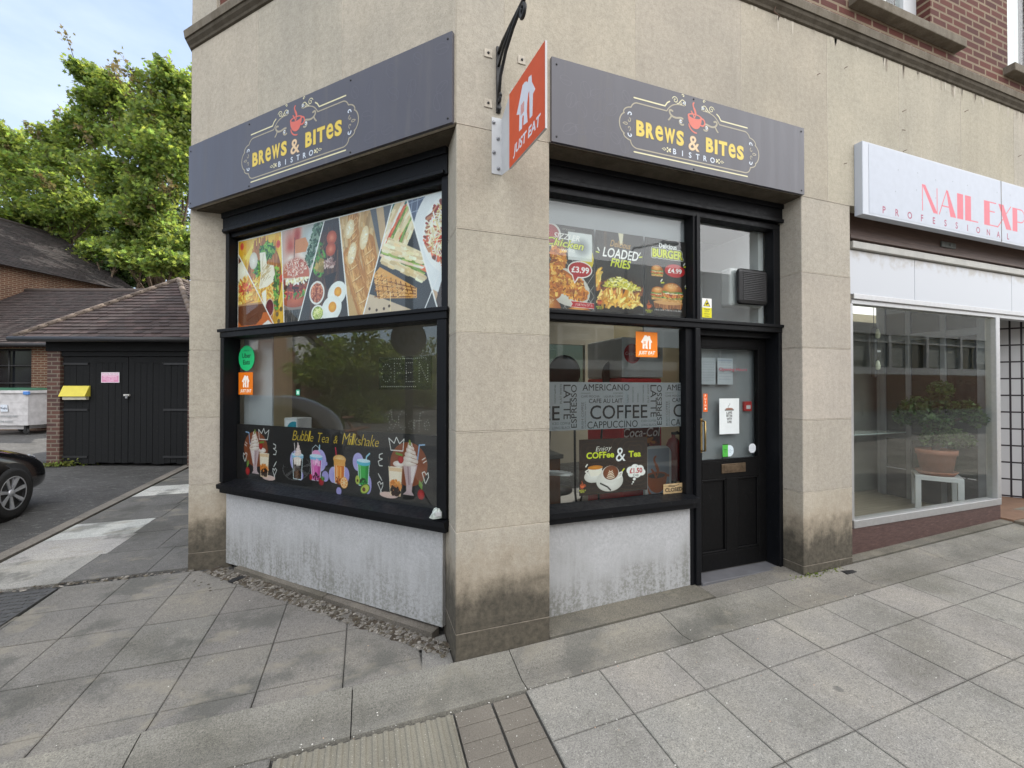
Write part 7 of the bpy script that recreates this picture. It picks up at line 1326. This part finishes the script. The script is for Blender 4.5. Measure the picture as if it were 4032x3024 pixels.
# stations: x, half width, sill z, belt z, top z, top half width   (y=0 is the near flank, car centre at y=+.80)
stn = [(.90, .40, .30, .46, .50, .30), (.86, .56, .22, .50, .56, .46), (.72, .69, .19, .57, .66, .54), (.45, .745, .18, .66, .765, .58), (.0, .765, .18, .78, .865, .64), (-.35, .79, .18, .84, .93, .68), (-.62, .80, .18, .88, .98, .70), (-1.15, .80, .18, .90, 1.38, .58), (-1.7, .80, .18, .91, 1.46, .58), (-2.4, .80, .18, .92, 1.44, .57), (-2.9, .77, .2, .92, 1.15, .55), (-3.05, .70, .3, .85, .90, .5)]
mb = MB(); ring = []
for x, hw, zs, zb, zt, tw in stn:
    pts = [(-hw * .92, zs), (-hw, zs + .14), (-hw * 1.01, (zs + zb) / 2), (-hw * .985, zb - .05), (-hw * .93, zb), (-tw, zt - (zt - zb) * .18), (-tw * .6, zt)]
    ring.append([(x, .80 + y, z) for y, z in pts] + [(x, .80 - y, z) for y, z in pts[::-1]])
n = len(ring[0]); vs = [p for r_ in ring for p in r_]
mb.add(vs, [(i * n + k, i * n + (k + 1) % n, (i + 1) * n + (k + 1) % n, (i + 1) * n + k) for i in range(len(ring) - 1) for k in range(n)] + [tuple(range(n)), tuple((len(ring) - 1) * n + k for k in range(n))], 0, None, True)
body = mb.build('body', M['car'], car); sm = body.modifiers.new('smooth', 'SUBSURF'); sm.levels = 2; sm.render_levels = 2
alloy = simple('silver_wheel_trim', (.62, .63, .66), .35, .08, 30, .6)
def wheel(x, y, sgn):
    w_ = MB(); w_.lathe([(.19, -.09), (.26, -.10), (.29, -.085), (.30, -.05), (.30, .05), (.29, .085), (.26, .10), (.19, .09)], (x, y, .30), 40, axis='Y'); o = w_.build('wheel', M['rubber'], car)
    r = MB(); r.lathe([(.0, sgn * -.02), (.15, sgn * -.02), (.175, sgn * -.06), (.195, sgn * -.088), (.20, sgn * -.088), (.20, sgn * .05)], (x, y, .30), 40, axis='Y'); r.build('rim_barrel', simple('dark_rim_well', (.03, .03, .032), .4, .1, 9, .5), o)
    r = MB(); r.lathe([(.185, sgn * -.090), (.197, sgn * -.093), (.200, sgn * -.085)], (x, y, .30), 40, axis='Y'); r.lathe([(0, sgn * -.085), (.035, sgn * -.085), (.045, sgn * -.07), (.045, sgn * -.02)], (x, y, .30), 20, axis='Y')
    for k in range(7):
        a = k * 6.283 / 7 + .2; c0, s0 = math.cos(a), math.sin(a); pr = lambda rr, off, d: (x + rr * c0 - off * s0, y + sgn * d, .30 + rr * s0 + off * c0)
        r.add([pr(.03, -.014, -.07), pr(.03, .014, -.07), pr(.19, .030, -.088), pr(.19, -.012, -.088), pr(.03, -.014, -.03), pr(.03, .014, -.03), pr(.19, .030, -.05), pr(.19, -.012, -.05)], [(0, 1, 2, 3), (0, 1, 5, 4), (1, 2, 6, 5), (2, 3, 7, 6), (3, 0, 4, 7)])
    r.build('rim', alloy, o); return o
for x in (0, -2.35):
    wheel(x, .10, 1); wheel(x, 1.50, -1)
    for yy in (.035, 1.565): a_ = MB(); a_.lathe([(0, 0), (.345, 0), (.345, .12 if yy < 1 else -.12), (0, .12 if yy < 1 else -.12)], (x, yy, .31), 40, axis='Y'); a_.build('wheel_arch', M['rubber'], car)
mb = MB()
for yy in (.30, 1.30): mb = MB(); sg = -1 if yy < .8 else 1; mb.add([(.46, yy + sg * .10, .63), (.56, yy - sg * .03, .615), (.30, yy + sg * .16, .735), (.36, yy + sg * .02, .735), (.50, yy + sg * .05, .70)], [(0, 1, 4), (0, 4, 2), (4, 3, 2), (1, 3, 4)]); 
for yy, sg in ((.22, -1), (1.38, 1)):
    mb = MB(); mb.lathe([(0, .03), (.035, .028), (.055, .01), (.06, -.02)], (0, 0, 0), 16); o = mb.build('headlight', simple('headlight_lens', (.6, .62, .66), .08, .1, 30, .3), car); o.location = (.64, yy + .02 * -sg, .605); o.rotation_euler = (R_(20) * sg, R_(55), 0); o.scale = (1.6, 1.0, 1)
for yy, x0_ in ((.805, 0),):
    mb = MB(); mb.add([(-.62, yy - .68, 1.0), (-.62, yy + .68, 1.0), (-1.13, yy + .55, 1.385), (-1.13, yy - .55, 1.385)], [(0, 1, 2, 3)]); 
    for v in range(1): pass
mb2 = MB(); mb2.add([(-.63, .14, 1.005), (-.63, 1.46, 1.005), (-1.12, 1.34, 1.39), (-1.12, .26, 1.39)], [(0, 1, 2, 3)]); mb2.build('windscreen', simple('dark_car_glass', (.01, .012, .014), .06, .1, 4), car)
mb2 = MB(); mb2.tube([(.895, .70, .40), (.895, .90, .40)], .012, 6); mb2.build('badge_bar', M['steel'], car)
# ------------------------------------------------------------------ trees
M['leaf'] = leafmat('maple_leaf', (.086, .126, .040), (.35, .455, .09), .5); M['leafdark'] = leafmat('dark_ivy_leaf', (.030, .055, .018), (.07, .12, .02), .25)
M['leafyoung'] = leafmat('young_reddish_leaf', (.10, .085, .045), (.22, .19, .07), .45)
def tree(name, lb, base, H, lobes, nleaf, seed, lsize=.22, mat='leaf', group=None, shoots=0, trunk_r=.22, shape=12):
    t = thing(name, lb, 'tree', base, 0, group); rg = random.Random(seed); mb = MB(); tips = []; base_top = Vector((0, 0, H * .32))
    mb.tube([(0, 0, -.2), (.05, 0, H * .12), base_top], [trunk_r, trunk_r * .85, trunk_r * .6], 10)
    for (x, y, z, rx, rz_) in lobes:
        c = Vector((x, y, z)); mid = base_top.lerp(c, .5) + Vector((rg.gauss(0, .3), rg.gauss(0, .3), .3)); mb.tube([base_top * rg.uniform(.7, 1), mid, c], [trunk_r * .42, trunk_r * .25, trunk_r * .1], 7)
        for k in range(16):
            d = Vector((rg.gauss(0, 1), rg.gauss(0, 1), rg.gauss(.25, .8))).normalized(); e = c + Vector((d.x * rx, d.y * rx, d.z * rz_)) * rg.uniform(.55, 1.0); s0 = mid.lerp(c, rg.uniform(.3, 1)); m_ = s0.lerp(e, .5) + Vector((0, 0, rg.uniform(0, .25))); mb.tube([s0, m_, e], [trunk_r * .10, trunk_r * .06, .008], 5); tips.append((m_, e, c, rx))
    mb.build('trunk', M['bark'], t); lv = MB(); pts = []
    while len(pts) < nleaf:
        m_, e, c, rx = rg.choice(tips); f = rg.random(); p = m_.lerp(e, f) if rg.random() < .75 else c.lerp(e, rg.random()); s_ = rx * .16 * (1.2 - .5 * f); pts.append(p + Vector((rg.gauss(0, s_), rg.gauss(0, s_), rg.gauss(0, s_ * .55))))
    leaves(lv, pts, lsize, rg, shape, .5); lv.build('crown', M[mat], t, colattr=True, fixn=False)
    if shoots:
        sh = MB(); lv = MB()
        for k in range(shoots):
            m_, e, c, rx = rg.choice(tips); 
            if e.z < c.z: continue
            d = (e - c).normalized() + Vector((rg.gauss(0, .3), rg.gauss(0, .3), .9)); d.normalize(); q1 = e + d * rg.uniform(.5, 1.3); sh.tube([e, e.lerp(q1, .5) + Vector((rg.gauss(0, .05), 0, 0)), q1], [.014, .010, .005], 5)
            pp = [e.lerp(q1, rg.uniform(.2, 1.05)) + Vector((rg.gauss(0, .10), rg.gauss(0, .10), rg.gauss(0, .06))) for _ in range(26)]; leaves(lv, pp, lsize * .9, rg, shape, .4)
        sh.build('twigs', M['bark'], t); lv.build('young_leaves', M['leafyoung'], t, colattr=True, fixn=False)
    return t
def tb_at(px, D): p = mo(px, D); return Vector((p.x, p.y, gz(p.x, min(p.y, 20))))
def lobe(basept, px, py, D, rx, rz_): p = atD(px, py, D) - basept; return (p.x, p.y, p.z, rx, rz_)
b1 = tb_at(640, 19.5)
tree('maple_tree', 'tall bright green maple rising behind the garage, nearest the stone building', b1, 15, [lobe(b1, 690, 420, 19.5, 1.7, 1.5), lobe(b1, 560, 520, 19, 1.9, 1.5), lobe(b1, 420, 400, 19.8, 1.5, 1.4), lobe(b1, 690, 640, 18.8, 1.9, 1.5), lobe(b1, 470, 680, 19, 1.7, 1.2), lobe(b1, 620, 820, 18.5, 1.7, 1.3), lobe(b1, 350, 300, 20, .9, .9), lobe(b1, 800, 480, 20, 2.2, 2.0), lobe(b1, 700, 330, 19.5, 1.2, 1.2), lobe(b1, 540, 920, 18.5, 1.6, 1.0), lobe(b1, 700, 950, 18.5, 1.6, 1.1)], 44000, 1, .175, shoots=46)
b2_ = tb_at(150, 21)
tree('maple_tree', 'broad lighter maple leaning over the house roof, farther from the building', b2_, 12, [lobe(b2_, 130, 700, 21, 2.1, 1.7), lobe(b2_, 20, 560, 21, 1.3, 1.1), lobe(b2_, 220, 560, 21.5, 1.3, 1.2), lobe(b2_, 300, 640, 21, 1.7, 1.3), lobe(b2_, 30, 640, 21.5, 1.7, 1.4), lobe(b2_, 210, 860, 20.5, 2.0, 1.2), lobe(b2_, 60, 830, 20.5, 1.9, 1.2), lobe(b2_, 360, 820, 20.5, 1.6, 1.1), lobe(b2_, 330, 520, 21, 1.2, 1.0), lobe(b2_, -40, 560, 21, 1.6, 1.3), lobe(b2_, 90, 880, 20.5, 1.8, 1.0), lobe(b2_, 230, 760, 20.5, 1.9, 1.4), lobe(b2_, -120, 720, 21.5, 2.2, 1.7), lobe(b2_, 280, 920, 23, 1.8, 1.1)], 34000, 2, .18, shoots=40)
b3 = tb_at(560, 23.5)
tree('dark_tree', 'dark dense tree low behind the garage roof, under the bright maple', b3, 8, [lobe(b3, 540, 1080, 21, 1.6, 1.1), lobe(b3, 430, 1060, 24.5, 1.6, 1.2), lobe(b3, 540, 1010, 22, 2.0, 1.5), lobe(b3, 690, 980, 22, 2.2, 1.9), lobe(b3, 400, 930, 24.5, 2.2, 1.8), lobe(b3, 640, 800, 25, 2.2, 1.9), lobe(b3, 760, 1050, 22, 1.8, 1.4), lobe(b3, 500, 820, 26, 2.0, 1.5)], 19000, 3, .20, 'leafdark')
b4 = tb_at(470, 17.8)
tree('young_maple', 'low leafy maple boughs just above the garage roof', b4, 8.5, [lobe(b4, 380, 1000, 20.6, 1.2, .7), lobe(b4, 560, 1040, 17.5, 1.2, .7), lobe(b4, 690, 1040, 17.3, 1.2, .8), lobe(b4, 470, 980, 20.6, 1.3, .7)], 7500, 6, .18)
# ------------------------------------------------------------------ across the street: seen mirrored in the panes
NL = Vector((S, S, 0))
def mirL(px, py, L_):          # point L metres beyond the splayed pane along the mirrored ray
    d = ray(px, py); q0 = on(px, py, (S, S, 0), .247); d2 = d - NL * (2 * d.dot(NL)); return q0 + d2 / math.hypot(d2.x, d2.y) * L_
def mc6(x, y): return (800 + x / 1.8438, 1250 + y / 1.8438)
OF = thing('office_building', 'long pale flat roofed office block across the street', 'building', (0, 0, 0))
fw_ = simple('pale_office_render', (.46, .46, .45), .8, .06, 1); mb = MB(); mb.box((-14, -26, 5.5), (52, -17, 8.6)); mb.box((-14, -26, 2.6), (52, -17, 3.1)); mb.box((-14, -26, 3.1), (-13, -17, 5.5)); mb.build('wall', fw_, OF)
mb = MB(); mb.box((-14, -26, -.5), (52, -17.01, 2.6)); mb.build('brick_plinth', M['brickX'], OF)
mb = MB(); mb.box((-13, -25.9, 3.1), (51.9, -17.25, 5.5)); mb.build('window_band', simple('dark_office_glass', (.03, .035, .04), .1, .2, 2), OF)
mb = MB()
for i in range(15): x = -13 + i * 4.4; mb.box((x, -17.2, 3.1), (x + .3, -17.0, 5.5)); mb.box((x + 2.3, -17.2, 3.1), (x + 2.38, -17.02, 5.5))
mb.box((-13, -17.2, 4.9), (52, -17.03, 4.97)); mb.build('mullions', fw_, OF); mb = MB(); rg = random.Random(12)
for i in range(30):
    x = -12.6 + i * 2.2; zb = rg.choice([3.2, 3.2, 3.6, 4.2, 4.9])
    for k in range(int((5.45 - zb) / .09)): mb.box((x, -17.24, zb + k * .09), (x + 1.9, -17.22, zb + k * .09 + .06))
mb.build('blinds', simple('office_blind', (.42, .44, .41), .8, .1, 2), OF)
mb = MB()
for i in range(24): x = -2 + i * 1.6; mb.tube([(x, -13.6, -.3), (x, -13.6, .75)], .03, 6)
for z in (.3, .72): mb.tube([(-2, -13.6, z), (35, -13.6, z)], .022, 6)
tag(mb.build('railing', M['darkmetal']), 'low black pedestrian railing along the far pavement', 'railing')
t = thing('street_lamp', 'tall grey street lamp across the road', 'street lamp', (9.5, -11.6, -.3)); mb = MB(); mb.tube([(0, 0, 0), (0, 0, 7), (.3, .1, 7.6), (1.6, .4, 7.9)], [.09, .07, .05, .04], 8); mb.build('column', M['steel'], t); mb = MB(); mb.box((1.4, .3, 7.82), (2.2, .55, 7.95), bev=.03); mb.build('lantern', M['steel'], t)
p = mirL(*mc6(1495, 155), 3.4); t = thing('speed_sign', 'black post carrying a round twenty speed roundel near the corner', 'road sign', (p.x, p.y, gz(p.x, p.y))); hz_ = p.z - t.location.z
mb = MB(); mb.tube([(0, 0, 0), (0, 0, hz_ + 1.6)], .06, 12); mb.tube([(0, 0, 0), (0, 0, .95)], .085, 12); mb.build('post', M['darkmetal'], t)
c = Cv(.52, .52, .004, '#50585c'); c.m[:] = False; c.ell(.26, .26, .255, .255, '#40474b'); c.ell(.26, .26, .19, .19, '#6a7276'); c.text('20', .26, .165, .19, '#15181a', .04, w=.26); fdir = (LW(1.0, .25, 0) - Vector((p.x, p.y, 0))); fdir.z = 0; fdir.normalize(); rx_ = Vector((-fdir.y, fdir.x, 0))
o = c.mesh('roundel', Vector((0, 0, hz_ - .26)) + fdir * .075 - rx_ * .26, rx_, (0, 0, 1), M['print'], t, sparse=True); mb = MB(); mb.lathe([(0, -.008), (.255, -.008), (.255, 0), (0, 0)], (0, 0, 0), 28); o2 = mb.build('sign_back', M['darkmetal'], t); o2.location = fdir * .072 + Vector((0, 0, hz_)); o2.rotation_euler = fdir.to_track_quat('Z', 'Y').to_euler()
# timbered pub down the street
p = mirL(*mc6(500, 420), 18); prz = math.atan2(p.y, p.x) + math.pi / 2 + math.pi; M['pubbrick'] = brick('pub_brick', (math.cos(prz), math.sin(prz)), (.26, .10, .06), (.19, .07, .045), (.38, .33, .27)); ph = thing('timbered_house', 'white gabled pub with dark timber and a tall brick chimney', 'house', (p.x, p.y, -.1), math.atan2(p.y, p.x) + math.pi / 2 + math.pi)
mb = MB(); mb.box((-3.2, 0, 0), (3.2, 7, 2.6)); mb.build('brick_wall', M['pubbrick'], ph); mb = MB(); mb.add([(-3.2, .05, 2.6), (3.2, .05, 2.6), (0, .05, 5.6), (-3.2, 7, 2.6), (3.2, 7, 2.6), (0, 7, 5.6)], [(0, 1, 2), (3, 4, 5)]); mb.build('gable', M['white'], ph)
mb = MB(); mb.add([(-3.6, -.4, 2.4), (0, -.4, 5.9), (0, 7.3, 5.9), (-3.6, 7.3, 2.4), (3.6, -.4, 2.4), (3.6, 7.3, 2.4), (-3.6, -.4, 2.2), (0, -.4, 5.6), (3.6, -.4, 2.2)], [(0, 1, 2, 3), (1, 4, 5, 2), (0, 1, 7, 6), (1, 4, 8, 7)]); mb.build('roof', simple('dark_brown_roof', (.06, .04, .033), .8, .2, 4), ph); mb = MB(); mb.box((-.9, -.3, 0), (.9, .5, 3.4)); mb.box((-.55, -.3, 3.4), (.55, .4, 7.4)); mb.build('chimney', M['pubbrick'], ph)
mb = MB()
for x in (-2.2, -1.4, 1.4, 2.2): mb.box((x - .08, .0, 2.6), (x + .08, .045, 3.4))
mb.build('timbers', M['darkmetal'], ph)
for k, (x, y, L_, H, R2) in enumerate(((1080, 300, 19, 8, 2.6), (820, 330, 24, 8, 2.6), (1330, 380, 30, 8, 3.0), (1620, 330, 34, 9, 3.2), (400, 330, 26, 8, 3))):
    p = mirL(*mc6(x, y), L_); bs = Vector((p.x, p.y, -.2)); cz = p.z + .2
    tree('street_tree', ['round leafy tree by the pub garden', 'leafy tree behind the pub chimney', 'leafy tree farther down the street', 'tall leafy tree at the end of the street', 'leafy tree behind the pub roof'][k], bs, H, [(0, 0, cz, R2, R2 * .9), (R2 * .5, R2 * .4, cz - R2 * .5, R2 * .8, R2 * .7), (-R2 * .5, -R2 * .5, cz - R2 * .4, R2 * .8, R2 * .7), (0, 0, cz - R2, R2 * .9, R2 * .5)], 9000, 30 + k, .24, shape=6)
p = mirL(*mc6(900, 740), 9); t = thing('picnic_table', 'brown wooden picnic table outside the pub', 'table', (p.x, p.y, gz(p.x, p.y)), .4); pw_ = simple('picnic_timber', (.16, .075, .04), .7, .2, 8)
mb = MB(); mb.box((-.9, -.35, .72), (.9, .35, .76)); mb.build('top', pw_, t)
for y in (-.7, .7): mb = MB(); mb.box((-.9, y - .13, .42), (.9, y + .13, .46)); mb.build('bench', pw_, t)
for x in (-.65, .65): mb = MB(); mb.tube([(x, -.75, 0), (x, -.2, .74)], .035, 6); mb.tube([(x, .75, 0), (x, .2, .74)], .035, 6); mb.build('leg', pw_, t)
